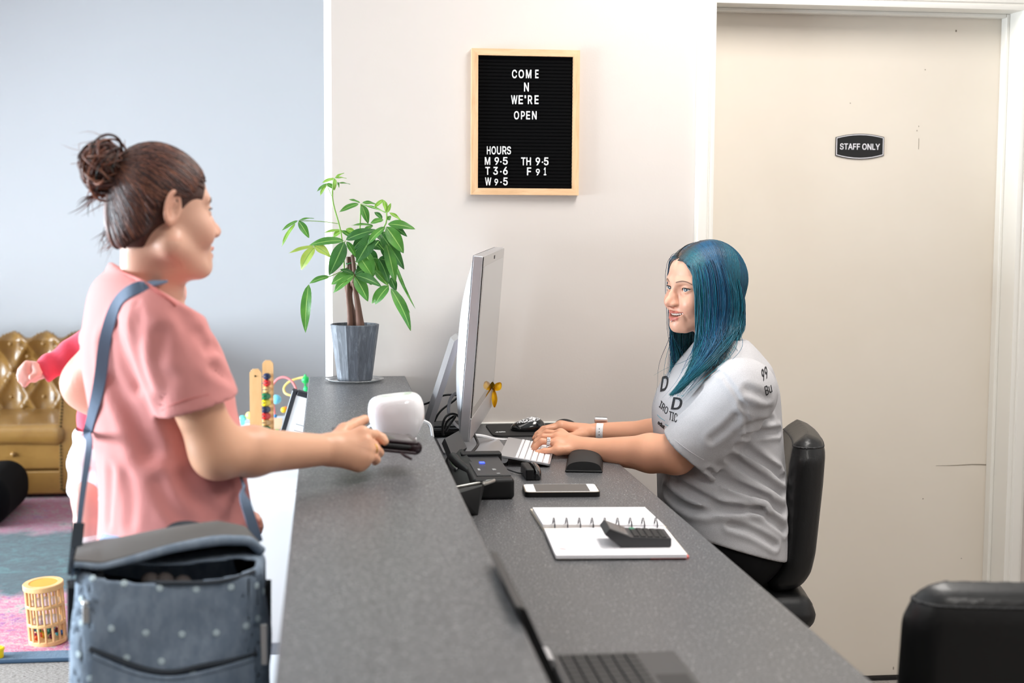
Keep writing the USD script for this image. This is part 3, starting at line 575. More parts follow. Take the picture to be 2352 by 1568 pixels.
ca = thing('calculator', 'black desk calculator with a tilted display lying on the planner', 'calculator', at(1470, 1256, z=ZD+.0095))
zc = ZD + .0095; o = at(1412, 1258, z=zc); e1 = at(1542, 1257, z=zc); cx = unit(e1-o); CL = np.linalg.norm(e1-o); cm = frame_of(o, cx, (0, 0, 1)); CW = .082
pc = sg.Polygon([(-.018, .024), (-.010, .034), (.030, .019), (CL, .016), (CL, .003), (CL-.003, 0), (.012, 0)])
e = prism(pc, CW); e.vertices = np.stack([e.vertices[:, 0], e.vertices[:, 2], e.vertices[:, 1]], 1); e.fix_normals(); obj('body', moved(e, cm), m_grey, ca)
obj('underside', moved(box((.012, .002, 0), (CL-.002, CW-.002, .0075), .003), cm), m_black, ca)
dd = hull([(-.008, .006, .0342), (.026, .006, .0212), (.026, CW-.006, .0212), (-.008, CW-.006, .0342), (-.008, .006, .0335), (.026, .006, .0205), (.026, CW-.006, .0205), (-.008, CW-.006, .0335)])
obj('display', moved(dd, cm), M('calculator_display', lin(96, 96, 90), .15, coat=.4), ca)
for r in range(5):
    for q in range(5):
        x0 = .034 + r*(CL-.040)/5; y0 = .005 + q*(CW-.010)/5; zt = .019-.0006*r
        obj('key', moved(rbox((x0+.0012, y0+.0015, zt-.004), (x0+(CL-.040)/5-.0012, y0+(CW-.010)/5-.0015, zt+.002), .0015, 2), cm), m_black if not (r == 0 and q == 4) else M('green_key', lin(40, 130, 95), .4), ca)

# laptop in the foreground
lp = thing('laptop', 'small black open laptop on the near end of the worktop, screen edge-on', 'laptop', (.36, 1.76, ZD))
yl0, yl1 = 1.60, 1.875
obj('base', rbox((.287, yl0, ZD), (.462, yl1, ZD+.019), .005), m_grey, lp)
def lid(x): return (.282 - .062*x, ZD+.021 + .137*x)
ls = [lid(0), lid(1), (lid(1)[0]-.011, lid(1)[1]+.004), (lid(0)[0]-.014, lid(0)[1]-.008)]
e = prism(sg.Polygon(ls), yl1-yl0); e.vertices = np.stack([e.vertices[:, 0], yl0+e.vertices[:, 2], e.vertices[:, 1]], 1); e.fix_normals(); obj('lid', e, m_black, lp)
e = prism(sg.Polygon([(a_+.0006, b_) for a_, b_ in (lid(.1), lid(.94), (lid(.94)[0]-.001, lid(.94)[1]), (lid(.1)[0]-.001, lid(.1)[1]))]), yl1-yl0-.03); e.vertices = np.stack([e.vertices[:, 0], yl0+.015+e.vertices[:, 2], e.vertices[:, 1]], 1); e.fix_normals(); obj('screen', e, m_glass, lp)
for y in (yl0+.03, yl1-.055): obj('hinge', tube([(.283, y, ZD+.021), (.283, y+.055, ZD+.021)], .0085, 14), m_alud, lp)
for r in range(6):
    nk_ = 13
    for q in range(nk_):
        x0 = .300 + r*.0175; y0 = yl0 + .012 + q*(yl1-yl0-.024)/nk_
        obj('key', box((x0+.001, y0+.001, ZD+.018), (x0+.0165, y0+(yl1-yl0-.024)/nk_-.001, ZD+.0215), .001), m_black, lp, False)
obj('touchpad', box((.412, (yl0+yl1)/2-.035, ZD+.0185), (.452, (yl0+yl1)/2+.035, ZD+.0196)), m_black, lp)

# payment stand on the ledge, wallet
ws = thing('payment_stand', 'white glossy rounded tablet payment stand on the counter ledge', 'payment terminal', (.14, 3.0, ZL))
wc = A3(.142, 2.945, ZL)
STR = CubicSpline([0, .012, .03, .055, .08, .094], [.034, .042, .052, .0575, .0545, .0465])
def stand(p):
    q = p - wc.astype(np.float32); th = math.radians(6); q = np.stack([q[:, 0]*math.cos(th)+q[:, 2]*math.sin(th), q[:, 1], -q[:, 0]*math.sin(th)+q[:, 2]*math.cos(th)], 1)
    z = q[:, 2]; r = STR(np.clip(z, 0, .094)); e = (np.abs(q[:, 0])/r)**3.2 + (np.abs(q[:, 1])/(r*.8))**2.6
    return smax((e**(1/3.0) - 1)*.045, np.maximum(z-.094, .0015-p[:, 2]+wc[2]-.0), .012)
obj('body', polygonise(stand, wc-A3(.09, .08, .01), wc+A3(.09, .08, .12), .003), M('white_gloss', lin(240, 238, 240), .12, coat=.6), ws, True)
obj('foot_ring', lathe([(0, 0), (.036, 0), (.036, .004), (0, .004)], 32, wc), m_wht, ws)
cable('cable', [(958, 966, 3.03), (972, 966, 3.0), (986, 973, 3.0), (992, 990, 3.0), (994, 1004, 3.0)], .0028, m_wht, 'short white cord drooping from the payment stand over the ledge edge')
cable('cable', [(868, 962, 3.03), (856, 974, 2.99), (843, 983, 2.97), (836, 988, 2.96)], .0028, m_wht, 'short white cord on the left of the payment stand')

# ------------------------------------------------------------------ sofa against the far wall
m_lea = M('tan_leather', lin(150, 112, 58), .30, bump=(120, .12), var=(5.0, lin(128, 92, 44), .42, .75), coat=.25, stretch=(1, 1, 1))
m_nail = M('brass_nailhead', lin(84, 70, 44), .3, .9); m_seam = M('dark_brown_leather', lin(60, 42, 20), .6)  # the last one is a darker brown leather for the inner frame
SX0, SXI, SX1, SYF, SYB = -3.05, -1.285, -1.06, 7.36, 8.22
so_ = thing('sofa', 'tan leather chesterfield sofa with deep button tufting against the far wall', 'sofa', ((SX0+SX1)/2, 7.8, 0))
def grid_mesh(g, flip=False):
    n, m = g.shape[:2]; i, j = np.meshgrid(np.arange(n-1), np.arange(m-1), indexing='ij'); q = np.stack([i*m+j, i*m+j+1, (i+1)*m+j+1, (i+1)*m+j], -1).reshape(-1, 4)
    f = np.vstack([q[:, [0, 1, 2]], q[:, [0, 2, 3]]]); return trimesh.Trimesh(g.reshape(-1, 3), f[:, ::-1] if flip else f, process=False)
def tufts(a, b, pa=.17, pb=.145):
    u, v = a/pa + b/pb/2, a/pa - b/pb/2
    return (np.abs(np.sin(np.pi*u))*np.abs(np.sin(np.pi*v)))**.42
def sweep_profile(prof, along, amp, fn):
    """prof: (n,2) outline (out, z); along: distances; fn(o, z, t, normal offset) -> xyz"""
    p = spline(np.c_[prof, np.zeros(len(prof))], 70)[:, :2]; s = np.r_[0, np.cumsum(np.linalg.norm(np.diff(p, axis=0), axis=1))]
    t = np.gradient(p, axis=0); t /= np.linalg.norm(t, axis=1, keepdims=True); nrm = np.stack([t[:, 1], -t[:, 0]], 1)
    S, T = np.meshgrid(s, along, indexing='ij'); h = amp*tufts(T, S)
    P = p[:, None, :] + nrm[:, None, :]*h[..., None]; return fn(P[..., 0], P[..., 1], np.broadcast_to(T, S.shape)), (s, p, nrm)
# back: profile in (distance in front of the back face, z)
backp = np.array([[.225, .36], [.205, .45], [.185, .54], [.175, .62], [.19, .69], [.20, .745], [.165, .785], [.10, .795], [.04, .77], [.01, .70], [0, .55]])[::-1]
g, inf = sweep_profile(backp, np.linspace(0, SXI-SX0+.12, 150), .045, lambda o, z, t: np.stack([SX0 + t, SYB - o, z], -1))
obj('backrest', grid_mesh(g), m_lea, so_, True)
obj('back_panel', box((SX0, SYB-.12, .06), (SX1, SYB, .62), .01), m_lea, so_)
def buttons(along, inf, fn, pa=.17, pb=.145):
    s, p, nrm = inf; k = 0
    for b in np.arange(0, s[-1], pb):
        for half, off in ((0, 0), (pb/2*1.0, pa/2)):
            ss = b + half
            if ss > s[-1] or ss < .02: continue
            q = np.array([np.interp(ss, s, p[:, 0]), np.interp(ss, s, p[:, 1])])
            for a in np.arange(off, along, pa):
                c = fn(q[0], q[1], a)
                if c[0] > -1.75 and c[1] < SYB-.08 and c[2] < .74: yield c
for c in buttons(SXI-SX0, inf, lambda o, z, t: np.array([SX0+t, SYB-o, z])): obj('button', trimesh.creation.icosphere(1, .013).apply_translation(c), m_lea, so_, True)
armp = np.array([[.03, .36], [.022, .45], [.015, .54], [.012, .60], [.03, .68], [.035, .735], [-.005, .778], [-.075, .788], [-.15, .765], [-.185, .70], [-.18, .63], [-.165, .55]])[::-1]
for side in (1, -1):
    xi = SXI if side > 0 else SX0 - .21
    fn = (lambda o, z, t: np.stack([SXI - o, SYF + .02 + t, z], -1)) if side > 0 else (lambda o, z, t: np.stack([SX0 - .0 + o, SYF + .02 + t, z], -1))
    g, inf2 = sweep_profile(armp, np.linspace(0, SYB-SYF-.1, 70), .04, fn)
    obj('arm', grid_mesh(g, side > 0), m_lea, so_, True)
    pp = spline(np.c_[armp, np.zeros(len(armp))], 60)[:, :2]; poly = sg.Polygon(np.vstack([pp, [[.03, .06], [-.165, .06]]])).buffer(.018)
    if side > 0: poly = sa.scale(poly, -1, 1, origin=(0, 0)); poly = sa.translate(poly, SXI, 0)
    else: poly = sa.translate(poly, SX0, 0)
    e = prism(poly, .03, xz(SYF+.03)); obj('arm_front', e, m_lea, so_)
    if side > 0:
        ring = np.array(poly.buffer(-.010).exterior.coords); L = sg.LineString(ring)
        obj('nailhead_trim', cat([trimesh.creation.icosphere(1, .0065).apply_translation((q.x, SYF-.001, q.y)) for q in (L.interpolate(d) for d in np.arange(0, L.length, .0165))]), m_nail, so_, True)
gx, gy = np.meshgrid(np.linspace(SX0, SXI+.0, 60), np.linspace(SYF-.01, SYB-.2, 34), indexing='ij')
ff = lambda p: smin(d_box(p, ((SX0+SXI)/2, (SYF+SYB-.22)/2, .33), ((SXI-SX0)/2-.012, (SYB-.2-SYF)/2+.01, .055), .045), 9, .01) - .006*np.sin(p[:, 0]*9)*np.sin(p[:, 1]*8)
obj('seat_cushion', polygonise(ff, (SX0-.02, SYF-.05, .24), (SXI+.02, SYB-.1, .42), .014), m_lea, so_, True)
obj('front_rail', rbox((SX0-.0, SYF+.008, .155), (SXI-.004, SYF+.06, .302), .014), m_lea, so_); obj('base_rail', rbox((SX0-.0, SYF+.012, .03), (SXI-.004, SYF+.06, .150), .012), m_lea, so_)
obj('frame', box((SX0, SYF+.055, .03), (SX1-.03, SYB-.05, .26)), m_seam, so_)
obj('button', trimesh.creation.icosphere(2, .013).apply_translation(at(30, 1043, y=SYF+.006)), m_lea, so_, True)
for x in (SX0+.1, SX1-.1):
    for y in (SYF+.08, SYB-.1): obj('foot', lathe([(0, 0), (.022, 0), (.03, .03), (.03, .035), (0, .035)], 16, (x, y, 0)), m_black, so_)

# ------------------------------------------------------------------ rug
ya, yb_, yc, yd = 4.686, at(60, 1375, z=0)[1], at(60, 1228, z=0)[1], 7.7
RX0, RX1 = -3.7, -.64
sx = lambda y: (y-ya)/(yd-ya)
m_rug = K('patterned_rug', {'g': ('geometry', {}), 'sep': ('separate_xyz', {}), 'mr': ('map_range', {'from_min': ya, 'from_max': yd}), 'nz': ('noise_texture', {'scale': 5.0, 'detail': 4.0, 'roughness': .7}), 'ad': ('math', {'math_type': 'multiply_add', 'value2': .16, 'value3': -.08}), 'su': ('math', {'math_type': 'add'}),
    'band': ('rgb_ramp', {'ramp': [(0, (0, 0, 0)), (sx(yb_)-.02, (0, 0, 0)), (sx(yb_)+.03, (1, 1, 1)), (sx(yc)-.03, (1, 1, 1)), (sx(yc)+.03, (.35, .35, .35)), (1, (.35, .35, .35))]}),
    'mp': ('mapping', {'scale': (5, 9, 5)}), 'n1': ('noise_texture', {'scale': 1.0, 'detail': 6.0, 'roughness': .72, 'distortion': 1.6}), 'n1b': ('noise_texture', {'scale': 46.0, 'detail': 3.0, 'roughness': .8}), 'mixn': ('mix_float', {'fac': .38}),
    'pink': ('rgb_ramp', {'ramp': [(0, lin(58, 96, 112)), (.36, lin(84, 126, 138)), (.42, lin(230, 214, 205)), (.47, lin(236, 180, 196)), (.51, lin(232, 130, 168)), (.55, lin(238, 205, 205)), (.60, lin(180, 86, 168)), (.66, lin(226, 190, 190)), (.72, lin(222, 150, 110)), (1, lin(90, 110, 130))]}),
    'teal': ('rgb_ramp', {'ramp': [(0, lin(34, 48, 58)), (.38, lin(46, 66, 74)), (.5, lin(60, 84, 92)), (.6, lin(84, 124, 128)), (.68, lin(56, 76, 86)), (1, lin(120, 140, 140))]}),
    'hs': ('hsv', {'value': .55, 'saturation': 1.3}), 'mx': ('mix', {}), 'edge': ('math', {'math_type': 'less_than', 'value2': ya+.085}), 'mx2': ('mix', {'color2': lin(66, 92, 116)}),
    'b': ('bump', {'strength': .5, 'distance': .006}), 'p': ('principled_bsdf', {'roughness': .95, 'specular_ior_level': .1, 'sheen_weight': .15})},
    [('g.position', 'sep.vector'), ('sep.y', 'mr.value'), ('g.position', 'nz.vector'), ('nz.fac', 'ad.value1'), ('mr.result', 'su.value1'), ('ad.value', 'su.value2'), ('su.value', 'band.fac'), ('g.position', 'mp.vector'), ('mp.vector', 'n1.vector'), ('g.position', 'n1b.vector'), ('n1.fac', 'mixn.a'), ('n1b.fac', 'mixn.b'),
     ('mixn.result', 'pink.fac'), ('mixn.result', 'teal.fac'), ('band.color', 'mx.fac'), ('pink.color', 'mx.color1'), ('teal.color', 'mx.color2'), ('sep.y', 'edge.value1'), ('edge.value', 'mx2.fac'), ('mx.color', 'hs.color'), ('hs.color', 'mx2.color1'), ('mx2.color', 'p.base_color'), ('n1b.fac', 'b.height'), ('b.normal', 'p.normal')])
rg = thing('rug', 'faded oriental rug in pink, purple and teal before the sofa', 'rug', ((RX0+RX1)/2, 6.2, 0))
obj('pile', rbox((RX0, ya, 0), (RX1, yd, .012), .005, 2), m_rug, rg)
m_bind = M('rug_binding', lin(44, 66, 88), .9)
obj('binding', tube([(RX0+.01, ya, .006), (RX1-.01, ya, .006)], .0065, 10), m_bind, rg, True)

# black cushion shape standing in for a leg at the left edge
pf = thing('stand_in_cushion', 'black rounded cushion standing in for a leg on the rug in front of the sofa', 'cushion', (-1.72, 6.92, .012))
pfm = polygonise(lambda p: d_box(p, (-1.84, 6.93, .128), (.40, .30, .115), .10) + .004*np.sin(p[:, 0]*14), (-2.25, 6.55, 0), (-1.3, 7.3, .28), .012)
obj('cover', pfm, M('black_fabric', lin(9, 9, 11), .9, spec=.1), pf, True)

# ------------------------------------------------------------------ rattle cage toy
m_beech = M('beech_wood', lin(226, 180, 126), .45, var=(30, lin(214, 164, 108), .4, .7), stretch=(1, 1, .2)); m_orng = M('orange_top', lin(240, 152, 56), .6)
tc = A3(-.929, 4.876, .012); th = .205
ry = thing('rattle_toy', 'wooden cage rattle with an orange lid standing on the rug', 'toy', tc)
tl = trimesh.transformations.rotation_matrix(math.radians(-3.0), (0, 1, 0), tc) @ trimesh.transformations.rotation_matrix(math.radians(4), (1, 0, 0), tc)
R_ = .0585
def put(name, m, mt, smooth=30): obj(name, moved(m, tl), mt, ry, smooth)
def ring_(z0, z1, r0, r1): return lathe([(r0, z0), (r1-.002, z0), (r1, z0+.002), (r1, z1-.002), (r1-.002, z1), (r0, z1), (r0, z0)], 40, tc)
put('base_ring', ring_(.002, .018, .0, R_+.004), m_beech); put('hoop', ring_(.066, .077, R_-.008, R_+.004), m_beech); put('hoop', ring_(.128, .139, R_-.008, R_+.004), m_beech); put('top_ring', ring_(th-.018, th, R_-.012, R_+.007), m_beech)
put('lid', lathe([(0, th-.004), (R_-.004, th-.004), (R_-.004, th-.001), (0, th-.001)], 40, tc), m_orng)
for k in range(16):
    a = 2*math.pi*k/16 + .1; put('bar', tube([tc+A3(R_*math.cos(a), R_*math.sin(a), .012), tc+A3(R_*math.cos(a), R_*math.sin(a), th-.014)], .0042, 8), m_beech)
for z in (.075, .137): put('clear_plate', lathe([(0, z), (R_-.006, z), (R_-.006, z+.003), (0, z+.003)], 32, tc), M('clear_plastic', (.9, .93, .95), .08, trans=.9, ior=1.45) if z < .1 else '/World/Looks/clear_plastic')
cols = [lin(230, 190, 40), lin(225, 90, 35), lin(150, 40, 110), lin(40, 110, 190), lin(40, 120, 90), lin(70, 190, 200), lin(110, 30, 50)]
mb_ = [M('bead_colour_%s' % 'abcdefg'[k], c, .3) for k, c in enumerate(cols)]
rs = random.Random(3)
for k in range(26):
    lay, a, r = k // 11, rs.random()*6.28, .048*math.sqrt(rs.random()); put('bead', trimesh.creation.icosphere(2, .0085).apply_translation(tc+A3(r*math.cos(a), r*math.sin(a), .027+.014*lay)), mb_[k % 7], True)
yc_ = at(-8, 1517, z=0)
yt = thing('yellow_cup', 'bright yellow toy cup on the carpet at the left edge', 'toy', yc_)
m_yt = M('yellow_toy_plastic', lin(250, 214, 10), .35)
obj('body', lathe([(0, 0), (.019, 0), (.022, .004), (.0235, .04), (.0225, .044), (.020, .044), (.020, .008), (0, .008)], 28, yc_), m_yt, yt, True); obj('rim', lathe([(.0235, .036), (.026, .037), (.026, .042), (.0235, .043)], 28, yc_), m_yt, yt, True)

# ------------------------------------------------------------------ white tables, sign frame, activity toys
m_wtab = M('white_laminate', lin(244, 245, 248), .4)
cs_ = thing('console_table', 'low white console table along the customer side of the counter', 'table', (-.23, 3.5, 0))
obj('top', rbox((-.405, 2.745, .595), (-.060, 4.25, .62), .004, 2), m_wtab, cs_)
for x in (-.395, -.095):
    for y in (2.76, 4.215): obj('leg', box((x, y, 0), (x+.025, y+.025, .595), .003), m_wtab, cs_)
obj('shelf', box((-.395, 2.79, .2), (-.07, 4.21, .22)), m_wtab, cs_)
pt = thing('play_table', 'white play table under the toys beyond the wall end', 'table', (-.2, 5.05, 0))
obj('top', rbox((-.62, 4.32, .595), (.30, 5.75, .62), .004, 2), m_wtab, pt)
for x in (-.60, .25):
    for y in (4.34, 5.70): obj('leg', tube([(x+.02, y+.02, 0), (x+.02, y+.02, .595)], .02, 14), m_wtab, pt)
# framed notice
m_fr = M('black_frame', lin(24, 26, 34), .35)
yf = 4.45; tlc = at(672, 893, y=yf); ang = math.radians(-16.5)
fr = thing('framed_notice', 'black framed paper notice tilted on the play table', 'frame', (tlc[0]+.05, yf, .62))
fm4 = np.eye(4); r_, d_ = A3(math.cos(ang), 0, math.sin(ang)), A3(math.sin(ang), .28, -math.cos(ang)); d_ = unit(d_ - r_*np.dot(d_, r_)); n_ = np.cross(r_, -d_)
FW, FH = .182, .232
def fpt(a, b, c): return tlc + r_*a + d_*(-b)*-1 + n_*c
def fmesh(q): v = q.vertices.copy(); q.vertices = tlc + np.outer(v[:, 0], r_) + np.outer(v[:, 1], d_) + np.outer(v[:, 2], n_*(-1 if n_[1] > 0 else 1)); q.fix_normals(); return q
for nm, a in (('frame_rail', ((0, 0), (.016, FH))), ('frame_rail', ((FW-.016, 0), (FW, FH))), ('frame_rail', ((.016, 0), (FW-.016, .016))), ('frame_rail', ((.016, FH-.016), (FW-.016, FH)))):
    obj(nm, fmesh(box((a[0][0], a[0][1], -.012), (a[1][0], a[1][1], .006), .003)), m_fr, fr)
m_paper = M('notice_paper', lin(248, 250, 252), .6); m_ink = M('grey_print', lin(150, 150, 156), .7)
obj('paper', fmesh(box((.015, .015, -.006), (FW-.015, FH-.015, .0))), m_paper, fr)
for k, (a, b, w_) in enumerate([(.040, .108, .05), (.058, .108, .05), (.040, .130, .06), (.040, .148, .05), (.040, .17, .06), (.040, .19, .06)]): obj('printed_line', fmesh(box((a, b, .0), (a+w_, b+.0022, .0004))), m_ink, fr)
# abacus toy
at_ = thing('abacus_toy', 'tall wooden abacus toy with rows of coloured beads on the play table', 'toy', at(598, 1012, y=5.2))
zb = .62
def post(u, vt, y, w, th_):
    c = at(u, 900, y=y)[0]; zt = at(u, vt, y=y)[2]; pl_ = sg.box(c-w/2, zb, c+w/2, zt-w*.3).union(sg.box(c-w/2+w*.25, zb, c+w/2-w*.25, zt)).buffer(.002).union(sg.Point(c-w*.22, zt-w*.3).buffer(w*.28)).union(sg.Point(c+w*.22, zt-w*.3).buffer(w*.28))
    e = prism(pl_, th_, xz(y+th_)); return e
obj('side_post', post(587, 849, 5.08, .037, .02), m_beech, at_); obj('side_post', post(615.5, 829, 5.34, .036, .02), m_beech, at_)
obj('foot_bar', box((at(580, 1000, y=5.08)[0], 5.06, zb), (at(625, 1000, y=5.34)[0]+.01, 5.38, zb+.02)), m_beech, at_)
c = at(586, 863.5, y=5.079); obj('screw', trimesh.creation.icosphere(1, .0035).apply_translation(c), m_nail, at_)
bc = [lin(28, 40, 80), lin(215, 40, 40), lin(214, 168, 110), lin(10, 120, 70), lin(240, 214, 20)]
mbd = [M('abacus_bead_%s' % k, c, .35) for k, c in zip(('navy', 'red', 'wood', 'green', 'yellow'), bc)]
for k in range(10):
    v = 864 + 15.2*k; p0 = at(589, v+1, y=5.09); p1 = at(616, v, y=5.34); d = unit(p1-p0)
    obj('wire', tube([p0, p1], .0022, 6), m_alu, at_)
    for q in range(4 if k > 2 else 2):
        c = p1 - d*(.018 + .022*q); b = lathe([(.003, -.009), (.0095, -.0085), (.0125, 0), (.0095, .0085), (.003, .009)], 14); b = moved(b, trimesh.geometry.align_vectors((0, 0, 1), d)); obj('bead', b.apply_translation(c), mbd[k % 5], at_, True)
# bead maze behind it
bm = thing('bead_maze', 'colourful wire bead maze toy on the play table', 'toy', at(640, 1000, y=5.5))
yz = 5.5
obj('base', rbox(at(548, 1000, y=yz)*A3(1, 0, 0)+A3(0, 5.42, zb), at(704, 1000, y=yz)*A3(1, 0, 0)+A3(0, 5.66, at(640, 968, y=yz)[2]), .006, 2), M('pastel_base', lin(222, 228, 238), .4), bm)
for (u0, u1, v0, v1, c) in [(553, 562, 960, 976, lin(120, 220, 225)), (562, 576, 972, 984, lin(235, 238, 248)), (556, 572, 986, 996, lin(150, 200, 225)), (563, 577, 994, 1004, lin(246, 214, 230)), (629, 648, 960, 985, lin(246, 212, 180)), (629, 640, 985, 992, lin(170, 225, 150))]:
    p0, p1 = at(u0, v1, y=5.415), at(u1, v0, y=5.415); obj('picture_tile', box((p0[0], 5.412, max(p0[2], zb+.001)), (p1[0], 5.424, p1[2])), M('tile_%d' % u0, c, .4) if u0 != 629 or v0 == 960 else M('tile_green', c, .4), bm)
def wire(uv, col, nm): obj('maze_wire', tube(spline([at(u, v, y=yz+.02*math.sin(.7*i)) for i, (u, v) in enumerate(uv)], 44), .0042, 8), M(nm, col, .35), bm, True)
wire([(632, 965), (629, 935), (624, 900), (629, 880), (648, 866), (668, 873), (680, 893), (684, 930), (684, 968)], lin(228, 120, 122), 'pink_wire')
wire([(700, 866), (680, 870), (660, 880), (652, 893), (656, 903), (668, 908), (690, 920), (696, 968)], lin(246, 214, 120), 'yellow_wire')
wire([(701, 860), (702, 895), (704, 930), (703, 968)], lin(40, 190, 100), 'green_wire')
for (u, v, r, c, nm) in [(635, 917, 11, lin(120, 208, 240), 'sky'), (573, 954, 9, lin(248, 228, 130), 'lemon'), (632.5, 955, 4, lin(10, 120, 180), 'blue'), (652, 941, 7, lin(250, 200, 30), 'amber'), (656, 938, 5, lin(245, 140, 60), 'orange'), (702, 872, 9, lin(20, 190, 90), 'leaf'), (703, 893, 6, lin(40, 215, 120), 'mint'), (557, 961, 8, lin(110, 220, 225), 'aqua')]:
    obj('bead', trimesh.creation.icosphere(2, r*yz/F_PX).apply_translation(at(u, v, y=yz-.03)), M('maze_bead_'+nm, c, .35), bm, True)

# ------------------------------------------------------------------ potted plant on the ledge
pc_ = A3(.0705, 3.995, ZL)
sc = thing('plant_saucer', 'clear plastic saucer beneath the grey plant pot', 'saucer', pc_)
obj('dish', lathe([(0, .0005), (.070, .0005), (.079, .006), (.0795, .0075), (.078, .0078), (.069, .0025), (0, .0025)], 48, pc_), M('clear_saucer', (.93, .94, .95), .07, trans=.92, ior=1.45), sc, True)
obj('rim', tube([pc_+A3(.0792*math.cos(a), .0792*math.sin(a), .0075) for a in np.linspace(0, 2*math.pi, 48, endpoint=False)], .0013, 6, True), '/World/Looks/clear_saucer', sc, True)
pp = thing('potted_plant', 'braided money tree with drooping green leaves in a grey faceted pot', 'plant', pc_+A3(0, 0, .003))
m_pot = K('slate_pot', {'t': ('texture_coordinate', {}), 'm': ('mapping', {'scale': (30, 30, 3)}), 'n': ('noise_texture', {'scale': 3.0, 'detail': 6.0, 'roughness': .7, 'distortion': .8}), 'r': ('rgb_ramp', {'ramp': [(.2, lin(58, 62, 68)), (.5, lin(84, 89, 97)), (.64, lin(112, 118, 126)), (.8, lin(150, 155, 160))]}), 'b': ('bump', {'strength': .2, 'distance': .002}), 'p': ('principled_bsdf', {'roughness': .55})},
    [('t.object', 'm.vector'), ('m.vector', 'n.vector'), ('n.fac', 'r.fac'), ('r.color', 'p.base_color'), ('n.fac', 'b.height'), ('b.normal', 'p.normal')])
zt = at(812, 748, y=3.93)[2] - ZL; pot = lathe([(0, .003), (.046, .003), (.048, .006), (.0675, zt-.002), (.0665, zt), (.062, zt), (.060, zt-.012), (0, zt-.012)], 13, pc_); obj('pot', pot, m_pot, pp, 15)
obj('soil', lathe([(0, zt-.008), (.03, zt-.009), (.0605, zt-.013)], 26, pc_), M('dark_soil', lin(60, 44, 36), .95, bump=(120, 1.0, .01)), pp, True)
m_bark = M('plant_bark', lin(112, 80, 66), .75, bump=(60, .7, .004), var=(14, lin(78, 58, 52), .4, .65), stretch=(1, 1, .4))
m_stem = M('green_stem', lin(120, 160, 70), .5); m_tie = M('green_tie', lin(20, 130, 70), .5)
Z = lambda x, y, yy=0.0: at(620 + x/2.958, 370 + y/2.958, y=3.985 + yy)
for pts, rr in [([(618, 1150, -.02), (600, 1000, -.02), (585, 900, -.02), (560, 790, -.01), (545, 700, 0), (548, 650, 0)], [.0125, .0095, .0075, .006, .005, .005]),
        ([(545, 1150, -.01), (540, 1000, -.015), (530, 880, -.01), (535, 780, 0), (530, 650, 0)], [.0085, .007, .006, .0055, .005]),
        ([(570, 1150, .02), (555, 1000, .01), (545, 900, .01), (570, 800, -.02), (560, 640, -.01)], [.008, .007, .006, .0055, .005]),
        ([(590, 1150, .03), (565, 1020, .03), (540, 930, .02), (520, 840, .01), (545, 740, .01), (560, 660, .01)], [.008, .0065, .006, .0055, .005, .0045])]:
    n = 26; s = spline([Z(*p) for p in pts], n); obj('trunk', tube(s, np.interp(np.linspace(0, 1, n), np.linspace(0, 1, len(rr)), rr), 12), m_bark, pp, True)
obj('tie', tube([Z(550, 695)+A3(.0125*math.cos(a), .013*math.sin(a), .002*math.sin(3*a)) for a in np.linspace(0, 2*math.pi, 24, endpoint=False)], .0012, 6, True), m_tie, pp, True)
stems = [([(505, 840, 0), (500, 640, -.01), (490, 540, -.01), (470, 430, -.01), (425, 250, -.01), (435, 120, -.01)], .0024), ([(425, 250, -.01), (385, 155, -.01)], .001), ([(470, 425, -.01), (330, 408, -.015), (195, 405, -.02)], .0011), ([(495, 545, -.01), (400, 560, -.03), (300, 575, -.04)], .0012),
    ([(530, 720, .0), (460, 760, -.02), (400, 785, -.04)], .0012), ([(560, 660, 0), (600, 560, 0), (612, 440, .0), (618, 290, 0)], .0022), ([(555, 650, 0), (660, 560, -.03), (740, 480, -.04), (785, 430, -.05), (792, 345, -.05)], .002), ([(560, 690, 0), (640, 650, -.03), (740, 545, -.06)], .0015),
    ([(562, 700, 0), (690, 740, -.04), (808, 850, -.06)], .0014), ([(555, 750, -.02), (572, 775, -.06)], .0016), ([(510, 540, -.02), (500, 600, -.01)], .0014), ([(840, 680, -.05), (740, 560, -.06)], .0012), ([(620, 290, 0), (690, 310, -.02), (790, 348, -.05)], .0011)]
for pts, r in stems: obj('stem', tube(spline([Z(*p) for p in pts], 18) if len(pts) > 2 else [Z(*p) for p in pts], r, 6), m_stem, pp, True)
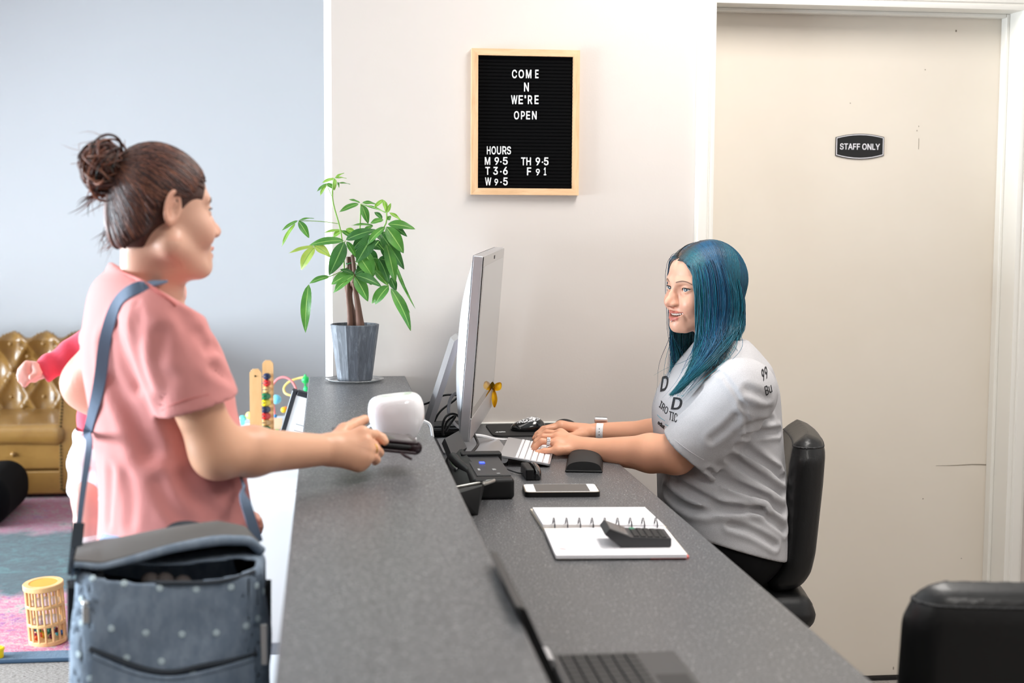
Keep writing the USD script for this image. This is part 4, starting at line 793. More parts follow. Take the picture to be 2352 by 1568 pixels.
def leaf_mat(name, c1, c2, vein):
    return K(name, {'u': ('uvmap', {'attribute': 'st'}), 's': ('separate_xyz', {}), 'c': ('math', {'math_type': 'subtract', 'value2': .5}), 'ab': ('math', {'math_type': 'absolute'}), 'k1': ('math', {'math_type': 'multiply', 'value2': 11.0}), 'k2': ('math', {'math_type': 'multiply_add', 'value2': -9.0}), 'fr': ('math', {'math_type': 'fraction'}),
        'vr': ('rgb_ramp', {'ramp': [(0, (1, 1, 1)), (.08, (0, 0, 0)), (.92, (0, 0, 0)), (1, (1, 1, 1))]}), 'mr': ('rgb_ramp', {'ramp': [(0, (1, 1, 1)), (.025, (1, 1, 1)), (.05, (0, 0, 0)), (1, (0, 0, 0))]}), 'vm': ('math', {'math_type': 'multiply', 'value2': .45}), 'mxm': ('math', {'math_type': 'maximum'}),
        't': ('texture_coordinate', {}), 'n': ('noise_texture', {'scale': 22.0, 'detail': 3.0}), 'r': ('rgb_ramp', {'ramp': [(.35, c1), (.65, c2)]}), 'mx': ('mix', {'color2': vein}), 'b': ('bump', {'strength': .35, 'distance': .0012, 'invert': True}),
        'p': ('principled_bsdf', {'roughness': .38}), 'tl': ('translucent_bsdf', {}), 'o': ('mix_closure', {'fac': .3})},
        [('u.UV', 's.vector'), ('s.y', 'c.value1'), ('c.value', 'ab.value1'), ('s.x', 'k1.value1'), ('ab.value', 'k2.value1'), ('k1.value', 'k2.value3'), ('k2.value', 'fr.value1'), ('fr.value', 'vr.fac'), ('ab.value', 'mr.fac'), ('vr.color', 'vm.value1'), ('vm.value', 'mxm.value1'), ('mr.color', 'mxm.value2'), ('t.object', 'n.vector'), ('n.fac', 'r.fac'), ('r.color', 'mx.color1'), ('mxm.value', 'mx.fac'), ('mx.color', 'p.base_color'), ('mx.color', 'tl.color'), ('mxm.value', 'b.height'), ('b.normal', 'p.normal'), ('p.BSDF', 'o.closure1'), ('tl.BSDF', 'o.closure2')], 'o.closure')
lm = {'d': leaf_mat('leaf_dark_green', lin(34, 86, 34), lin(54, 112, 44), lin(120, 165, 90)), 'm': leaf_mat('leaf_mid_green', lin(56, 116, 42), lin(82, 142, 52), lin(150, 190, 100)), 'l': leaf_mat('leaf_light_green', lin(110, 162, 46), lin(138, 184, 70), lin(190, 216, 130)), 'y': leaf_mat('leaf_yellow_green', lin(142, 166, 60), lin(162, 182, 86), lin(110, 150, 60))}
rl = random.Random(11)
def add_leaf(x0, y0, x1, y1, w, c='m', y=0.0, dy=0.0, sag=None):
    a, b = Z(x0, y0, y), Z(x1, y1, y + dy); L = np.linalg.norm(b-a); d = (b-a)/L; view = unit(_eye-a)
    side = unit(np.cross(d, view + A3(rl.uniform(-.35, .35), 0, .55))); nrm = np.cross(side, d); w = w/2.958*4/F_PX*1.0; n, m = 13, 7
    if nrm @ view < 0: nrm = -nrm
    sag = L*.10 if sag is None else sag*L; g = []; uv = []
    for i in range(n):
        t = i/(n-1); ww = w*(math.sin(math.pi*t**.85)**.75)*(1 - .25*t) if 0 < t < 1 else w*.02
        mid = a + d*L*t + nrm*(sag*4*t*(1-t))
        for j in range(m):
            s = (j/(m-1) - .5)*2; g.append(mid + side*ww*s*.5 + nrm*(abs(s)*ww*.13 + .0012*math.sin(9*t+2*s)*abs(s))); uv.append((t, j/(m-1)))
    i, j = np.meshgrid(np.arange(n-1), np.arange(m-1), indexing='ij'); q = np.stack([i*m+j, i*m+j+1, (i+1)*m+j+1, (i+1)*m+j], -1).reshape(-1, 4)
    obj('leaf', trimesh.Trimesh(np.array(g), np.vstack([q[:, [0, 1, 2]], q[:, [0, 2, 3]]]), process=False), lm[c], pp, True, uv=np.array(uv))
for L_ in [(440, 115, 505, 80, 16, 'l'), (440, 115, 521, 116, 12, 'l'), (440, 118, 353, 147, 26, 'l'), (443, 120, 438, 200, 30, 'l'), (460, 148, 546, 157, 10, 'm'), (386, 152, 318, 207, 20, 'm'), (386, 158, 340, 236, 26, 'l'), (386, 150, 441, 196, 34, 'm'), (460, 140, 470, 180, 14, 'm'),
        (188, 404, 80, 472, 26, 'm', -.02), (172, 425, 80, 582, 30, 'l', -.02), (195, 406, 266, 522, 58, 'm', -.02), (195, 402, 300, 388, 14, 'm', -.02),
        (500, 540, 265, 572, 66, 'm', -.03), (302, 578, 125, 627, 30, 'y', -.04), (302, 586, 212, 742, 84, 'y', -.05), (300, 576, 412, 652, 74, 'y', -.04),
        (506, 548, 402, 775, 110, 'd', -.06), (515, 535, 728, 468, 80, 'd', -.05), (490, 470, 366, 486, 22, 'l'), (490, 472, 428, 517, 44, 'l'), (515, 462, 592, 492, 40, 'l'), (520, 545, 585, 655, 46, 'm', -.03),
        (402, 784, 266, 832, 46, 'm', -.05), (264, 838, 242, 1167, 80, 'm', -.05),
        (570, 776, 430, 896, 70, 'm', -.07), (560, 770, 415, 838, 90, 'm', -.06), (570, 770, 474, 735, 40, 'd', -.06), (575, 770, 648, 735, 52, 'd', -.05), (580, 775, 757, 852, 80, 'd', -.08), (576, 782, 666, 952, 92, 'm', -.08),
        (602, 290, 470, 346, 44, 'm'), (612, 282, 535, 260, 18, 'm'), (626, 282, 722, 292, 28, 'm'), (624, 296, 668, 425, 62, 'm'), (640, 300, 790, 352, 18, 'm'), (770, 262, 704, 318, 30, 'l', -.05), (770, 262, 788, 348, 36, 'l', -.05), (794, 350, 822, 284, 30, 'l', -.05), (810, 350, 892, 405, 28, 'l', -.05),
        (800, 428, 986, 461, 72, 'm', -.07), (828, 440, 932, 512, 50, 'd', -.06), (790, 445, 908, 625, 104, 'm', -.09), (782, 448, 660, 572, 62, 'm', -.09), (762, 392, 708, 346, 40, 'd', -.04), (770, 398, 680, 424, 44, 'm', -.05), (700, 436, 556, 436, 20, 'm', -.03), (800, 400, 822, 372, 36, 'm', -.05),
        (702, 498, 588, 690, 118, 'd', -.08), (640, 610, 702, 778, 76, 'm', -.06), (604, 640, 698, 782, 86, 'm', -.07), (752, 488, 912, 735, 96, 'd', -.06), (748, 528, 835, 640, 70, 'm', -.04), (790, 560, 852, 830, 84, 'm', -.07), (690, 560, 760, 600, 90, 'd', -.03), (760, 550, 800, 680, 60, 'd', -.02),
        (806, 850, 714, 974, 88, 'm', -.08), (800, 845, 690, 968, 70, 'm', -.06), (820, 862, 956, 1152, 84, 'm', -.09), (850, 872, 952, 1032, 22, 'm', -.07), (845, 680, 940, 912, 24, 'm', -.05, 0, .25), (850, 722, 988, 1002, 22, 'm', -.05, 0, -.1), (738, 662, 806, 832, 80, 'd', -.05), (700, 660, 740, 790, 80, 'm', -.03), (820, 790, 858, 880, 60, 'd', -.04), (740, 660, 820, 690, 60, 'd', -.03), (710, 740, 806, 846, 56, 'm', -.05), (690, 660, 740, 720, 70, 'm', -.02), (655, 505, 560, 600, 70, 'd', -.02), (720, 470, 800, 560, 70, 'd', -.01), (770, 480, 850, 560, 60, 'm', -.02), (620, 560, 560, 650, 60, 'd', -.01), (660, 600, 730, 700, 80, 'd', -.01), (790, 640, 870, 760, 70, 'd', -.03), (810, 690, 850, 800, 60, 'm', -.02), (700, 690, 690, 800, 60, 'm', -.01), (640, 480, 700, 440, 40, 'm', .0), (560, 520, 480, 470, 40, 'm', .01), (840, 500, 900, 600, 60, 'd', -.03), (600, 700, 640, 780, 60, 'd', -.0), (830, 600, 880, 690, 50, 'd', -.02), (690, 840, 640, 760, 44, 'd', .0)]:
    add_leaf(*L_)

# ------------------------------------------------------------------ office chairs
m_leath = M('black_leather', lin(17, 17, 18), .42, bump=(180, .15), coat=.1, spec=.4); m_chrome = M('chrome', lin(190, 190, 192), .15, 1.0)
CH = A3(.93, 3.53, 0)
ch = thing('office_chair', 'black leather office chair under the seated person', 'chair', CH)
yn = 3.30; prof_f = [(1846, 978), (1825, 1010), (1817, 1060), (1811, 1120), (1806, 1200), (1800, 1270), (1786, 1320), (1765, 1350)]; prof_b = [(1846, 978), (1870, 972), (1890, 990), (1898, 1030), (1893, 1100), (1884, 1190), (1876, 1270), (1866, 1320), (1845, 1358), (1808, 1380)]
pp_ = lambda L: np.array([[at(u, v, y=yn)[0], at(u, v, y=yn)[2]*(1-k) + at(u, v, y=3.45)[2]*k] for u, v in L for k in [np.clip((1380-v)/400, 0, 1)]]); pf_, pb_ = pp_(prof_f), pp_(prof_b)
zs = np.linspace(pb_[:, 1].min(), pf_[:, 1].max(), 40); o1, o2 = np.argsort(pf_[:, 1]), np.argsort(pb_[:, 1])
xf, xb = np.interp(zs, pf_[o1, 1], pf_[o1, 0]), np.interp(zs, pb_[o2, 1], pb_[o2, 0]); cm_, hm_ = (xf+xb)/2, np.maximum((xb-xf)/2, .012)
def backf(p, grow=0.0):
    z = p[:, 2]; a_ = math.radians(-13); dx, dy = p[:, 0]-1.17, p[:, 1]-3.31; p = np.stack([1.17 + dx*math.cos(a_) - dy*math.sin(a_)*-1, 3.31 - dx*math.sin(a_)*1 + dy*math.cos(a_), z], 1)
    yy = p[:, 1]-3.49; c = np.interp(z, zs, cm_) - .014*(np.abs(yy)/.18)**2.2 + .014; h = np.interp(z, zs, hm_)
    w = np.interp(z, [.45, .5, .6, .85, .93], [.15, .175, .185, .18, .15]); r = .040
    qx, qy, qz = np.abs(p[:, 0]-c) - (h-r), np.abs(yy) - (w-r), np.maximum(z-(zs[-1]-r), (zs[0]+r)-z)
    q = np.stack([qx, qy, qz], 1); return (np.sqrt((np.maximum(q, 0)**2).sum(1)) + np.minimum(q.max(1), 0) - r)*.85 - grow
obj('backrest', polygonise(backf, (.95, 3.2, zs[0]-.04), (1.46, 3.86, zs[-1]+.04), .008), m_leath, ch, True)
zsm = at(1850, 1034, y=yn)[2]
st_ = lambda p: np.maximum(np.abs(backf(p)) - .0016, np.abs(p[:, 2] - zsm - .0) - .0022)
obj('seam', polygonise(st_, (1.02, 3.2, zsm-.012), (1.46, 3.86, zsm+.012), .0028, 4), M('seam_thread', lin(34, 34, 36), .6), ch, True)
sz = .51
sf = lambda p: smax(d_box(p, (.945, 3.53, sz-.03), (.225, .235, .05), .045), -9, .01) - .006*np.sin(p[:, 1]*26)*(p[:, 2] > sz-.03)
obj('seat', polygonise(sf, (.70, 3.26, .37), (1.25, 3.80, .54), .01), m_leath, ch, True)
obj('seat_pan', box((.82, 3.40, .375), (1.15, 3.66, .40), .01), m_black, ch); obj('gas_lift', cat(tube([(.98, 3.53, .10), (.98, 3.53, .24)], .03, 16), tube([(.98, 3.53, .24), (.98, 3.53, .38)], .016, 16)), m_chrome, ch)
for k in range(5):
    a = 2*math.pi*k/5 + .3; d = A3(math.cos(a), math.sin(a), 0); c = A3(.98, 3.53, 0)
    obj('base_leg', hull(np.vstack([c+d*.03+A3(-d[1], d[0], 0)*s+A3(0, 0, z) for s in (-.025, .025) for z in (.08, .12)] + [c+d*.29+A3(-d[1], d[0], 0)*s+A3(0, 0, z) for s in (-.015, .015) for z in (.055, .08)])), m_black, ch)
    w = trimesh.creation.cylinder(.025, .022, sections=18); w.apply_transform(trimesh.geometry.align_vectors((0, 0, 1), (-d[1], d[0], 0))); obj('caster', w.apply_translation(c+d*.29+A3(0, 0, .026)), m_black, ch)
copies(ch, [((1.02, 2.215, 0), -84, 'second black office chair, empty, in the lower right corner')], None)

# ------------------------------------------------------------------ people: shared modelling
m_skin = M('skin', (1, 1, 1), .42, spec=.35, sss=.05, tint=True, bump=(700, .08, .001))
m_eyew = M('eye_white', lin(232, 228, 226), .15, coat=.6); m_pupil = M('pupil', lin(8, 8, 10), .08, coat=1.0)
m_lash = M('dark_lash', lin(30, 22, 20), .7); m_teeth = M('teeth', lin(236, 228, 216), .25, coat=.3); m_mouth = M('mouth_inside', lin(70, 26, 26), .6)
def basis(deg, pitch=0.0, roll=0.0):
    """columns: the person's left, forward, up for a head that faces deg (from +x, counterclockwise), nods down by pitch and leans to the left by roll"""
    a = math.radians(deg); f = A3(math.cos(a), math.sin(a), 0); l = A3(-math.sin(a), math.cos(a), 0); R = np.stack([l, f, [0, 0, 1.0]], 1)
    p, r = math.radians(-pitch), math.radians(roll)
    Rx = np.array([[1, 0, 0], [0, math.cos(p), -math.sin(p)], [0, math.sin(p), math.cos(p)]]); Ry = np.array([[math.cos(r), 0, math.sin(r)], [0, 1, 0], [-math.sin(r), 0, math.cos(r)]])
    return R @ Ry @ Rx
EYE_X, EYE_Y, EYE_R = .0318, .0685, .0122
MZ = .0055      # how far the mouth sits above its rest height
def lips(smile):
    s = smile; z = MZ*s
    up = [(.0255+.006*s, .0785-.007*s, -.0665+.0055*s+z), (.014, .0900-.001*s, -.0630+.0020*s+z), (.0045, .0955-.001*s, -.0612+.001*s+z), (0, .0950-.001*s, -.0622+.001*s+z), (-.0045, .0955-.001*s, -.0612+.001*s+z), (-.014, .0900-.001*s, -.0630+.0020*s+z), (-.0255-.006*s, .0785-.007*s, -.0665+.0055*s+z)]
    lo = [(.0245+.006*s, .0790-.007*s, -.0672+.0055*s+z), (.013, .0880, -.0730-.0028*s+z), (0, .0922, -.0752-.0042*s+z), (-.013, .0880, -.0730-.0028*s+z), (-.0245-.006*s, .0790-.007*s, -.0672+.0055*s+z)]
    return up, lo
LIPR_U, LIPR_L = [.0016, .0025, .0029, .0026, .0029, .0025, .0016], [.0016, .0034, .0042, .0034, .0016]
def head_field(p, smile=0.0, full=0.0, eye=(.0046, .0042), ears=True, open_=None, cr=0.0):
    """p in head coordinates (left, forward, up); the origin lies between the ears at eye level"""
    X, Y, Zz = p[:, 0], p[:, 1], p[:, 2]; ax = np.abs(X); q = np.stack([ax, Y, Zz], 1)
    d = d_ell(p, (0, -.012+.5*cr, .030), (.0720, .092-cr, .079))
    d = smin(d, d_ell(p, (0, .026, .026), (.062, .057, .062)), .02)
    d = smin(d, d_ell(p, (0, .026, -.030), (.0545+.008*full, .060, .078)), .022)
    d = smin(d, d_cap(q, (.050+.008*full, -.004, -.052-.004*full), (.018, .064, -.093), .0175+.007*full, .014+.003*full), .022)
    d = smin(d, d_ell(p, (0, .0790, -.0915), (.0165, .0140, .0150)), .020)
    if full: d = smin(d, d_ell(p, (0, .030, -.088), (.040, .040, .022)), .02)
    d = smin(d, d_ell(q, (.0405, .050, -.026), (.021, .022, .021)), .020)                      # cheekbone
    d = smin(d, d_ell(q, (.036, .060+.004*smile, -.040+.004*smile), (.017+.004*full, .018+.003*smile, .017)), .022)     # cheek
    d = smin(d, d_cap(q, (.012, .0815, .0165), (.045, .0650, .0185), .0085, .007), .014)            # brow
    d = smax(d, -d_ell(q, (EYE_X, .0900, -.0005), (.0180, .0150, .0110)), .012)                  # socket
    d = smin(d, d_ell(p, (0, .0725, -.065), (.026, .0155, .022)), .018)                             # muzzle
    d = smin(d, d_chain(p, [(0, .0860, .008), (0, .0935, -.012), (0, .1030, -.0275), (0, .1065, -.0325)], [.0048, .0054, .0066, .0076], .008), .0095)   # nose
    d = smin(d, d_ell(q, (.0105, .0945, -.0362), (.0062, .0100, .0060)), .0085)
    d = smin(d, d_cap(q, (.0058, .0920, -.018), (.0105, .0915, -.033), .0062, .0062), .006)
    d = smin(d, d_cap(p, (0, .104, -.037), (0, .093, -.043), .0046, .0036), .006)
    d = smax(d, -d_cap(q, (.0054, .0995, -.0440), (.0060, .0985, -.0405), .0024, .0014), .003)
    # lids around the eyeball with an almond opening
    ey = q - np.array([EYE_X, EYE_Y, 0], np.float32); lid = np.sqrt((ey**2).sum(1)) - (EYE_R + .0017)
    hu, hl = eye; w = .0142; zt_ = ey[:, 2] - .10*(ey[:, 0]); Ru, Rl = (w*w + hu*hu)/(2*hu), (w*w + hl*hl)/(2*hl)
    alm = np.maximum(np.sqrt(ey[:, 0]**2 + (zt_ + Ru - hu)**2) - Ru, np.sqrt(ey[:, 0]**2 + (zt_ - Rl + hl)**2) - Rl)
    d = smin(d, lid, .004)
    d = d + .0011*np.exp(-((zt_ - hu - .0042 - .4*hu*(1-(ey[:, 0]/w)**2))/.0013)**2)*(np.abs(ey[:, 0]) < .016)*(Y > .05)          # crease above the lid
    d = smax(d, -np.maximum(alm, -(Y - .05)), .0012)
    up, lo = lips(smile)
    d = smin(d, d_chain(p, up, LIPR_U, .003), .0035)
    d = smin(d, d_chain(p, lo, LIPR_L, .003), .0045)
    bow = .0040*smile*(X/.02)**2 + MZ*smile
    if open_ is None: open_ = .0004 + .0044*smile
    cut = np.maximum(d_ell(np.stack([X, Y, Zz - bow], 1), (0, .090, -.0676-.0009*smile), (.0242+.0055*smile, .024, open_)), -(Y-.066))
    d = smax(d, -cut, .0016)
    d = d + .0024*smile*np.exp(-(np.abs(d_chain(q, [(.0185, .093, -.043), (.030, .081, -.058), (.0345, .072, -.074)], [0, 0, 0], .001))/.0034)**2)    # smile fold
    d = d + .0008*np.exp(-(np.abs(d_chain(q, [(.020, .0795, -.0115), (.030, .082, -.0150), (.043, .0700, -.0120)], [0, 0, 0], .001))/.0025)**2)
    if ears:
        e = (q - np.array([.0715, -.006, .003], np.float32))/.84; e = np.stack([e[:, 0], e[:, 1]*math.cos(.25)-e[:, 2]*math.sin(.25)*1, e[:, 1]*math.sin(.25)+e[:, 2]*math.cos(.25)], 1); e[:, 0] = e[:, 0] + .35*e[:, 1]
        disc = d_ell(e, (0, 0, 0), (.0055, .0175, .0300)); rim = np.abs(np.sqrt((e[:, 1]/.0165)**2 + ((e[:, 2]-.001)/.029)**2) - 1)*.0165
        rimd = np.sqrt(rim**2 + (e[:, 0]-.0045)**2) - np.where(e[:, 2] < -.012, .0042, .0036)
        ear = smin(disc, rimd, .004); ear = smax(ear, -d_ell(e, (.008, .004, -.003), (.0065, .0082, .0125)), .003); ear = smin(ear, d_ell(e, (.002, .0145, -.006), (.0045, .004, .0065)), .003)
        d = smin(d, ear*.84, .006)
    return d
def face_parts(par, C, R, gaze, iris_col, lash=True, brow_col=(70, 50, 40), smile=0.0, eye=(.0046, .0042), teeth=True, sides=(1, -1)):
    W_ = lambda v: C + np.asarray(v) @ R.T
    mi = K(par.rsplit('/', 1)[1] + '_iris', {'t': ('texture_coordinate', {}), 'n': ('noise_texture', {'scale': 900.0}), 'r': ('rgb_ramp', {'ramp': [(.3, tuple(np.array(lin(*iris_col))*.55)), (.7, lin(*iris_col))]}), 'p': ('principled_bsdf', {'roughness': .1, 'coat_weight': 1.0})}, [('t.object', 'n.vector'), ('n.fac', 'r.fac'), ('r.color', 'p.base_color')])
    mbw = M(par.rsplit('/', 1)[1] + '_brow', lin(*brow_col), .8)
    for s in sides:
        c = W_((s*EYE_X, EYE_Y, 0)); eb = obj('eyeball', trimesh.creation.icosphere(3, EYE_R).apply_translation(c), m_eyew, par, True); g = unit(gaze)
        al = trimesh.geometry.align_vectors((0, 0, 1), g)
        def cap_(rad, lift): n = 24; a0 = math.asin(rad/EYE_R); return moved(lathe([((EYE_R+lift)*math.sin(a), (EYE_R+lift)*math.cos(a)) for a in np.linspace(a0, 0, 6)], n), al).apply_translation(c)
        obj('iris', cap_(.0058, .0001), mi, eb, True); obj('pupil', cap_(.0024, .0002), m_pupil, eb, True)
        hu = eye[0]; w = .0142; xs_ = np.linspace(-w*.97, w*.97, 15); Ru = (w*w+hu*hu)/(2*hu)
        z_ = np.sqrt(Ru**2 - xs_**2) - (Ru - hu) + .10*xs_; yy = np.sqrt(np.maximum((EYE_R+.0016)**2 - xs_**2 - z_**2, .00001))
        L_ = np.stack([s*(EYE_X+xs_), EYE_Y + yy, z_], 1); obj('eyelash', tube(W_(L_ + [0, .0009, .0002]), [.0004] + [.0009]*13 + [.0007], 6), m_lash, par, True)
        b = spline([(s*.0125, .0885, .0165), (s*.024, .0865, .0205), (s*.036, .0785, .0205), (s*.049, .0630, .0115)], 16)
        pts = W_(b); nn = (np.stack([np.full(16, .25*s), np.full(16, 1.0), np.full(16, .25)], 1)) @ R.T
        for k in range(24):      # keep the brow on the skin
            pass
        BROWS.append((par, pts, nn, mbw))
    if teeth:
        up = []
        for i in range(10):
            x = (i-4.5)*.0052; y = .0862 - 15.0*x*x; z = -.0640 + MZ*smile + 9.0*x*x*smile
            up.append(moved(rbox((-.0024, -.004, -.0052), (.0024, .002, .004), .0014, 2), frame_of((x, y, z), (1, -28*x, 0), (0, 0, 1))))
        for i, t in enumerate(up):
            v = t.vertices; t.vertices = W_(v); obj('tooth', t, m_teeth, par, True)
        obj('mouth_inside', trimesh.Trimesh(W_(ball((0, .064, -.069), .0001).vertices*0 + trimesh.creation.icosphere(2, 1.0).vertices*[.023, .014, .010] + [0, .062, -.0685+MZ*smile]), trimesh.creation.icosphere(2, 1.0).faces, process=False), m_mouth, par, True)
BROWS = []
def on_surface(fn, pts, dirs, far=.03, steps=40):
    """moves points along dirs onto the zero level of fn (sphere tracing)"""
    p = np.array(pts, np.float32).copy(); d = np.asarray(dirs, np.float32); d = d/np.linalg.norm(d, axis=1, keepdims=True)
    for _ in range(steps): p = p + d*np.clip(fn(p), -.02, .05)[:, None]*.85
    return p.astype(float)
def normals_of(fn, p, h=.0015):
    p = np.asarray(p, np.float32); g = np.stack([fn(p + np.eye(3, dtype=np.float32)[k]*h) - fn(p - np.eye(3, dtype=np.float32)[k]*h) for k in range(3)], 1); return g/(np.linalg.norm(g, axis=1, keepdims=True) + 1e-9)
def hand_field(p, wrist, wr, fingers, thumb, fr=.0078, pr=.0125, k=.010):
    """wrist: point; fingers: joint lists from knuckle to tip; thumb: joint list from its base"""
    d = None
    for i, f in enumerate(fingers):
        e = d_cap(p, np.asarray(wrist) + .25*(np.asarray(f[0])-wrist), f[0], wr*.60, pr); d = e if d is None else smin(d, e, .0075)
    d = smin(d, d_cap(p, fingers[0][0], fingers[-1][0], pr*.85, pr*.85), .012)
    d = smin(d, d_cap(p, wrist + .15*(np.asarray(thumb[0])-wrist), thumb[0], wr*.55, .0135), .012)
    fd = None
    for i, f in enumerate(fingers):
        s = [1.0, 1.05, 1.0, .86][i] if len(fingers) == 4 else 1
        r = [fr*1.12*s, fr*1.03*s, fr*.95*s, fr*.80*s][:len(f)]; e = d_chain(p, f, r, .003); fd = e if fd is None else np.minimum(fd, e)
    fd = smin(fd, d_chain(p, thumb, [.0125, .0105, .0088][:len(thumb)], .004), .0015)
    return smin(d, fd, k*.6)
def folds_at(q, folds, k1=1.0, k2=.5, ks=1.0):
    a = np.zeros(len(q), np.float32)
    for pts, dep, wid in folds:
        m = 4*wid*ks; lo, hi = pts.min(0)-m, pts.max(0)+m; k = ((q > lo) & (q < hi)).all(1)
        if k.any():
            e = poly_dist(q[k], pts); w_ = wid*ks; a[k] += k1*dep*(np.exp(-(e/w_)**2) - k2*np.exp(-((e-2.0*w_)/w_)**2))
    return a
def poly_dist(p, pts):
    d = None
    for a, b in zip(pts[:-1], pts[1:]):
        e = d_cap(p, a, b, 0.0); d = e if d is None else np.minimum(d, e)
    return d
def loft(zs_, cx, cy, a, b, fx, fy, p, pw=2.3):
    """upright body section: centre (cx, cy), half depth a along (fx, fy), half width b across, as functions of z"""
    z = p[:, 2]; I = lambda v: np.interp(z, zs_, v).astype(np.float32)
    dx, dy = p[:, 0]-I(cx), p[:, 1]-I(cy); u, v = (dx*fx + dy*fy)/I(a), (dx*fy - dy*fx)/I(b)
    r = (np.abs(u)**pw + np.abs(v)**pw)**(1/pw); d = (r-1)*np.minimum(I(a), I(b))
    return np.maximum(d, np.maximum(z-zs_[-1], zs_[0]-z)) if zs_[0] < zs_[-1] else d
def dense(c, n=16): return np.interp
def resample(zk, vk, n=60):
    o = np.argsort(zk); return PchipInterpolator(np.array(zk)[o], np.array(vk)[o])
def decal(par, fn, txt, quad, m, bold=False, lift=.0007, name='print'):
    """lettering laid on a garment: quad = photo positions of its lower left, lower right and upper left corner; it lands on the cloth's own surface"""
    t = meshkit.text_mesh(txt, .02, .0008, bold) if isinstance(txt, str) else txt
    v, f = trimesh.remesh.subdivide_to_size(t.vertices, t.faces, .0022, max_iter=6); lo, hi = v.min(0), v.max(0)
    s, k = (v[:, 0]-lo[0])/(hi[0]-lo[0]), (v[:, 1]-lo[1])/(hi[1]-lo[1]); q = np.array(quad, float)
    uv = q[0] + s[:, None]*(q[1]-q[0]) + k[:, None]*(q[2]-q[0])
    dr = _fw + np.outer((uv[:, 0]-1176)/F_PX, _rt) + np.outer((784-uv[:, 1])/F_PX, _up); dr /= np.linalg.norm(dr, axis=1, keepdims=True)
    z0 = v[:, 2] - lo[2]; start = _eye + dr*(q[0].size and START[0]); p = on_surface(fn, start, dr, steps=60); n = normals_of(fn, p)
    obj(name, trimesh.Trimesh(p + n*(lift + (z0 > .0004)*.0004)[:, None]*1.0, f, process=False), m, par, False)
START = [2.9]

# ------------------------------------------------------------------ seated person with blue hair
BC, BR = A3(.912, 3.478, 1.262), basis(203.5, 3, 3)
bh = lambda v: BC + np.asarray(v, float) @ BR.T
sb = thing('person', 'seated person with long blue hair and a light grey T-shirt typing at the worktop', 'person', (.95, 3.48, 0))
SKB = np.array(lin(226, 172, 146)); SM = .85
def to_head(p, C, R): return ((p - C.astype(np.float32)) @ R.astype(np.float32))
NB = A3(.965, 3.50, 1.075)
def b_head(p):
    h = head_field(to_head(p, BC, BR), smile=SM, eye=(.0047, .0038), ears=False)
    d = smin(h, d_cap(p, bh((0, -.030, -.050)), NB, .048, .056), .025)
    return smin(d, d_ell(p, (.955, 3.49, 1.05), (.09, .16, .045)), .03)
def tints(mesh, C, R, base, smile, lip=(.72, .40, .44), blush=.12):
    q = to_head(mesh.vertices.astype(np.float32), C, R); up, lo = lips(smile); t = np.tile(base, (len(q), 1)).astype(float)
    dl = np.minimum(d_chain(q, up, LIPR_U, .003), d_chain(q, lo, LIPR_L, .003)); k = np.clip((.0018-dl)/.0012, 0, 1)[:, None]*(q[:, 1:2] > .07)
    t = t*(1-k) + t*np.array(lip)*k
    qa = np.stack([np.abs(q[:, 0]), q[:, 1], q[:, 2]], 1); bl = np.exp(-((np.linalg.norm(qa-[.040, .065, -.036], axis=1))/.020)**2)[:, None] + .8*np.exp(-((np.linalg.norm(qa-[.0, .108, -.037], axis=1))/.013)**2)[:, None]
    t *= 1 - blush*np.clip(bl, 0, 1)*np.array([0.15, 1.0, 1.0])
    inn = np.clip((.082 - np.linalg.norm(qa-[.0, 0.0, 0.0], axis=1))*0, 0, 1)
    return t
hm1 = polygonise(b_head, BC-A3(.16, .22, .26), BC+A3(.20, .20, .13), .0019)
# arms and hands
PB = lambda u, v, y: at(u, v, y=y)
elL, wrL = PB(1553, 1043, 3.36), PB(1352, 1034, 3.52); shL, shR = A3(.965, 3.30, 1.02), A3(.965, 3.665, 1.02); elR, wrR = PB(1545, 1000, 3.74), PB(1372, 992, 3.80)
FL = [[PB(1288, 996, 3.585), PB(1256, 993, 3.60), PB(1239, 1002, 3.605), PB(1230, 1013, 3.61)], [PB(1281, 1003, 3.56), PB(1248, 1003, 3.565), PB(1232, 1014, 3.57), PB(1225, 1025, 3.575)], [PB(1278, 1016, 3.537), PB(1244, 1013, 3.54), PB(1230, 1025, 3.545), PB(1224, 1037, 3.55)], [PB(1281, 1033, 3.517), PB(1250, 1035, 3.52), PB(1235, 1039, 3.525), PB(1223, 1043, 3.53)]]
TL = [PB(1318, 1030, 3.565), PB(1288, 1032, 3.59), PB(1264, 1032, 3.60)]
FR = [[PB(1289, 979, 3.775), PB(1254, 985, 3.768), PB(1239, 996, 3.765), PB(1231, 1006, 3.76)], [PB(1287, 976, 3.80), PB(1248, 985, 3.80), PB(1234, 997, 3.795), PB(1227, 1007, 3.79)], [PB(1289, 977, 3.82), PB(1252, 986, 3.82), PB(1239, 996, 3.82), PB(1233, 1004, 3.82)], [PB(1294, 980, 3.84), PB(1264, 988, 3.845), PB(1253, 996, 3.85), PB(1247, 1002, 3.85)]]
TR = [PB(1338, 998, 3.775), PB(1306, 1003, 3.75), PB(1280, 1008, 3.735)]
def arm_l(p):
    d = d_chain(p, [shL, elL], [.048, .043], .02); d = smin(d, d_chain(p, [elL, elL + .28*(wrL-elL), wrL], [.043, .0445, .0285], .02), .03)
    d = smin(d, d_cap(p, wrL, wrL + .6*(FL[1][0]-wrL), .0265, .018), .02)
    return smin(d, hand_field(p, wrL + .15*(FL[1][0]-wrL), .027, FL, TL), .012)
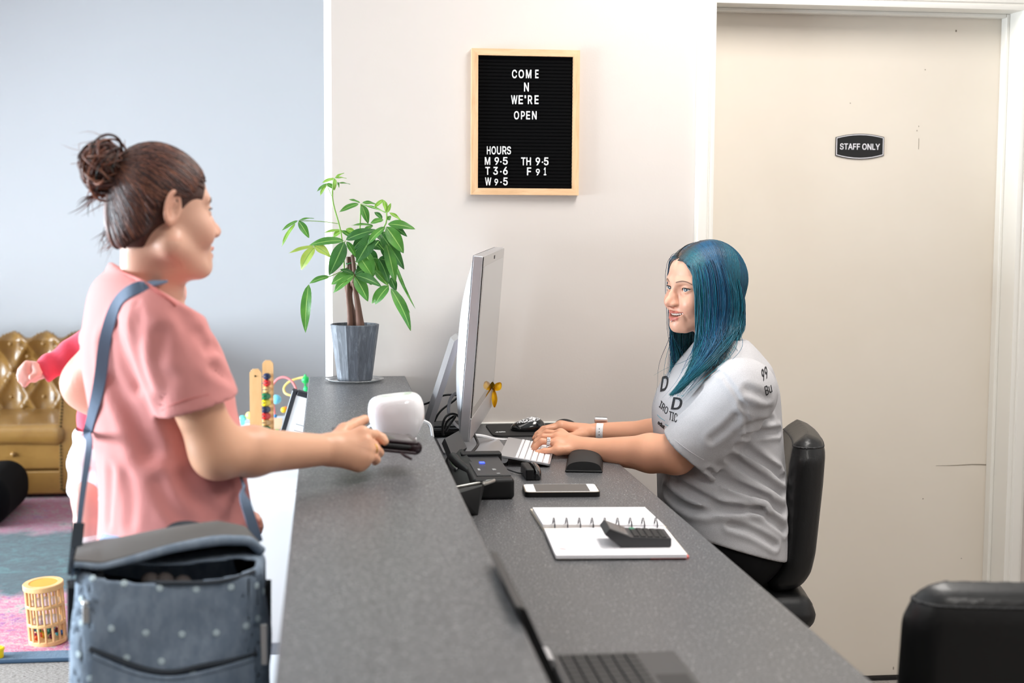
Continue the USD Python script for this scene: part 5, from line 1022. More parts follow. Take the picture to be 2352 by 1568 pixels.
def arm_r(p):
    d = d_chain(p, [shR, elR], [.050, .044], .02); d = smin(d, d_chain(p, [elR, elR + .28*(wrR-elR), wrR], [.040, .0385, .025], .02), .03)
    return smin(d, hand_field(p, wrR + .1*(FR[1][0]-wrR), .026, FR, TR), .012)
bx = lambda pts, m: (np.min(pts, 0)-m, np.max(pts, 0)+m)
al_ = polygonise(arm_l, *bx([shL+A3(-.03, 0, -.04), elL, wrL, *[q for f in FL for q in f]], .055), .0024); ar_ = polygonise(arm_r, *bx([shR+A3(-.03, 0, -.04), elR, wrR, *[q for f in FR for q in f]], .055), .0026)
def knuckle_tint(m, pts, base):
    t = np.tile(base, (len(m.vertices), 1)); 
    for q in pts: t *= 1 - (.13*np.exp(-(np.linalg.norm(m.vertices-q, axis=1)/.010)**2))[:, None]*np.array([.2, 1, 1])
    return t
SKA_ = np.array(lin(226, 166, 134))
body = cat(hm1, al_, ar_); tt = np.vstack([tints(hm1, BC, BR, SKB, SM), knuckle_tint(al_, [q for f in FL for q in (f[0], f[1], f[-1])], SKA_), knuckle_tint(ar_, [q for f in FR for q in (f[0], f[1], f[-1])], SKA_)])
obj('body', body, m_skin, sb, True, tint=tt)
face_parts(sb, BC, BR, (-.75, -.655, .08), (92, 112, 122), brow_col=(132, 102, 86), smile=SM, eye=(.0047, .0038))
for par, pts, nn, mt in BROWS:
    q = on_surface(b_head, pts + nn*.012/1.1, -nn); n = normals_of(b_head, q)
    obj('eyebrow', ribbon(q + n*.0003, n, np.interp(np.linspace(0, 1, 16), [0, .3, 1], [.0024, .0036, .0010]), .0010), mt, par, True)
BROWS.clear()
obj('lip_stud', cat(ball(bh((.006, .0985, -.0775)), .0016), ball(bh((.006, .0975, -.0765)), .0012)), m_chrome, sb, True)
# nails
m_nail2 = M('finger_nail', lin(236, 176, 160), .2, coat=.5)
# T-shirt
zk = [.585, .61, .68, .74, .83, .90, 1.00, 1.06, 1.10, 1.13]; xf_ = [.835, .832, .824, .816, .812, .812, .820, .850, .884, .905]; xb_ = [1.128, 1.130, 1.131, 1.129, 1.120, 1.113, 1.103, 1.083, 1.055, 1.025]; hw = [.208, .210, .203, .186, .168, .162, .162, .160, .118, .080]
zz_ = np.linspace(.585, 1.13, 90); fxx, bxx, hww = resample(zk, xf_)(zz_), resample(zk, xb_)(zz_), resample(zk, hw)(zz_)
hemL = [PB(1525, 1000, 3.32), PB(1620, 1066, 3.32)]; hc = at(1583, 1040, y=3.34) + A3(0, .01, 0); axL = unit(hc - shL); hemr = .064
hcR = elR + .35*(shR-elR); axR = unit(elR-shR)
hem_n = unit(A3(.30, 0, 1.0)); hem_o = A3(.865, 3.48, .672)
def b_torso(p):
    d = loft(zz_, (fxx+bxx)/2, np.full(90, 3.483), (bxx-fxx)/2, hww, -1.0, 0.0, p, 2.35)
    return smin(d, d_ell(p, (.868, 3.48, .945), (.062, .135, .075)), .05)
FOLDS = []      # polylines on the cloth, with depth and width
def zoomB(x, y): return 1450 + x/2.45, 760 + y/2.45
def sleeve(p, sh, ax, L, r0, r1): return d_cap(p, sh - ax*.0, sh + ax*L, r0, r1)
LL = np.dot(hc-shL, axL); LR = .20
def b_shirt0(p):
    d = b_torso(p)
    eL = smax(smax(sleeve(p, shL, axL, LL+.03, .084, .076), (p - hc.astype(np.float32)) @ axL.astype(np.float32), .004), -sleeve(p, hc - axL*.035, axL, .09, .070, .070), .003)
    eR = smax(smax(sleeve(p, shR, axR, LR+.03, .073, .064), (p - (shR+axR*LR).astype(np.float32)) @ axR.astype(np.float32), .004), -sleeve(p, shR+axR*(LR-.03), axR, .09, .057, .057), .003)
    d = smin(smin(d, eL, .014), eR, .03)
    return smin(d, d_cap(p, (.975, 3.38, 1.075), (.975, 3.585, 1.075), .040, .040), .04)
def trace(uv, fn, t0=2.9):
    uv = np.asarray(uv, float); dr = _fw + np.outer((uv[:, 0]-1176)/F_PX, _rt) + np.outer((784-uv[:, 1])/F_PX, _up); dr /= np.linalg.norm(dr, axis=1, keepdims=True); p = on_surface(fn, _eye + dr*t0, dr, steps=60); return p
def trace_ok(uv, fn, t0=2.9):
    d_ = np.array(uv, float); d_ = spline(np.c_[d_, np.zeros(len(d_))], 12)[:, :2] if len(d_) > 2 else d_; d_ = d_[::2] if len(d_) > 6 else d_; p = trace(d_, fn, t0); return p[np.abs(fn(p.astype(np.float32))) < .004]
for pts, dep, wid in [([(640, 585), (730, 572), (845, 562)], .007, .008), ([(600, 635), (720, 715), (862, 848)], .008, .009), ([(545, 700), (690, 805), (868, 930)], .009, .009), ([(475, 798), (560, 850), (750, 955), (880, 1035)], .009, .010), ([(330, 775), (480, 850), (690, 915), (800, 950)], .006, .009), ([(250, 840), (370, 925), (600, 1005), (780, 985)], .009, .010), ([(200, 900), (300, 985), (480, 1010), (640, 1000)], .008, .010),
        ([(640, 690), (750, 745), (850, 790)], .005, .007), ([(700, 1000), (800, 1070), (870, 1130)], .006, .009), ([(430, 780), (620, 905), (700, 940)], .005, .006), ([(560, 1090), (700, 1140), (830, 1220)], .004, .008), ([(330, 250), (380, 180), (450, 140)], .006, .008), ([(300, 330), (345, 265), (400, 215)], .005, .007),
        ([(390, 330), (330, 400), (250, 480)], .004, .009), ([(600, 480), (520, 560), (440, 620)], .003, .009), ([(520, 250), (590, 350), (640, 450), (648, 540), (630, 590)], .0020, .0055), ([(380, 240), (450, 225), (520, 245)], .002, .0055), ([(660, 330), (760, 380)], .003, .010), ([(640, 420), (700, 440), (790, 440)], .003, .009), ([(650, 540), (690, 520), (800, 500)], .003, .008)]:
    q_ = trace_ok([zoomB(*q) for q in pts], b_shirt0)
    if len(q_) > 1: FOLDS.append((q_, dep, wid))
def b_shirt(p):
    d = b_shirt0(p); near = np.abs(d) < .03
    if near.any():
        q = p[near]; a = folds_at(q, FOLDS, 1.45, .45)
        a += .0016*(meshkit.fbm(q*np.array([14, 14, 30]), 2, 5).astype(np.float32) - .5)
        dn = d[near] + a; d = d.copy(); d[near] = dn
    d = smax(d, -((p - hem_o.astype(np.float32)) @ hem_n.astype(np.float32)) - .004*np.sin(p[:, 1]*40)*.3, .004)
    return d
m_tee = K('heather_grey_cotton', {'t': ('texture_coordinate', {}), 'm': ('mapping', {'scale': (420, 420, 1500)}), 'n': ('noise_texture', {'scale': 1.0, 'detail': 3.0, 'roughness': .7}), 'r': ('rgb_ramp', {'ramp': [(.25, lin(166, 164, 166)), (.55, lin(187, 185, 187)), (.8, lin(198, 197, 199))]}), 'b': ('bump', {'strength': .25, 'distance': .0012}), 'p': ('principled_bsdf', {'roughness': .9, 'specular_ior_level': .15, 'sheen_weight': .1})},
    [('t.object', 'm.vector'), ('m.vector', 'n.vector'), ('n.fac', 'r.fac'), ('r.color', 'p.base_color'), ('n.fac', 'b.height'), ('b.normal', 'p.normal')])
sh_ = polygonise(b_shirt, (.72, 3.20, .56), (1.17, 3.78, 1.16), .0036)
shirt = obj('shirt', sh_, m_tee, sb, True)
m_prt = M('black_print', lin(26, 26, 30), .8); m_teal = M('teal_print', lin(60, 150, 165), .8); m_st = M('stitching', lin(196, 194, 196), .9)
zo = lambda x, y: (1480 + x/6.03, 780 + y/6.03)
for txt, q, bo in [('D', [(222, 722), (318, 700), (250, 512)], True), ('D', [(370, 965), (505, 975), (405, 795)], True), ('IRO', [(205, 930), (310, 1040), (235, 840)], False), ('TIC', [(340, 1110), (450, 1150), (350, 985)], False), ('ediat', [(188, 1165), (275, 1240), (200, 1110)], True), ('99', [(1640, 580), (1715, 520), (1612, 420)], True), ('Bu', [(1685, 775), (1770, 720), (1660, 650)], False)]:
    decal(shirt, b_shirt, txt, [zo(*k) for k in q], m_prt, bo)
for q in [[(285, 480), (335, 525)], [(180, 1040), (225, 1085), (285, 1122)], [(460, 770), (540, 778)], [(290, 1170), (330, 1195)]]:
    p_ = trace([zo(*k) for k in q], b_shirt); obj('print_line', tube(p_ + normals_of(b_shirt, p_)*.0005, .0006, 5), m_teal, shirt, True)
def hemline(uv, nm='hem_stitch'):
    p_ = trace(uv, b_shirt); obj(nm, tube(spline(p_ + normals_of(b_shirt, p_)*.0003, 30), .0006, 4), m_st, shirt, True)
hemline([(1535, 996), (1560, 1018), (1590, 1040), (1617, 1056)])
# trousers and shoes
def b_legs(p):
    d = d_ell(p, (.995, 3.483, .630), (.130, .185, .105))
    for s in (-1, 1):
        hip, kn, an = A3(1.00, 3.483+s*.095, .625), A3(.575, 3.483+s*.115, .60), A3(.56, 3.483+s*.10, .10)
        d = smin(d, d_chain(p, [hip, kn], [.090, .066], .02), .05); d = smin(d, d_chain(p, [kn, kn+.35*(an-kn), an], [.064, .060, .043], .02), .03)
    return d + .002*np.sin(p[:, 0]*60 + p[:, 2]*45)*np.exp(-((p[:, 0]-1.0)/.12)**2)
m_pant = M('black_trousers', lin(14, 14, 16), .85, bump=(500, .15), spec=.2)
obj('trousers', polygonise(b_legs, (.46, 3.24, .06), (1.19, 3.74, .78), .008), m_pant, sb, True)
c_ = trace([(1733, 1241)], b_legs)[0]; n_c = normals_of(b_legs, [c_])[0]
obj('pocket_badge', moved(lathe([(0, .0012), (.0085, .0012), (.010, .0004), (.010, -.001)], 24), frame_of(c_, np.cross(n_c, A3(0, 0, 1)), n_c)), M('badge_grey', lin(110, 110, 112), .5), sb)
for s in (-1, 1): obj('shoe', polygonise(lambda p: smax(smin(d_ell(p, (.56, 3.483+s*.10, .05), (.055, .045, .055)), d_ell(p, (.47, 3.483+s*.10, .035), (.10, .043, .04)), .03), -(p[:, 2]-.002), .004), (.34, 3.30, -.01), (.64, 3.66, .13), .008), m_black, sb, True)
# ring, watch
rm, rpp = FL[2][0], FL[2][1]; rc_ = rm + .55*(rpp-rm); rd = unit(rpp-rm); e1 = unit(np.cross(rd, [0, 0, 1.0])); e2 = np.cross(rd, e1)
m_silver = M('silver', lin(200, 200, 204), .18, 1.0); m_gem = M('diamond', (.95, .95, 1.0), .02, trans=.6, ior=2.2)
rg_ = thing('finger_ring', 'silver diamond ring on the seated person\'s left hand', 'ring', rc_)
obj('band', cat([tube([rc_ + rd*o + (e1*math.cos(a) + e2*math.sin(a))*.0092 for a in np.linspace(0, 2*math.pi, 30, endpoint=False)], .0013, 8, True) for o in (-.0022, 0, .0022)]), m_silver, rg_, True)
nv = unit(_eye - rc_ + A3(0, 0, 1.2)); nv = unit(nv - rd*np.dot(nv, rd)); sd = np.cross(rd, nv)
for i in (-1, 0, 1):
    for j in range(-2, 3):
        a = j*.42; dq = nv*math.cos(a) + sd*math.sin(a); s = .0021 if i else .0026; obj('stone', moved(trimesh.creation.icosphere(0, s), trimesh.transformations.translation_matrix(rc_ + rd*i*.0031 + dq*.0106)), m_gem if (i + j) % 2 == 0 else m_silver, rg_, False)
wc_ = PB(1379, 991, 3.797); wd_ = unit(elR-wrR); w1 = unit(np.cross(wd_, [0, 0, 1.0])); w2 = unit(np.cross(w1, wd_)); w2 = w2 if w2[2] > 0 else -w2
wt_ = thing('wrist_watch', 'white smart watch on the seated person\'s far wrist', 'watch', wc_)
def bandp(a): return wc_ + w1*.0275*math.cos(a) + w2*.0255*math.sin(a)
aa = np.linspace(math.radians(112), math.radians(428), 40); bp = np.array([bandp(a) for a in aa]); bn_ = np.array([unit(w1*math.cos(a) + w2*math.sin(a)) for a in aa])
obj('strap', ribbon(bp, bn_, .0185, .0022), m_wht, wt_, True)
aw_ = A3(0, 1, 0) - wd_*wd_[1]; nW = unit(w2 + .75*unit(aw_)); cW = frame_of(wc_ + nW*.0245, wd_, nW)
obj('case', moved(rbox((-.018, -.0195, 0), (.018, .0195, .0100), .004), cW), M('pale_metal_case', lin(226, 226, 228), .35, .3), wt_); obj('glass', moved(rbox((-.0160, -.0175, .0090), (.0160, .0175, .0112), .0015), cW), m_glass, wt_)
am_ = max(np.linspace(0, 6.283, 90), key=lambda a: np.dot(unit(w1*math.cos(a) + w2*math.sin(a)), unit(_eye-wc_)))
for a in (am_-.30, am_, am_+.30): obj('strap_hole', ball(bandp(a) + unit(w1*math.cos(a) + w2*math.sin(a))*.0011, .0013, 1), m_black, wt_, True)
# hair: a cap close to the skull and several hundred locks
m_hair = K('dyed_hair', {'a': ('attribute', {'attribute': 'tint'}), 't': ('texture_coordinate', {}), 'n': ('noise_texture', {'scale': 420.0, 'detail': 2.0}), 'm': ('mapping', {'scale': (1, 1, .06)}), 'r': ('rgb_ramp', {'ramp': [(.25, (.55, .55, .55)), (.7, (1.25, 1.25, 1.25))]}), 'mx': ('mix', {'mix_type': 'multiply', 'fac': 1.0}), 'b': ('bump', {'strength': .5, 'distance': .001}), 'p': ('principled_bsdf', {'roughness': .42, 'specular_ior_level': .4})},
    [('t.object', 'm.vector'), ('m.vector', 'n.vector'), ('n.fac', 'r.fac'), ('a.color', 'mx.color1'), ('r.color', 'mx.color2'), ('mx.color', 'p.base_color'), ('n.fac', 'b.height'), ('b.normal', 'p.normal')])
def cap_b(p):
    q = to_head(p, BC, BR); d = smin(d_ell(q, (0, -.014, .028), (.0785, .0975, .0850)), d_cap(q, (0, -.050, 0), (0, -.055, -.10), .060, .05), .04)
    d = smin(d, d_ell(q, (0, .026, .026), (.066, .0605, .0665)), .02); return smax(d, -d_ell(q, (0, .088, -.031), (.0665, .060, .108)), .006)
capm = polygonise(cap_b, BC-A3(.14, .14, .19), BC+A3(.16, .15, .14), .004)
hq = to_head(capm.vertices.astype(np.float32), BC, BR); 
cB = [lin(8, 92, 128), lin(12, 116, 142), lin(6, 70, 118), lin(20, 132, 146), lin(4, 54, 88), lin(10, 104, 136)]; root_c = np.array(lin(58, 52, 48))
kk_ = np.clip((hq[:, 1]-.045)/.02, 0, 1)[:, None]*np.clip((hq[:, 2]-.035)/.02, 0, 1)[:, None]*np.clip((.055-np.abs(hq[:, 0]))/.015, 0, 1)[:, None]
obj('hair_cap', capm, m_hair, sb, True, tint=np.array(lin(4, 50, 72))*(1-kk_) + np.array(lin(86, 72, 62))*kk_)
rh = random.Random(5)
def outside(curves, lift=.7):
    P_ = np.vstack([c[0] for c in curves]).astype(np.float32); rr = np.repeat([c[1] for c in curves], [len(c[0]) for c in curves])*lift
    for _ in range(4):
        d = cap_b(P_) - rr; k = d < 0
        if k.any(): P_[k] -= normals_of(cap_b, P_[k])*d[k][:, None]
    o = 0; out = []
    for c in curves: n = len(c[0]); out.append((P_[o:o+n].astype(float), *c[1:])); o += n
    return out
part_f, part_b = bh((.004, .080, .070)), bh((.002, -.075, .075))
def streak(s):  # dye tones across the hair; mid highlight and darker shade put into the colour
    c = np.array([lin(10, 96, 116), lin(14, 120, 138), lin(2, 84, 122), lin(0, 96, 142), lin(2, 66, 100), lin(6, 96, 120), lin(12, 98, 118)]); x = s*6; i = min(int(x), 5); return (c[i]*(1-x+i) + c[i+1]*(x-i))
def lock_mesh(pts, r, cols, flat=.6):
    n = len(pts); return tube(pts, r*np.interp(np.linspace(0, 1, n), [0, .12, .6, 1], [.55, 1, .9, .18]), 6), np.repeat(cols, 6, 0)
def lock_group(name, curves, par):
    curves = outside(curves)
    V, F, T, o = [], [], [], 0
    for pts, r, c0, rootlen in curves:
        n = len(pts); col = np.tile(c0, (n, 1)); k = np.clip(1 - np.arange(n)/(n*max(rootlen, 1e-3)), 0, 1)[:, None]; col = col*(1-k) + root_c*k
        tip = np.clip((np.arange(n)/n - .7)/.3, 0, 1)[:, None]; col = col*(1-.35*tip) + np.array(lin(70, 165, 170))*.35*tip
        m = tube(pts, r*np.interp(np.linspace(0, 1, n), [0, .1, .6, 1], [.6, 1, .9, .15]), 6); tcol = np.vstack([np.repeat(col, 6, 0), col[:1], col[-1:]])
        V.append(m.vertices); F.append(m.faces + o); T.append(tcol); o += len(m.vertices)
    obj(name, trimesh.Trimesh(np.vstack(V), np.vstack(F), process=False), m_hair, par, True, tint=np.vstack(T))
PBv = lambda L_: np.array([PB(*q) for q in L_])
front = PBv([(1560, 586, 3.452), (1583, 606, 3.415), (1594, 650, 3.388), (1598, 705, 3.380), (1598, 760, 3.376), (1594, 812, 3.366), (1576, 862, 3.345), (1540, 908, 3.335)])
mid = PBv([(1600, 566, 3.475), (1640, 600, 3.405), (1653, 650, 3.378), (1655, 705, 3.372), (1650, 752, 3.362), (1634, 800, 3.335), (1598, 850, 3.315), (1555, 900, 3.325)])
rear = PBv([(1632, 562, 3.52), (1683, 605, 3.45), (1700, 655, 3.43), (1707, 705, 3.425), (1702, 745, 3.415), (1682, 782, 3.365), (1625, 842, 3.300), (1560, 893, 3.318)])
S_ = np.linspace(0, 1, 200); curves = []
for i in range(1500):
    s = rh.random(); w = np.array([max(0, 1-2*s), 1-abs(2*s-1), max(0, 2*s-1)]); base = w[0]*front + w[1]*mid + w[2]*rear
    lay = rh.random(); inn = np.interp(np.arange(8), [0, 1, 4, 6, 7], [.001, .006, .020, .010, .006])*lay; cen = BC + A3(.01, .02, 0)
    q = base.copy(); rt_ = part_f*(1-s) + part_b*s; rt_ = BC + (rt_-BC)*(1.0 if s < .1 or s > .9 else 1.0) + A3(0, 0, .022*math.sin(math.pi*s)); q[0] = rt_
    for k in range(8): q[k] = q[k] + unit(A3(cen[0]-q[k][0], cen[1]-q[k][1], .0))*inn[k] + np.array([rh.gauss(0, 1), rh.gauss(0, 1), rh.gauss(0, .5)])*(.0006 + .00045*k)
    drop = rh.random(); m = 8 if drop > .35 else 7
    if rh.random() < .12: q[6:] = q[5] + A3(rh.gauss(.0, .02), rh.gauss(-.01, .01), -.03)*np.array([[1], [1.6]])
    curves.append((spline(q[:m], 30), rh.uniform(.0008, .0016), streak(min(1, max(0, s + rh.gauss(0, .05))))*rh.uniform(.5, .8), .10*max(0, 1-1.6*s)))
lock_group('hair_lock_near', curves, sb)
ff_ = PBv([(1556, 588, 3.456), (1543, 596, 3.50), (1536, 640, 3.53), (1538, 700, 3.535), (1541, 760, 3.535), (1545, 820, 3.53), (1540, 870, 3.50), (1534, 912, 3.47)]); fr_ = PBv([(1628, 562, 3.52), (1640, 590, 3.57), (1620, 650, 3.60), (1606, 710, 3.60), (1600, 765, 3.59), (1598, 810, 3.57), (1580, 860, 3.52), (1556, 900, 3.46)]); curves = []
for i in range(380):
    s = rh.random()**.8; q = ff_*(1-s) + fr_*s
    for k in range(8): q[k] = q[k] + np.array([rh.gauss(0, 1), rh.gauss(0, 1), rh.gauss(0, .5)])*(.0008 + .0007*k)
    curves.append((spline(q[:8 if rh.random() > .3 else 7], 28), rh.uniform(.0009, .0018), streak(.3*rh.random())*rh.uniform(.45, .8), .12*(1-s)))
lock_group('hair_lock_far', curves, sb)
curves = []
bk0 = PBv([(1610, 562, 3.49), (1664, 587, 3.50), (1690, 640, 3.50), (1696, 700, 3.50), (1694, 748, 3.49), (1682, 780, 3.47)])
for i in range(700):
    s = rh.random(); q = bk0.copy(); q[0] = part_f*(1-.5-.5*s) + part_b*(.5+.5*s) + A3(0, 0, .012); q[:, 1] += np.array([0, .02, .05, .06, .06, .05])*2.2*(s-.62)
    q[1:] += A3(-.015, 0, 0)*abs(2*s-.8)
    for k in range(6): q[k] = q[k] + np.array([rh.gauss(0, 1), rh.gauss(0, 1), rh.gauss(0, .5)])*(.0010 + .0006*k)
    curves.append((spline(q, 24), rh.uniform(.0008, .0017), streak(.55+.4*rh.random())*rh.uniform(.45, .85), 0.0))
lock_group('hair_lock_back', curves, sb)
curves = []
for i in range(70):
    s = rh.random(); w = np.array([max(0, 1-2*s), 1-abs(2*s-1), max(0, 2*s-1)]); q = w[0]*front + w[1]*mid + w[2]*rear if i % 3 else ff_.copy()
    q = q + np.array([rh.gauss(0, .003), -.002-abs(rh.gauss(0, .003)), rh.gauss(0, .003)]); q[5:] += np.array([rh.gauss(0, .012), rh.gauss(-.004, .006), rh.gauss(0, .01)])
    curves.append((spline(q, 34), rh.uniform(.0004, .0009), np.array(rh.choice(cB))*rh.uniform(.6, 1.0), 0.03))
lock_group('stray_hair', curves, sb)

# ------------------------------------------------------------------ standing person with a bun, holding a wallet
QA = lambda u, v, y: at(u, v, y=y)
AC, AR = A3(-.277, 2.421, 1.437), basis(31, 0, 3)
ah = lambda v: AC + np.asarray(v, float) @ AR.T
sa_ = thing('person', 'standing person with a brown bun and pink T-shirt reaching across the counter', 'person', (-.3, 2.45, 0))
SKA = np.array(lin(226, 176, 152)); FULL = .7; CRA = .020
NA = QA(338, 668, 2.45)
def a_head(p):
    d = head_field(to_head(p, AC, AR), smile=.18, full=FULL, eye=(.0040, .0034), cr=CRA)
    d = smin(d, d_cap(p, ah((0, -.016, -.055)), NA + A3(.006, 0, 0), .043, .050), .025)
    return smin(d, d_ell(p, NA - A3(.0, -.02, .045), (.055, .10, .045)), .04)
hmA = polygonise(a_head, AC-A3(.17, .20, .26), AC+A3(.17, .17, .13), .0023)
shA, elA, wrA = QA(372, 742, 2.295), QA(500, 1038, 2.315), QA(745, 1033, 2.49)
ZA = lambda x, y, yy: QA(680 + x/8.71, 920 + y/8.71, yy - .14)
FA = [[ZA(1330, 655, 2.655), ZA(1590, 690, 2.69), ZA(1715, 750, 2.69), ZA(1775, 815, 2.685)], [ZA(1395, 830, 2.645), ZA(1540, 900, 2.67), ZA(1600, 960, 2.69), ZA(1600, 1010, 2.71)], [ZA(1425, 965, 2.64), ZA(1590, 985, 2.66), ZA(1660, 1035, 2.68), ZA(1640, 1090, 2.70)], [ZA(1390, 1120, 2.635), ZA(1545, 1120, 2.65), ZA(1605, 1180, 2.665), ZA(1580, 1230, 2.68)]]
TA = [ZA(960, 600, 2.68), ZA(1190, 470, 2.71), ZA(1375, 375, 2.725)]
def a_arm(p):
    d = d_chain(p, [shA, elA], [.042, .038], .02); d = smin(d, d_chain(p, [elA, elA+.3*(wrA-elA), wrA], [.038, .0385, .0268], .02), .03)
    wq = wrA + .08*(FA[1][0]-wrA)
    d = smin(d, hand_field(p, wq, .031, FA, TA, fr=.0092, pr=.0115), .016)
    return smin(d, d_cap(p, wq + A3(.01, .005, -.008), ZA(1250, 1240, 2.64), .020, .017), .014)
amA = polygonise(a_arm, *bx([shA, elA, wrA, TA[-1], *[q for f in FA for q in f]], .07), .0030)
shAL, elAL, haAL = QA(300, 730, 2.63), QA(206, 880, 2.70), QA(585, 1196, 2.60)
wrAL = elAL + .66*(haAL-elAL)
FAL = [[haAL + A3(-.02, 0, .02), QA(586, 1187, 2.58), QA(594, 1196, 2.565)], [haAL + A3(-.022, 0, .004), QA(588, 1198, 2.58), QA(597, 1208, 2.565)], [haAL+A3(-.024, 0, -.010), QA(586, 1210, 2.58), QA(594, 1219, 2.565)], [haAL+A3(-.026, 0, -.022), QA(580, 1221, 2.58), QA(587, 1229, 2.565)]]
def a_arm2(p):
    d = d_chain(p, [shAL, elAL], [.046, .046], .02); d = smin(d, d_chain(p, [elAL, wrAL], [.045, .030], .02), .03)
    return smin(d, hand_field(p, wrAL, .028, FAL, [wrAL+A3(.03, -.02, .03), wrAL+A3(.06, -.04, .045), wrAL+A3(.085, -.05, .05)]), .014)
amA2 = polygonise(a_arm2, *bx([shAL, elAL, wrAL, haAL, *[q for f in FAL for q in f]], .07), .0045)
bodyA = cat(hmA, amA, amA2)
ttA = np.vstack([tints(hmA, AC, AR, SKA, .18, lip=(.82, .50, .50)), knuckle_tint(amA, [q for f in FA for q in (f[0], f[1])], np.array(lin(226, 172, 140))), np.tile(np.array(lin(222, 170, 150)), (len(amA2.vertices), 1))])
qe = to_head(bodyA.vertices.astype(np.float32), AC, AR); ke = np.clip((np.abs(qe[:, 0])-.070)/.006, 0, 1)*(np.abs(qe[:, 1]+.012) < .03)*(np.abs(qe[:, 2]) < .05); ttA *= 1 - ke[:, None]*np.array([.0, .10, .12])
obj('body', bodyA, m_skin, sa_, True, tint=ttA)
face_parts(sa_, AC, AR, (.80, .58, -.12), (90, 110, 110), brow_col=(90, 62, 46), eye=(.0040, .0034), teeth=False)
for par, pts, nn, mt in BROWS:
    q = on_surface(a_head, pts + nn*.011, -nn); n = normals_of(a_head, q)
    obj('eyebrow', ribbon(q + n*.0003, n, np.interp(np.linspace(0, 1, 16), [0, .3, 1], [.0030, .0042, .0014]), .0012), mt, par, True)
BROWS.clear()
fbx, fby = math.cos(math.radians(18)), math.sin(math.radians(18))
zvA = [(598, 274, 398), (622, 246, 408), (645, 222, 424), (668, 208, 440), (700, 197, 444), (760, 190, 462), (820, 190, 492), (880, 200, 522), (950, 212, 538), (1000, 217, 550), (1100, 228, 562), (1180, 230, 574), (1250, 226, 584), (1300, 224, 588)]
zA_ = np.array([QA(350, v, 2.45)[2] for v, _, _ in zvA]); ctr = np.array([QA((a+b)/2, v, 2.475)[:2] for v, a, b in zvA]); wpx = np.array([b-a for v, a, b in zvA])/1355.0/2
hbA = np.array([.062, .085, .115, .140, .158, .158, .150, .146, .144, .146, .160, .175, .182, .185]); ha_ = np.sqrt(np.maximum(wpx**2 - (hbA*.309*.92)**2, .003))/.955
zzA = np.linspace(zA_.min(), zA_.max(), 80); cxA, cyA, haA, hbA_ = [resample(zA_, k)(zzA) for k in (ctr[:, 0], ctr[:, 1], ha_, hbA)]
hcA = QA(436, 932, 2.31); axA = unit(elA - shA); LA = float(np.dot(hcA-shA, axA))
nhem = unit(np.array([.26, .10, -1.0]))
def a_shirt0(p):
    d = loft(zzA, cxA, cyA, haA, hbA_, fbx, fby, p, 2.25)
    d = smin(d, d_ell(p, QA(440, 850, 2.47), (.045, .11, .070)), .05)
    e = smax(d_cap(p, shA + A3(0, .012, 0), shA + axA*(LA+.06), .062, .068), (p - hcA.astype(np.float32)) @ nhem.astype(np.float32), .004)
    e = smax(e, -d_cap(p, shA+axA*(LA-.04), shA+axA*(LA+.2), .053, .055), .003)
    d = smin(d, e, .018)
    d = smin(d, smax(d_cap(p, shAL, shAL + .6*(elAL-shAL), .068, .060), (p - (shAL+.5*(elAL-shAL)).astype(np.float32)) @ unit(elAL-shAL).astype(np.float32), .004), .03)
    d = smin(d, d_cap(p, QA(372, 700, 2.33), QA(300, 695, 2.58), .040, .040), .05)
    return d
zoA = lambda x, y: (x/3.357, 600 + y/3.357)
zoB = lambda x, y: (x/3.13, 1067 + y/3.13)
FOLDA = []
for f_, pts, dep, wid in [(zoA, [(830, 640), (860, 850), (960, 1050), (1080, 1300), (1180, 1540)], .012, .014), (zoA, [(890, 480), (920, 620), (990, 850), (1090, 1000)], .007, .010), (zoA, [(1090, 480), (1060, 620), (1085, 800), (1170, 1000)], .006, .010), (zoA, [(1240, 560), (1230, 720), (1230, 900)], .006, .010), (zoA, [(1390, 400), (1500, 600), (1600, 760)], .006, .011), (zoA, [(1320, 900), (1250, 1020), (1215, 1150)], .005, .010), (zoA, [(1060, 330), (1030, 500), (1100, 330)], .003, .006),
        (zoA, [(1540, 560), (1600, 640), (1650, 640)], .006, .008), (zoA, [(1600, 690), (1680, 690)], .006, .007), (zoA, [(1640, 830), (1760, 900)], .006, .008), (zoB, [(1330, 100), (1400, 230), (1520, 330), (1700, 420)], .007, .012), (zoB, [(800, 60), (790, 250), (780, 430)], .006, .010), (zoB, [(920, 80), (950, 280), (930, 450)], .004, .010), (zoB, [(1150, 130), (1250, 320), (1380, 420)], .005, .010), (zoB, [(1560, 100), (1640, 250), (1740, 340)], .005, .010)]:
    q_ = trace_ok([f_(*q) for q in pts], a_shirt0, 1.9)
    if len(q_) > 1: FOLDA.append((q_, dep, wid))
neck_o, neck_n = QA(336, 648, 2.45), unit(np.array([.60, .12, 1.0]))
def a_shirt(p):
    d = a_shirt0(p); near = np.abs(d) < .03
    if near.any():
        q = p[near]; a = folds_at(q, FOLDA, .6, .5, 1.15)
        a += .003*(meshkit.fbm(q*np.array([12, 12, 7]), 2, 9).astype(np.float32) - .5)
        d = d.copy(); d[near] += a
    d = smax(d, (p - neck_o.astype(np.float32)) @ neck_n.astype(np.float32), .005)
    return smax(d, -(p[:, 2] - QA(350, 1285, 2.45)[2]), .004)
m_pink = M('pink_cotton', lin(226, 152, 148), .9, sheen=.15, spec=.12, bump=(900, .2, .001), var=(3.5, lin(222, 145, 141), .4, .7))
shm = polygonise(a_shirt, (-.47, 2.16, .78), (-.08, 2.74, 1.38), .0045)
shirtA = obj('shirt', shm, m_pink, sa_, True)
colr = trace([(276, 622), (300, 634), (345, 658), (380, 682), (404, 702)], a_shirt, 1.9)
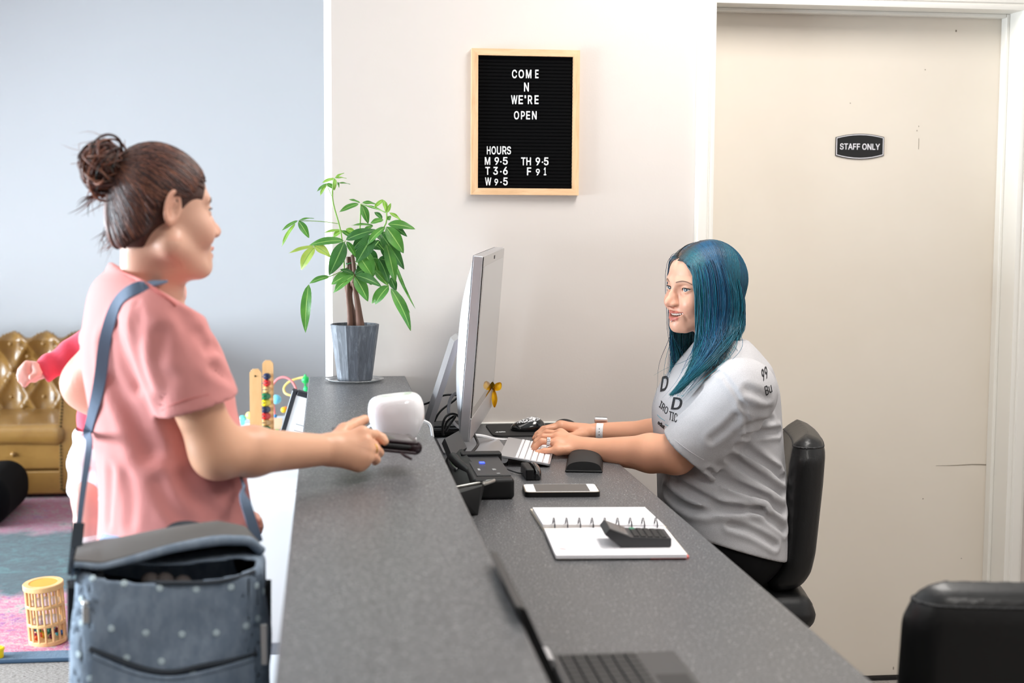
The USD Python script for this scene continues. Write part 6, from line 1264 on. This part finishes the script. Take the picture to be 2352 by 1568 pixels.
obj('collar', tube(spline(colr + normals_of(a_shirt, colr)*.0005, 24), .0028, 8), M('pink_collar', lin(206, 118, 112), .9), shirtA, True)
hs_ = trace([(372, 942), (400, 928), (440, 915), (480, 906)], a_shirt, 1.9); obj('hem_stitch', tube(spline(hs_ + normals_of(a_shirt, hs_)*.0003, 24), .0007, 5), '/World/Looks/pink_collar', shirtA, True)
pelvis = QA(392, 1330, 2.45)
def a_legs(p):
    d = d_ell(p, pelvis, (.135, .185, .14))
    for s in (-1, 1):
        o = A3(fby, -fbx, 0)*.09*s; hip, kn, an = pelvis + o + A3(0, 0, -.02), A3(pelvis[0]+o[0]+.01, pelvis[1]+o[1], .43), A3(pelvis[0]+o[0]-.02, pelvis[1]+o[1], .08)
        d = smin(d, d_chain(p, [hip, kn, kn+.35*(an-kn), an], [.10, .068, .062, .045], .02), .04)
    return d + .003*np.sin(p[:, 2]*70+p[:, 0]*25)
m_jean = M('pale_jeans', lin(150, 162, 186), .85, bump=(600, .3, .001), var=(18, lin(128, 142, 170), .4, .7), stretch=(1, 1, .4))
obj('jeans', polygonise(a_legs, (-.50, 2.12, .05), (-.05, 2.78, 1.06), .009), m_jean, sa_, True)
for s in (-1, 1):
    o = A3(fby, -fbx, 0)*.09*s; c = A3(pelvis[0]+o[0]-.02, pelvis[1]+o[1], 0); f_ = A3(fbx, fby, 0)
    obj('shoe', polygonise(lambda p: smax(smin(d_ell(p, c+A3(0, 0, .05), (.05, .048, .055)), d_cap(p, c+f_*.02+A3(0, 0, .03), c+f_*.14+A3(0, 0, .028), .042, .036), .03), -(p[:, 2]-.002), .004), c-A3(.12, .12, .01), c+A3(.24, .2, .13), .008), m_wht, sa_, True)
# hair
def a_cap(p):
    q = to_head(p, AC, AR); d = smin(d_ell(q, (0, -.013+.5*CRA, .029), (.0750, .0945-CRA, .0825)), d_ell(q, (0, .024, .026), (.0655, .062, .0655)), .02)
    d = smin(d, d_ell(q, (0, -.034, -.025), (.054, .042, .05)), .03)
    ax_ = np.abs(q[:, 0]); d = smax(d, -d_ell(q, (0, .090, -.045), (.085, .062, .110)), .006)                 # the face
    d = smax(d, -d_ell(np.stack([ax_, q[:, 1], q[:, 2]], 1), (.085, .050, -.050), (.060, .052, .072)), .006); d = smax(d, -d_ell(np.stack([ax_, q[:, 1], q[:, 2]], 1), (.080, -.002, -.080), (.060, .056, .064)), .006)             # in front of and under the ears
    return smax(d, -d_ell(q, (0, -.030, -.137), (.09, .085, .085)), .006)
HB = [lin(92, 52, 40), lin(122, 72, 54), lin(70, 38, 32), lin(140, 88, 66), lin(58, 32, 28), lin(104, 62, 48)]
cmA = polygonise(a_cap, AC-A3(.14, .14, .14), AC+A3(.14, .14, .14), .004); root_c = np.array(lin(62, 38, 32))
obj('hair_cap', cmA, m_hair, sa_, True, tint=np.tile(np.array(lin(72, 42, 34)), (len(cmA.vertices), 1)))
cap_b = a_cap
tie = QA(276, 386, 2.405); curves = []; rh = random.Random(9)
for i in range(1000):
    th = rh.uniform(-1, 1); side = 1 if th > 0 else -1; a = abs(th)
    # hairline from the forehead's middle over the temple, round the ear to the nape
    hl = spline([(.006, .078, .070), (.036, .068, .060), (.058, .046, .042), (.0680, .022, .020), (.073, .004, .022), (.074, -.020, .012), (.066, -.040, -.030), (.046, -.052, -.044), (.012, -.060, -.052)], 60)[min(59, int(a*59.9))]
    p0 = ah((hl[0]*side, hl[1], hl[2])); e = QA(274, 386, 2.40) + A3(rh.gauss(.004, .008), rh.gauss(0, .008), rh.gauss(0, .010)); md = .5*(p0+e); out = unit(md - ah((0, -.012, .02))); md = md + out*.004
    q = np.array([p0, p0*.6+md*.4+out*.002, md, md*.45+e*.55+out*.001, e]); q[1:4] += np.array([[rh.gauss(0, .003) for _ in range(3)] for _ in range(3)])
    curves.append((spline(q, 20), rh.uniform(.0009, .0020), np.array(rh.choice(HB))*rh.uniform(.55, 1.1), .0))
lock_group('hair_lock', curves, sa_)
bunc = QA(240, 382, 2.40); curves = []
for i in range(520):
    a0 = rh.uniform(0, 6.28); tilt = rh.gauss(0, .7); r1 = rh.uniform(.010, .032); n = unit(A3(.5 + rh.gauss(0, .35), -.3 + rh.gauss(0, .5), rh.gauss(.1, .5))); u_ = unit(np.cross(n, A3(.2, .3, 1))); v_ = np.cross(n, u_); c = bunc + A3(rh.gauss(0, .006), rh.gauss(0, .010), rh.gauss(-.002, .008)); sp = rh.uniform(2.4, 5.0)
    q = [c + (u_*math.cos(a0+t*sp) + v_*math.sin(a0+t*sp)*1.05)*r1*(1 + .12*math.sin(2*t)) + n*(t-.5)*.016 for t in np.linspace(0, 1, 16)]
    q = np.array([p*A3(1, 1, 1) for p in q]); curves.append((q, rh.uniform(.0012, .0026), np.array(rh.choice(HB))*rh.uniform(.8, 1.35), 0))
_c = cap_b; cap_b = lambda p: np.full(len(p), 1.0, np.float32)
curves.append((spline([bunc, bunc+A3(.03, 0, -.02), tie], 10), .02, np.array(HB[2]), 0))
lock_group('hair_bun', curves, sa_)
curves = []
for i in range(34):      # loose ends under the bun and at the nape
    p0 = QA(rh.uniform(212, 262), rh.uniform(425, 445), 2.41); d = A3(rh.gauss(-.012, .02), rh.gauss(0, .012), rh.uniform(-.04, -.012)); curves.append((spline([QA(245, 425, 2.41), p0, p0 + d*.6 + A3(rh.gauss(0, .006), 0, 0), p0 + d], 12), rh.uniform(.0006, .0016), np.array(rh.choice(HB))*1.2, 0))
for i in range(26):
    p0 = QA(rh.uniform(262, 285), rh.uniform(500, 545), 2.42); curves.append((spline([p0, p0 + A3(rh.gauss(-.012, .006), 0, -.012), p0 + A3(rh.gauss(-.02, .012), rh.gauss(0, .01), rh.uniform(-.05, -.015))], 12), rh.uniform(.0003, .0008), np.array(rh.choice(HB))*1.3, 0))
for i in range(14):
    a = rh.uniform(0, 3.1); p0 = bunc + A3(.045*math.cos(a), 0, .045*math.sin(a)); curves.append((spline([p0, p0 + A3(rh.gauss(0, .01), 0, rh.gauss(.004, .006)), p0 + A3(rh.gauss(0, .018), 0, rh.gauss(.004, .01))], 10), .0004, np.array(HB[3])*1.2, 0))
lock_group('loose_hair', curves, sa_)
obj('hair_tie', tube([QA(275, 385, 2.41) + A3(.012*math.cos(a), .014*math.sin(a), .016*math.sin(a)) for a in np.linspace(0, 6.28, 20, endpoint=False)], .003, 8, True), m_black, sa_, True)
rA = FA[2][0] + .62*(FA[2][1]-FA[2][0]); dA_ = unit(FA[2][1]-FA[2][0]); e1 = unit(np.cross(dA_, [0, 0, 1.0])); e2 = np.cross(dA_, e1)
rgA = thing('finger_ring', 'thin gold ring on the standing person\'s reaching hand', 'ring', rA)
obj('band', tube([rA + (e1*math.cos(a)+e2*math.sin(a))*.0102 for a in np.linspace(0, 6.283, 26, endpoint=False)], .0014, 8, True), M('gold', lin(214, 170, 90), .2, 1.0), rgA, True)

# wallet in her hand
m_wal = M('dark_maroon_leather', lin(40, 14, 24), .38, coat=.15, bump=(200, .1)); wl_ = thing('wallet', 'dark maroon glossy wallet held in the standing person\'s hand', 'wallet', QA(870, 1010, 2.590))
wo = QA(862, 1012, 2.595); wm4 = frame_of(wo, (1, .10, -.13), (.10, .02, 1)); wp = lambda m: moved(m, wm4)
obj('cover', wp(rbox((-.075, -.045, .005), (.072, .05, .0115), .003)), m_wal, wl_); obj('cover', wp(rbox((-.075, -.045, -.0125), (.070, .05, -.006), .003)), m_wal, wl_)
ed = tube([(.066, -.044, .0), (.066, .049, .0)], .0125, 16); obj('spine', wp(ed), m_wal, wl_, True); obj('pages', wp(box((-.07, -.040, -.006), (.066, .045, .006), .001)), m_black, wl_)
obj('zip_band', wp(box((-.02, -.0465, -.0015), (.058, -.0425, .0035), .0008)), m_grey, wl_)
zp_ = [QA(921, 1040, 2.550), QA(930, 1046, 2.545), QA(946, 1054, 2.540)]; obj('zip_pull', cat(tube(zp_, [.0018, .0028, .0026], 8)), m_wal, wl_)

# ------------------------------------------------------------------ bag on her hip
m_bag = M('grey_blue_canvas', lin(122, 137, 154), .85, bump=(700, .5, .002), var=(60, lin(142, 156, 172), .4, .65), stretch=(1, 1, .5)); m_bagd = M('bag_lining', lin(10, 10, 13), .8); m_trim = M('dark_grey_webbing', lin(52, 58, 66), .8, bump=(500, .3, .001)); m_dot = M('white_dot_print', lin(196, 212, 218), .8); m_zip = M('pale_metal', lin(214, 214, 214), .3, .8); m_strap = M('blue_grey_strap', lin(92, 108, 130), .8, bump=(700, .3, .001)); m_lid = M('taupe_canvas', lin(104, 102, 100), .85, bump=(700, .4, .002))
YB_ = 2.07
bgx = thing('shoulder_bag', 'grey-blue shoulder bag with white dots hanging open at the standing person\'s hip', 'bag', QA(385, 1500, YB_))
bl, br_ = QA(150, 1450, YB_+.02)[0], QA(618, 1450, YB_+.02)[0]; bt = QA(385, 1312, YB_)[2]; bcx = (bl+br_)/2; bhw = (br_-bl)/2; bbz = bt - .33
def bag_f(p):
    q = p - np.array([bcx, YB_+.075, (bt+bbz)/2], np.float32); t = np.clip((p[:, 2]-bbz)/(bt-bbz), 0, 1); w = bhw*(1.04 - .10*t)
    dq = np.stack([np.abs(q[:, 0]) - (w-.045), np.abs(q[:, 1]) - (.075-.045+.012*(1-t)), np.abs(q[:, 2]) - ((bt-bbz)/2-.02)], 1); dq[:, 2] -= 0
    dd = np.sqrt((np.maximum(dq[:, :2], 0)**2).sum(1)) + np.minimum(dq[:, :2].max(1), 0) - .045; return smax(dd, dq[:, 2]-.02, .02) - .0022*np.sin(p[:, 0]*38+p[:, 2]*21) - .0018*np.sin(p[:, 2]*47 - p[:, 0]*17)
dip = lambda p: .020*(1 - ((p[:, 0]-bcx)/bhw)**2)
def bag_shell(p):
    d = bag_f(p); top_ = p[:, 2] - (bt + .004 - dip(p)*(p[:, 1] < YB_+.06))
    return smax(smax(d, -(d+.005), .002), top_, .003)
obj('body', polygonise(bag_shell, (bl-.03, YB_-.03, bbz-.02), (br_+.03, YB_+.2, bt+.03), .0042), m_bag, bgx, True)
obj('lining', polygonise(lambda p: smax(bag_f(p)+.0055, p[:, 2]-(bt-.075), .002), (bl-.03, YB_-.03, bbz-.02), (br_+.03, YB_+.2, bt), .008), m_bagd, bgx, True)
# lid: hinged at the back, lifted on the right
def lid_pt(s, t):      # s across 0..1 (left to right), t from the hinge (0) to the free edge (1)
    fe = [QA(170, 1284, 2.085), QA(235, 1290, 2.09), QA(300, 1274, 2.10), QA(400, 1246, 2.115), QA(500, 1229, 2.13), QA(570, 1230, 2.14), QA(601, 1254, 2.16)]
    hg = [QA(178, 1250, 2.20), QA(235, 1238, 2.215), QA(300, 1233, 2.22), QA(400, 1222, 2.22), QA(500, 1206, 2.22), QA(560, 1212, 2.215), QA(592, 1238, 2.20)]
    f = lambda L: np.array([np.interp(s, np.linspace(0, 1, 7), np.array(L)[:, k]) for k in range(3)])
    return f(hg)*(1-t) + f(fe)*t + A3(0, 0, .016*math.sin(math.pi*t)*math.sin(math.pi*min(1, max(0, s))))
g = np.array([[lid_pt(s, t) for t in np.linspace(0, 1, 12)] for s in np.linspace(0, 1, 40)]); top = grid_mesh(g); und = grid_mesh(g - A3(0, 0, .008), True)
lidm = cat(top, und, ribbon(g[:, -1] - A3(0, 0, .004), A3(0, -1, .2), .008, .002)); obj('lid', lidm, m_lid, bgx, True)
obj('lid_trim', tube(spline([lid_pt(s, 1) - A3(0, 0, .007) for s in np.linspace(0, 1, 14)], 50), np.interp(np.linspace(0, 1, 50), [0, .3, .7, 1], [.004, .006, .008, .007]), 10), m_bag, bgx, True)
obj('lid_lining', grid_mesh(np.array([[lid_pt(s, t) - A3(0, -.002, .010+.004*t) for t in np.linspace(.05, .97, 8)] for s in np.linspace(.25, .99, 24)]), True), m_bagd, bgx, True)
obj('back_wall', grid_mesh(np.array([[lid_pt(s, 0)*A3(1, 1, 0) + A3(0, .002, lid_pt(s, 0)[2]*(1-t) + (bt-.08)*t) for t in np.linspace(0, 1, 6)] for s in np.linspace(0, 1, 24)])), m_bagd, bgx, True)
obj('side_gusset', grid_mesh(np.array([[A3(lid_pt(0, t)[0]-.004, lid_pt(0, t)[1], lid_pt(0, t)[2]*(1-k)+(bt-.02)*k) for t in np.linspace(0, 1, 6)] for k in np.linspace(0, 1, 6)])), m_bag, bgx, True)
obj('side_gusset', grid_mesh(np.array([[A3(lid_pt(1, t)[0], lid_pt(1, t)[1], lid_pt(1, t)[2]*(1-k)+(bt-.02)*k) for t in np.linspace(0, 1, 6)] for k in np.linspace(0, 1, 6)])), m_bagd, bgx, True)
hd = [QA(325, 1262, 2.17), QA(372, 1235, 2.17), QA(395, 1212, 2.175), QA(430, 1204, 2.18), QA(470, 1212, 2.185), QA(505, 1226, 2.19)]; hd[0] = QA(300, 1272, 2.16)
obj('handle', ribbon(spline(hd, 30), A3(.1, -.5, .8), .012, .004), m_trim, bgx)
fr_uv = lambda L, t0=1.6: trace(L, bag_shell, t0)
top_l = fr_uv([(238, 1322), (300, 1332), (370, 1338), (440, 1338), (520, 1332), (585, 1312)]); obj('piping', tube(spline(top_l + A3(0, -.001, 0), 40), .0032, 8), m_trim, bgx, True)
dots = [(212, 1327), (285, 1339), (367, 1350), (451, 1353), (531, 1348), (590, 1345), (187, 1430), (256, 1443), (335, 1453), (418, 1456), (497, 1453), (566, 1437), (593, 1420), (291, 1510), (371, 1518), (281, 1535), (443, 1545), (563, 1522), (207, 1558), (180, 1502), (504, 1566), (606, 1358), (186, 1375)]
for u, v in dots:
    c = fr_uv([(u, v)])[0]; n = normals_of(bag_shell, [c])[0]; obj('dot', moved(lathe([(0, .0006), (.0044, .0006), (.0048, .0001), (.0048, -.002)], 16), frame_of(c, np.cross(n, A3(0, 0, 1)), n)), m_dot, bgx, True)
fl = fr_uv([(205, 1490), (260, 1510), (330, 1535), (395, 1543), (460, 1530), (540, 1515), (590, 1500)]); obj('pocket_flap_edge', tube(spline(fl + A3(0, -.001, 0), 40), .0042, 8), m_trim, bgx, True)
pk = fr_uv([(215, 1500), (330, 1545), (395, 1552), (470, 1540), (585, 1508)]); pk2 = fr_uv([(208, 1567), (330, 1567), (395, 1567), (470, 1567), (590, 1567)])
P1, P2_ = spline(pk + A3(0, -.009, 0), 24), spline(np.vstack([pk2]) + A3(0, -.012, -.09), 24); P3 = P2_*A3(1, 1, 0) + A3(0, .004, 0) + P2_*A3(0, 0, 1)
obj('front_pocket', cat(grid_mesh(np.stack([P1, P1*.5+P2_*.5+A3(0, -.008, 0), P2_], 1)), ribbon(P1, A3(0, -1, 0), .006, .003)), m_bag, bgx, True)
for (u, v, h_) in [(232, 1306, .016), (198, 1385, .024)]:
    c = fr_uv([(u, v+6)])[0] + A3(0, -.004, 0); obj('zip_pull', cat(rbox(c-A3(.005, .002, h_), c+A3(.005, .002, 0), .002), ball(c+A3(0, -.001, .005), .0055, 1)), m_zip, bgx)
c0 = fr_uv([(605, 1478)])[0]; obj('side_buckle', rbox(c0-A3(.004, .006, .03), c0+A3(.006, .002, .03), .002), m_zip, bgx)
for s_, uu in ((-1, 166), (1, 603)):
    pts = [QA(uu + s_*2, v, YB_+.08) for v in (1340, 1380, 1420, 1460)]; obj('side_pocket', ribbon(spline(pts, 16), A3(s_, -.2, 0), .05, .012), m_bagd, bgx)
for k, (u, v) in enumerate([(345, 1322), (378, 1322), (420, 1328)]): obj('bag_content', ball(QA(u, v+14, YB_+.06), .014, 2), M('bag_content_grey', lin(90, 82, 80), .8) if k == 0 else '/World/Looks/bag_content_grey', bgx, True)
st1 = [(352, 657), (318, 668), (290, 684), (264, 722), (246, 790), (236, 860), (222, 940), (212, 985)]
sp1 = trace(st1, a_shirt, 1.9); n1 = normals_of(a_shirt, sp1); tail = np.array([QA(203, 1040, 2.26), QA(193, 1110, 2.22), QA(184, 1180, 2.20), QA(178, 1245, 2.19)])
front_over = trace([(352, 657), (360, 658), (368, 660)], a_shirt, 1.9)
sp = spline(np.vstack([front_over[1:][::-1] + A3(0, 0, .006), sp1 + n1*.006, tail]), 70); nn = np.vstack([np.tile(unit(A3(0, -.3, 1)), (14, 1)), np.tile(unit(A3(-.15, -1, .4)), (56, 1))])
obj('strap', ribbon(sp, nn, np.interp(np.linspace(0, 1, 70), [0, .55, .72, 1], [.0195, .0195, .012, .007]), .003), m_strap, bgx)
obj('strap_tail', ribbon(spline([QA(181, 1200, 2.19), QA(176, 1250, 2.185), QA(168, 1320, 2.17)], 12), A3(-.2, -1, 0), .016, .006), m_trim, bgx)
s2 = np.array([QA(555, 1100, 2.36), QA(559, 1125, 2.28), QA(566, 1160, 2.20), QA(580, 1205, 2.195), QA(592, 1245, 2.195)]); obj('strap', ribbon(spline(s2, 20), A3(.4, -1, 0), .016, .003), m_strap, bgx)

# ------------------------------------------------------------------ baby on her far hip
by = thing('person', 'baby in a red sleeve carried on the standing person\'s far hip', 'person', QA(290, 950, 2.78))
SKY = np.array(lin(236, 180, 168))
def baby(p):
    hc_ = QA(345, 672, 2.80)
    d = d_ell(p, hc_, (.064, .060, .066)); d = smin(d, d_ell(p, QA(408, 672, 2.785), (.016, .02, .022)), .012); d = smin(d, d_ell(p, QA(419, 657, 2.785), (.004, .005, .005)), .004)
    d = smin(d, d_cap(p, hc_, QA(310, 800, 2.80), .035, .045), .02); d = smin(d, d_cap(p, QA(310, 800, 2.80), QA(285, 1030, 2.80), .07, .08), .03)
    d = smin(d, d_chain(p, [QA(270, 770, 2.80), QA(190, 803, 2.79), QA(92, 852, 2.77)], [.028, .024, .016], .01), .02)
    d = smin(d, d_ell(p, QA(72, 852, 2.765), (.017, .015, .019)), .008)
    for k, (u0, v0, u1, v1) in enumerate([(62, 838, 47, 850), (60, 848, 44, 862), (60, 860, 47, 873), (66, 870, 56, 883)]): d = smin(d, d_chain(p, [QA(u0+12, v0, 2.765), QA(u0, v0-2, 2.752), QA(u1, v1, 2.755)], [.0072, .0072, .0062], .002), .0025)
    d = smin(d, d_chain(p, [QA(80, 838, 2.752), QA(88, 856, 2.742), QA(72, 866, 2.738)], [.0075, .0072, .0062], .002), .003)
    for dy in (0.0, .10): d = smin(d, d_chain(p, [QA(262, 1070, 2.74+dy), QA(214, 1140, 2.70+dy), QA(208, 1212, 2.69+dy), QA(212, 1250, 2.68+dy), QA(240, 1262, 2.67+dy)], [.052, .038, .029, .022, .018], .012), .02)
    return d
bm_ = polygonise(baby, QA(30, 1300, 2.60)*A3(1, 0, 1) + A3(-.02, 2.60, -.03), QA(430, 590, 2.9)*A3(1, 0, 1) + A3(.02, 2.98, .03), .0042)
obj('body', bm_, m_skin, by, True, tint=np.tile(SKY, (len(bm_.vertices), 1)))
m_red = M('coral_red_knit', lin(232, 74, 98), .9, sheen=.2, bump=(300, .3, .002)); m_flor = K('white_floral_cotton', {'t': ('texture_coordinate', {}), 'v': ('voronoi_texture', {'scale': 26.0}), 'r': ('rgb_ramp', {'ramp': [(0, lin(206, 60, 80)), (.13, lin(220, 110, 125)), (.2, lin(236, 200, 206)), (.27, lin(238, 236, 244)), (1, lin(238, 236, 244))]}), 'p': ('principled_bsdf', {'roughness': .9})}, [('t.object', 'v.vector'), ('v.distance', 'r.fac'), ('r.color', 'p.base_color')])
def b_slv(p):
    d = smin(d_chain(p, [QA(280, 765, 2.80), QA(185, 805, 2.79), QA(99, 851, 2.772)], [.036, .0305, .0225], .01), d_cap(p, QA(300, 790, 2.80), QA(285, 960, 2.80), .078, .085), .03)
    ax_ = unit(QA(99, 851, 2.772)-QA(185, 805, 2.79)); t = (p - QA(99, 851, 2.772).astype(np.float32)) @ ax_.astype(np.float32)
    return smax(d + .0022*np.sin(t*190 + p[:, 2]*60)*np.exp(-(t/.10)**2), t - .004, .003)
obj('sleeve', polygonise(b_slv, QA(60, 1060, 2.66)*A3(1, 0, 1)+A3(0, 2.66, 0), QA(420, 700, 2.92)*A3(1, 0, 1)+A3(0, 2.94, 0), .004), m_red, by, True)
def b_skirt(p):
    c = QA(262, 1085, 2.77); q = p - c.astype(np.float32); d = smax(smin(d_ell(p, c, (.085, .10, .12)), d_ell(p, QA(225, 1095, 2.72), (.042, .05, .082)), .03), -(p[:, 2]-QA(200, 1168, 2.72)[2]), .005)
    return d - .0045*np.sin((p[:, 2])*125 + 1.5*np.sin(p[:, 0]*30)) - .003*np.sin(p[:, 0]*90)
obj('bloomers', polygonise(b_skirt, QA(130, 1200, 2.60)*A3(1, 0, 1)+A3(0, 2.60, 0), QA(390, 960, 2.92)*A3(1, 0, 1)+A3(0, 2.92, 0), .004), m_flor, by, True)
obj('baby_hair', polygonise(lambda p: smax(d_ell(p, QA(343, 660, 2.805), (.067, .063, .064)), (p[:, 0]-QA(392, 660, 2.8)[0]) - .5*(p[:, 2]-QA(392, 640, 2.8)[2]), .006), QA(230, 800, 2.72)*A3(1, 0, 1)+A3(0, 2.70, 0), QA(440, 560, 2.9)*A3(1, 0, 1)+A3(0, 2.92, 0), .005), M('baby_hair_brown', lin(110, 80, 60), .7, bump=(300, .5)), by, True)
obj('mouth', trimesh.creation.icosphere(2, 1.0).apply_transform(np.diag([.005, .006, .0065, 1])).apply_translation(QA(411, 643, 2.762)), M('baby_lips', lin(120, 66, 62), .5), by, True)
obj('sock', polygonise(lambda p: d_chain(p, [QA(211, 1232, 2.685), QA(212, 1250, 2.68), QA(242, 1263, 2.668)], [.0265, .0262, .021], .01), QA(170, 1300, 2.6)*A3(1, 0, 1)+A3(0, 2.60, 0), QA(280, 1200, 2.75)*A3(1, 0, 1)+A3(0, 2.75, 0), .004), M('white_sock', lin(236, 232, 234), .9), by, True)
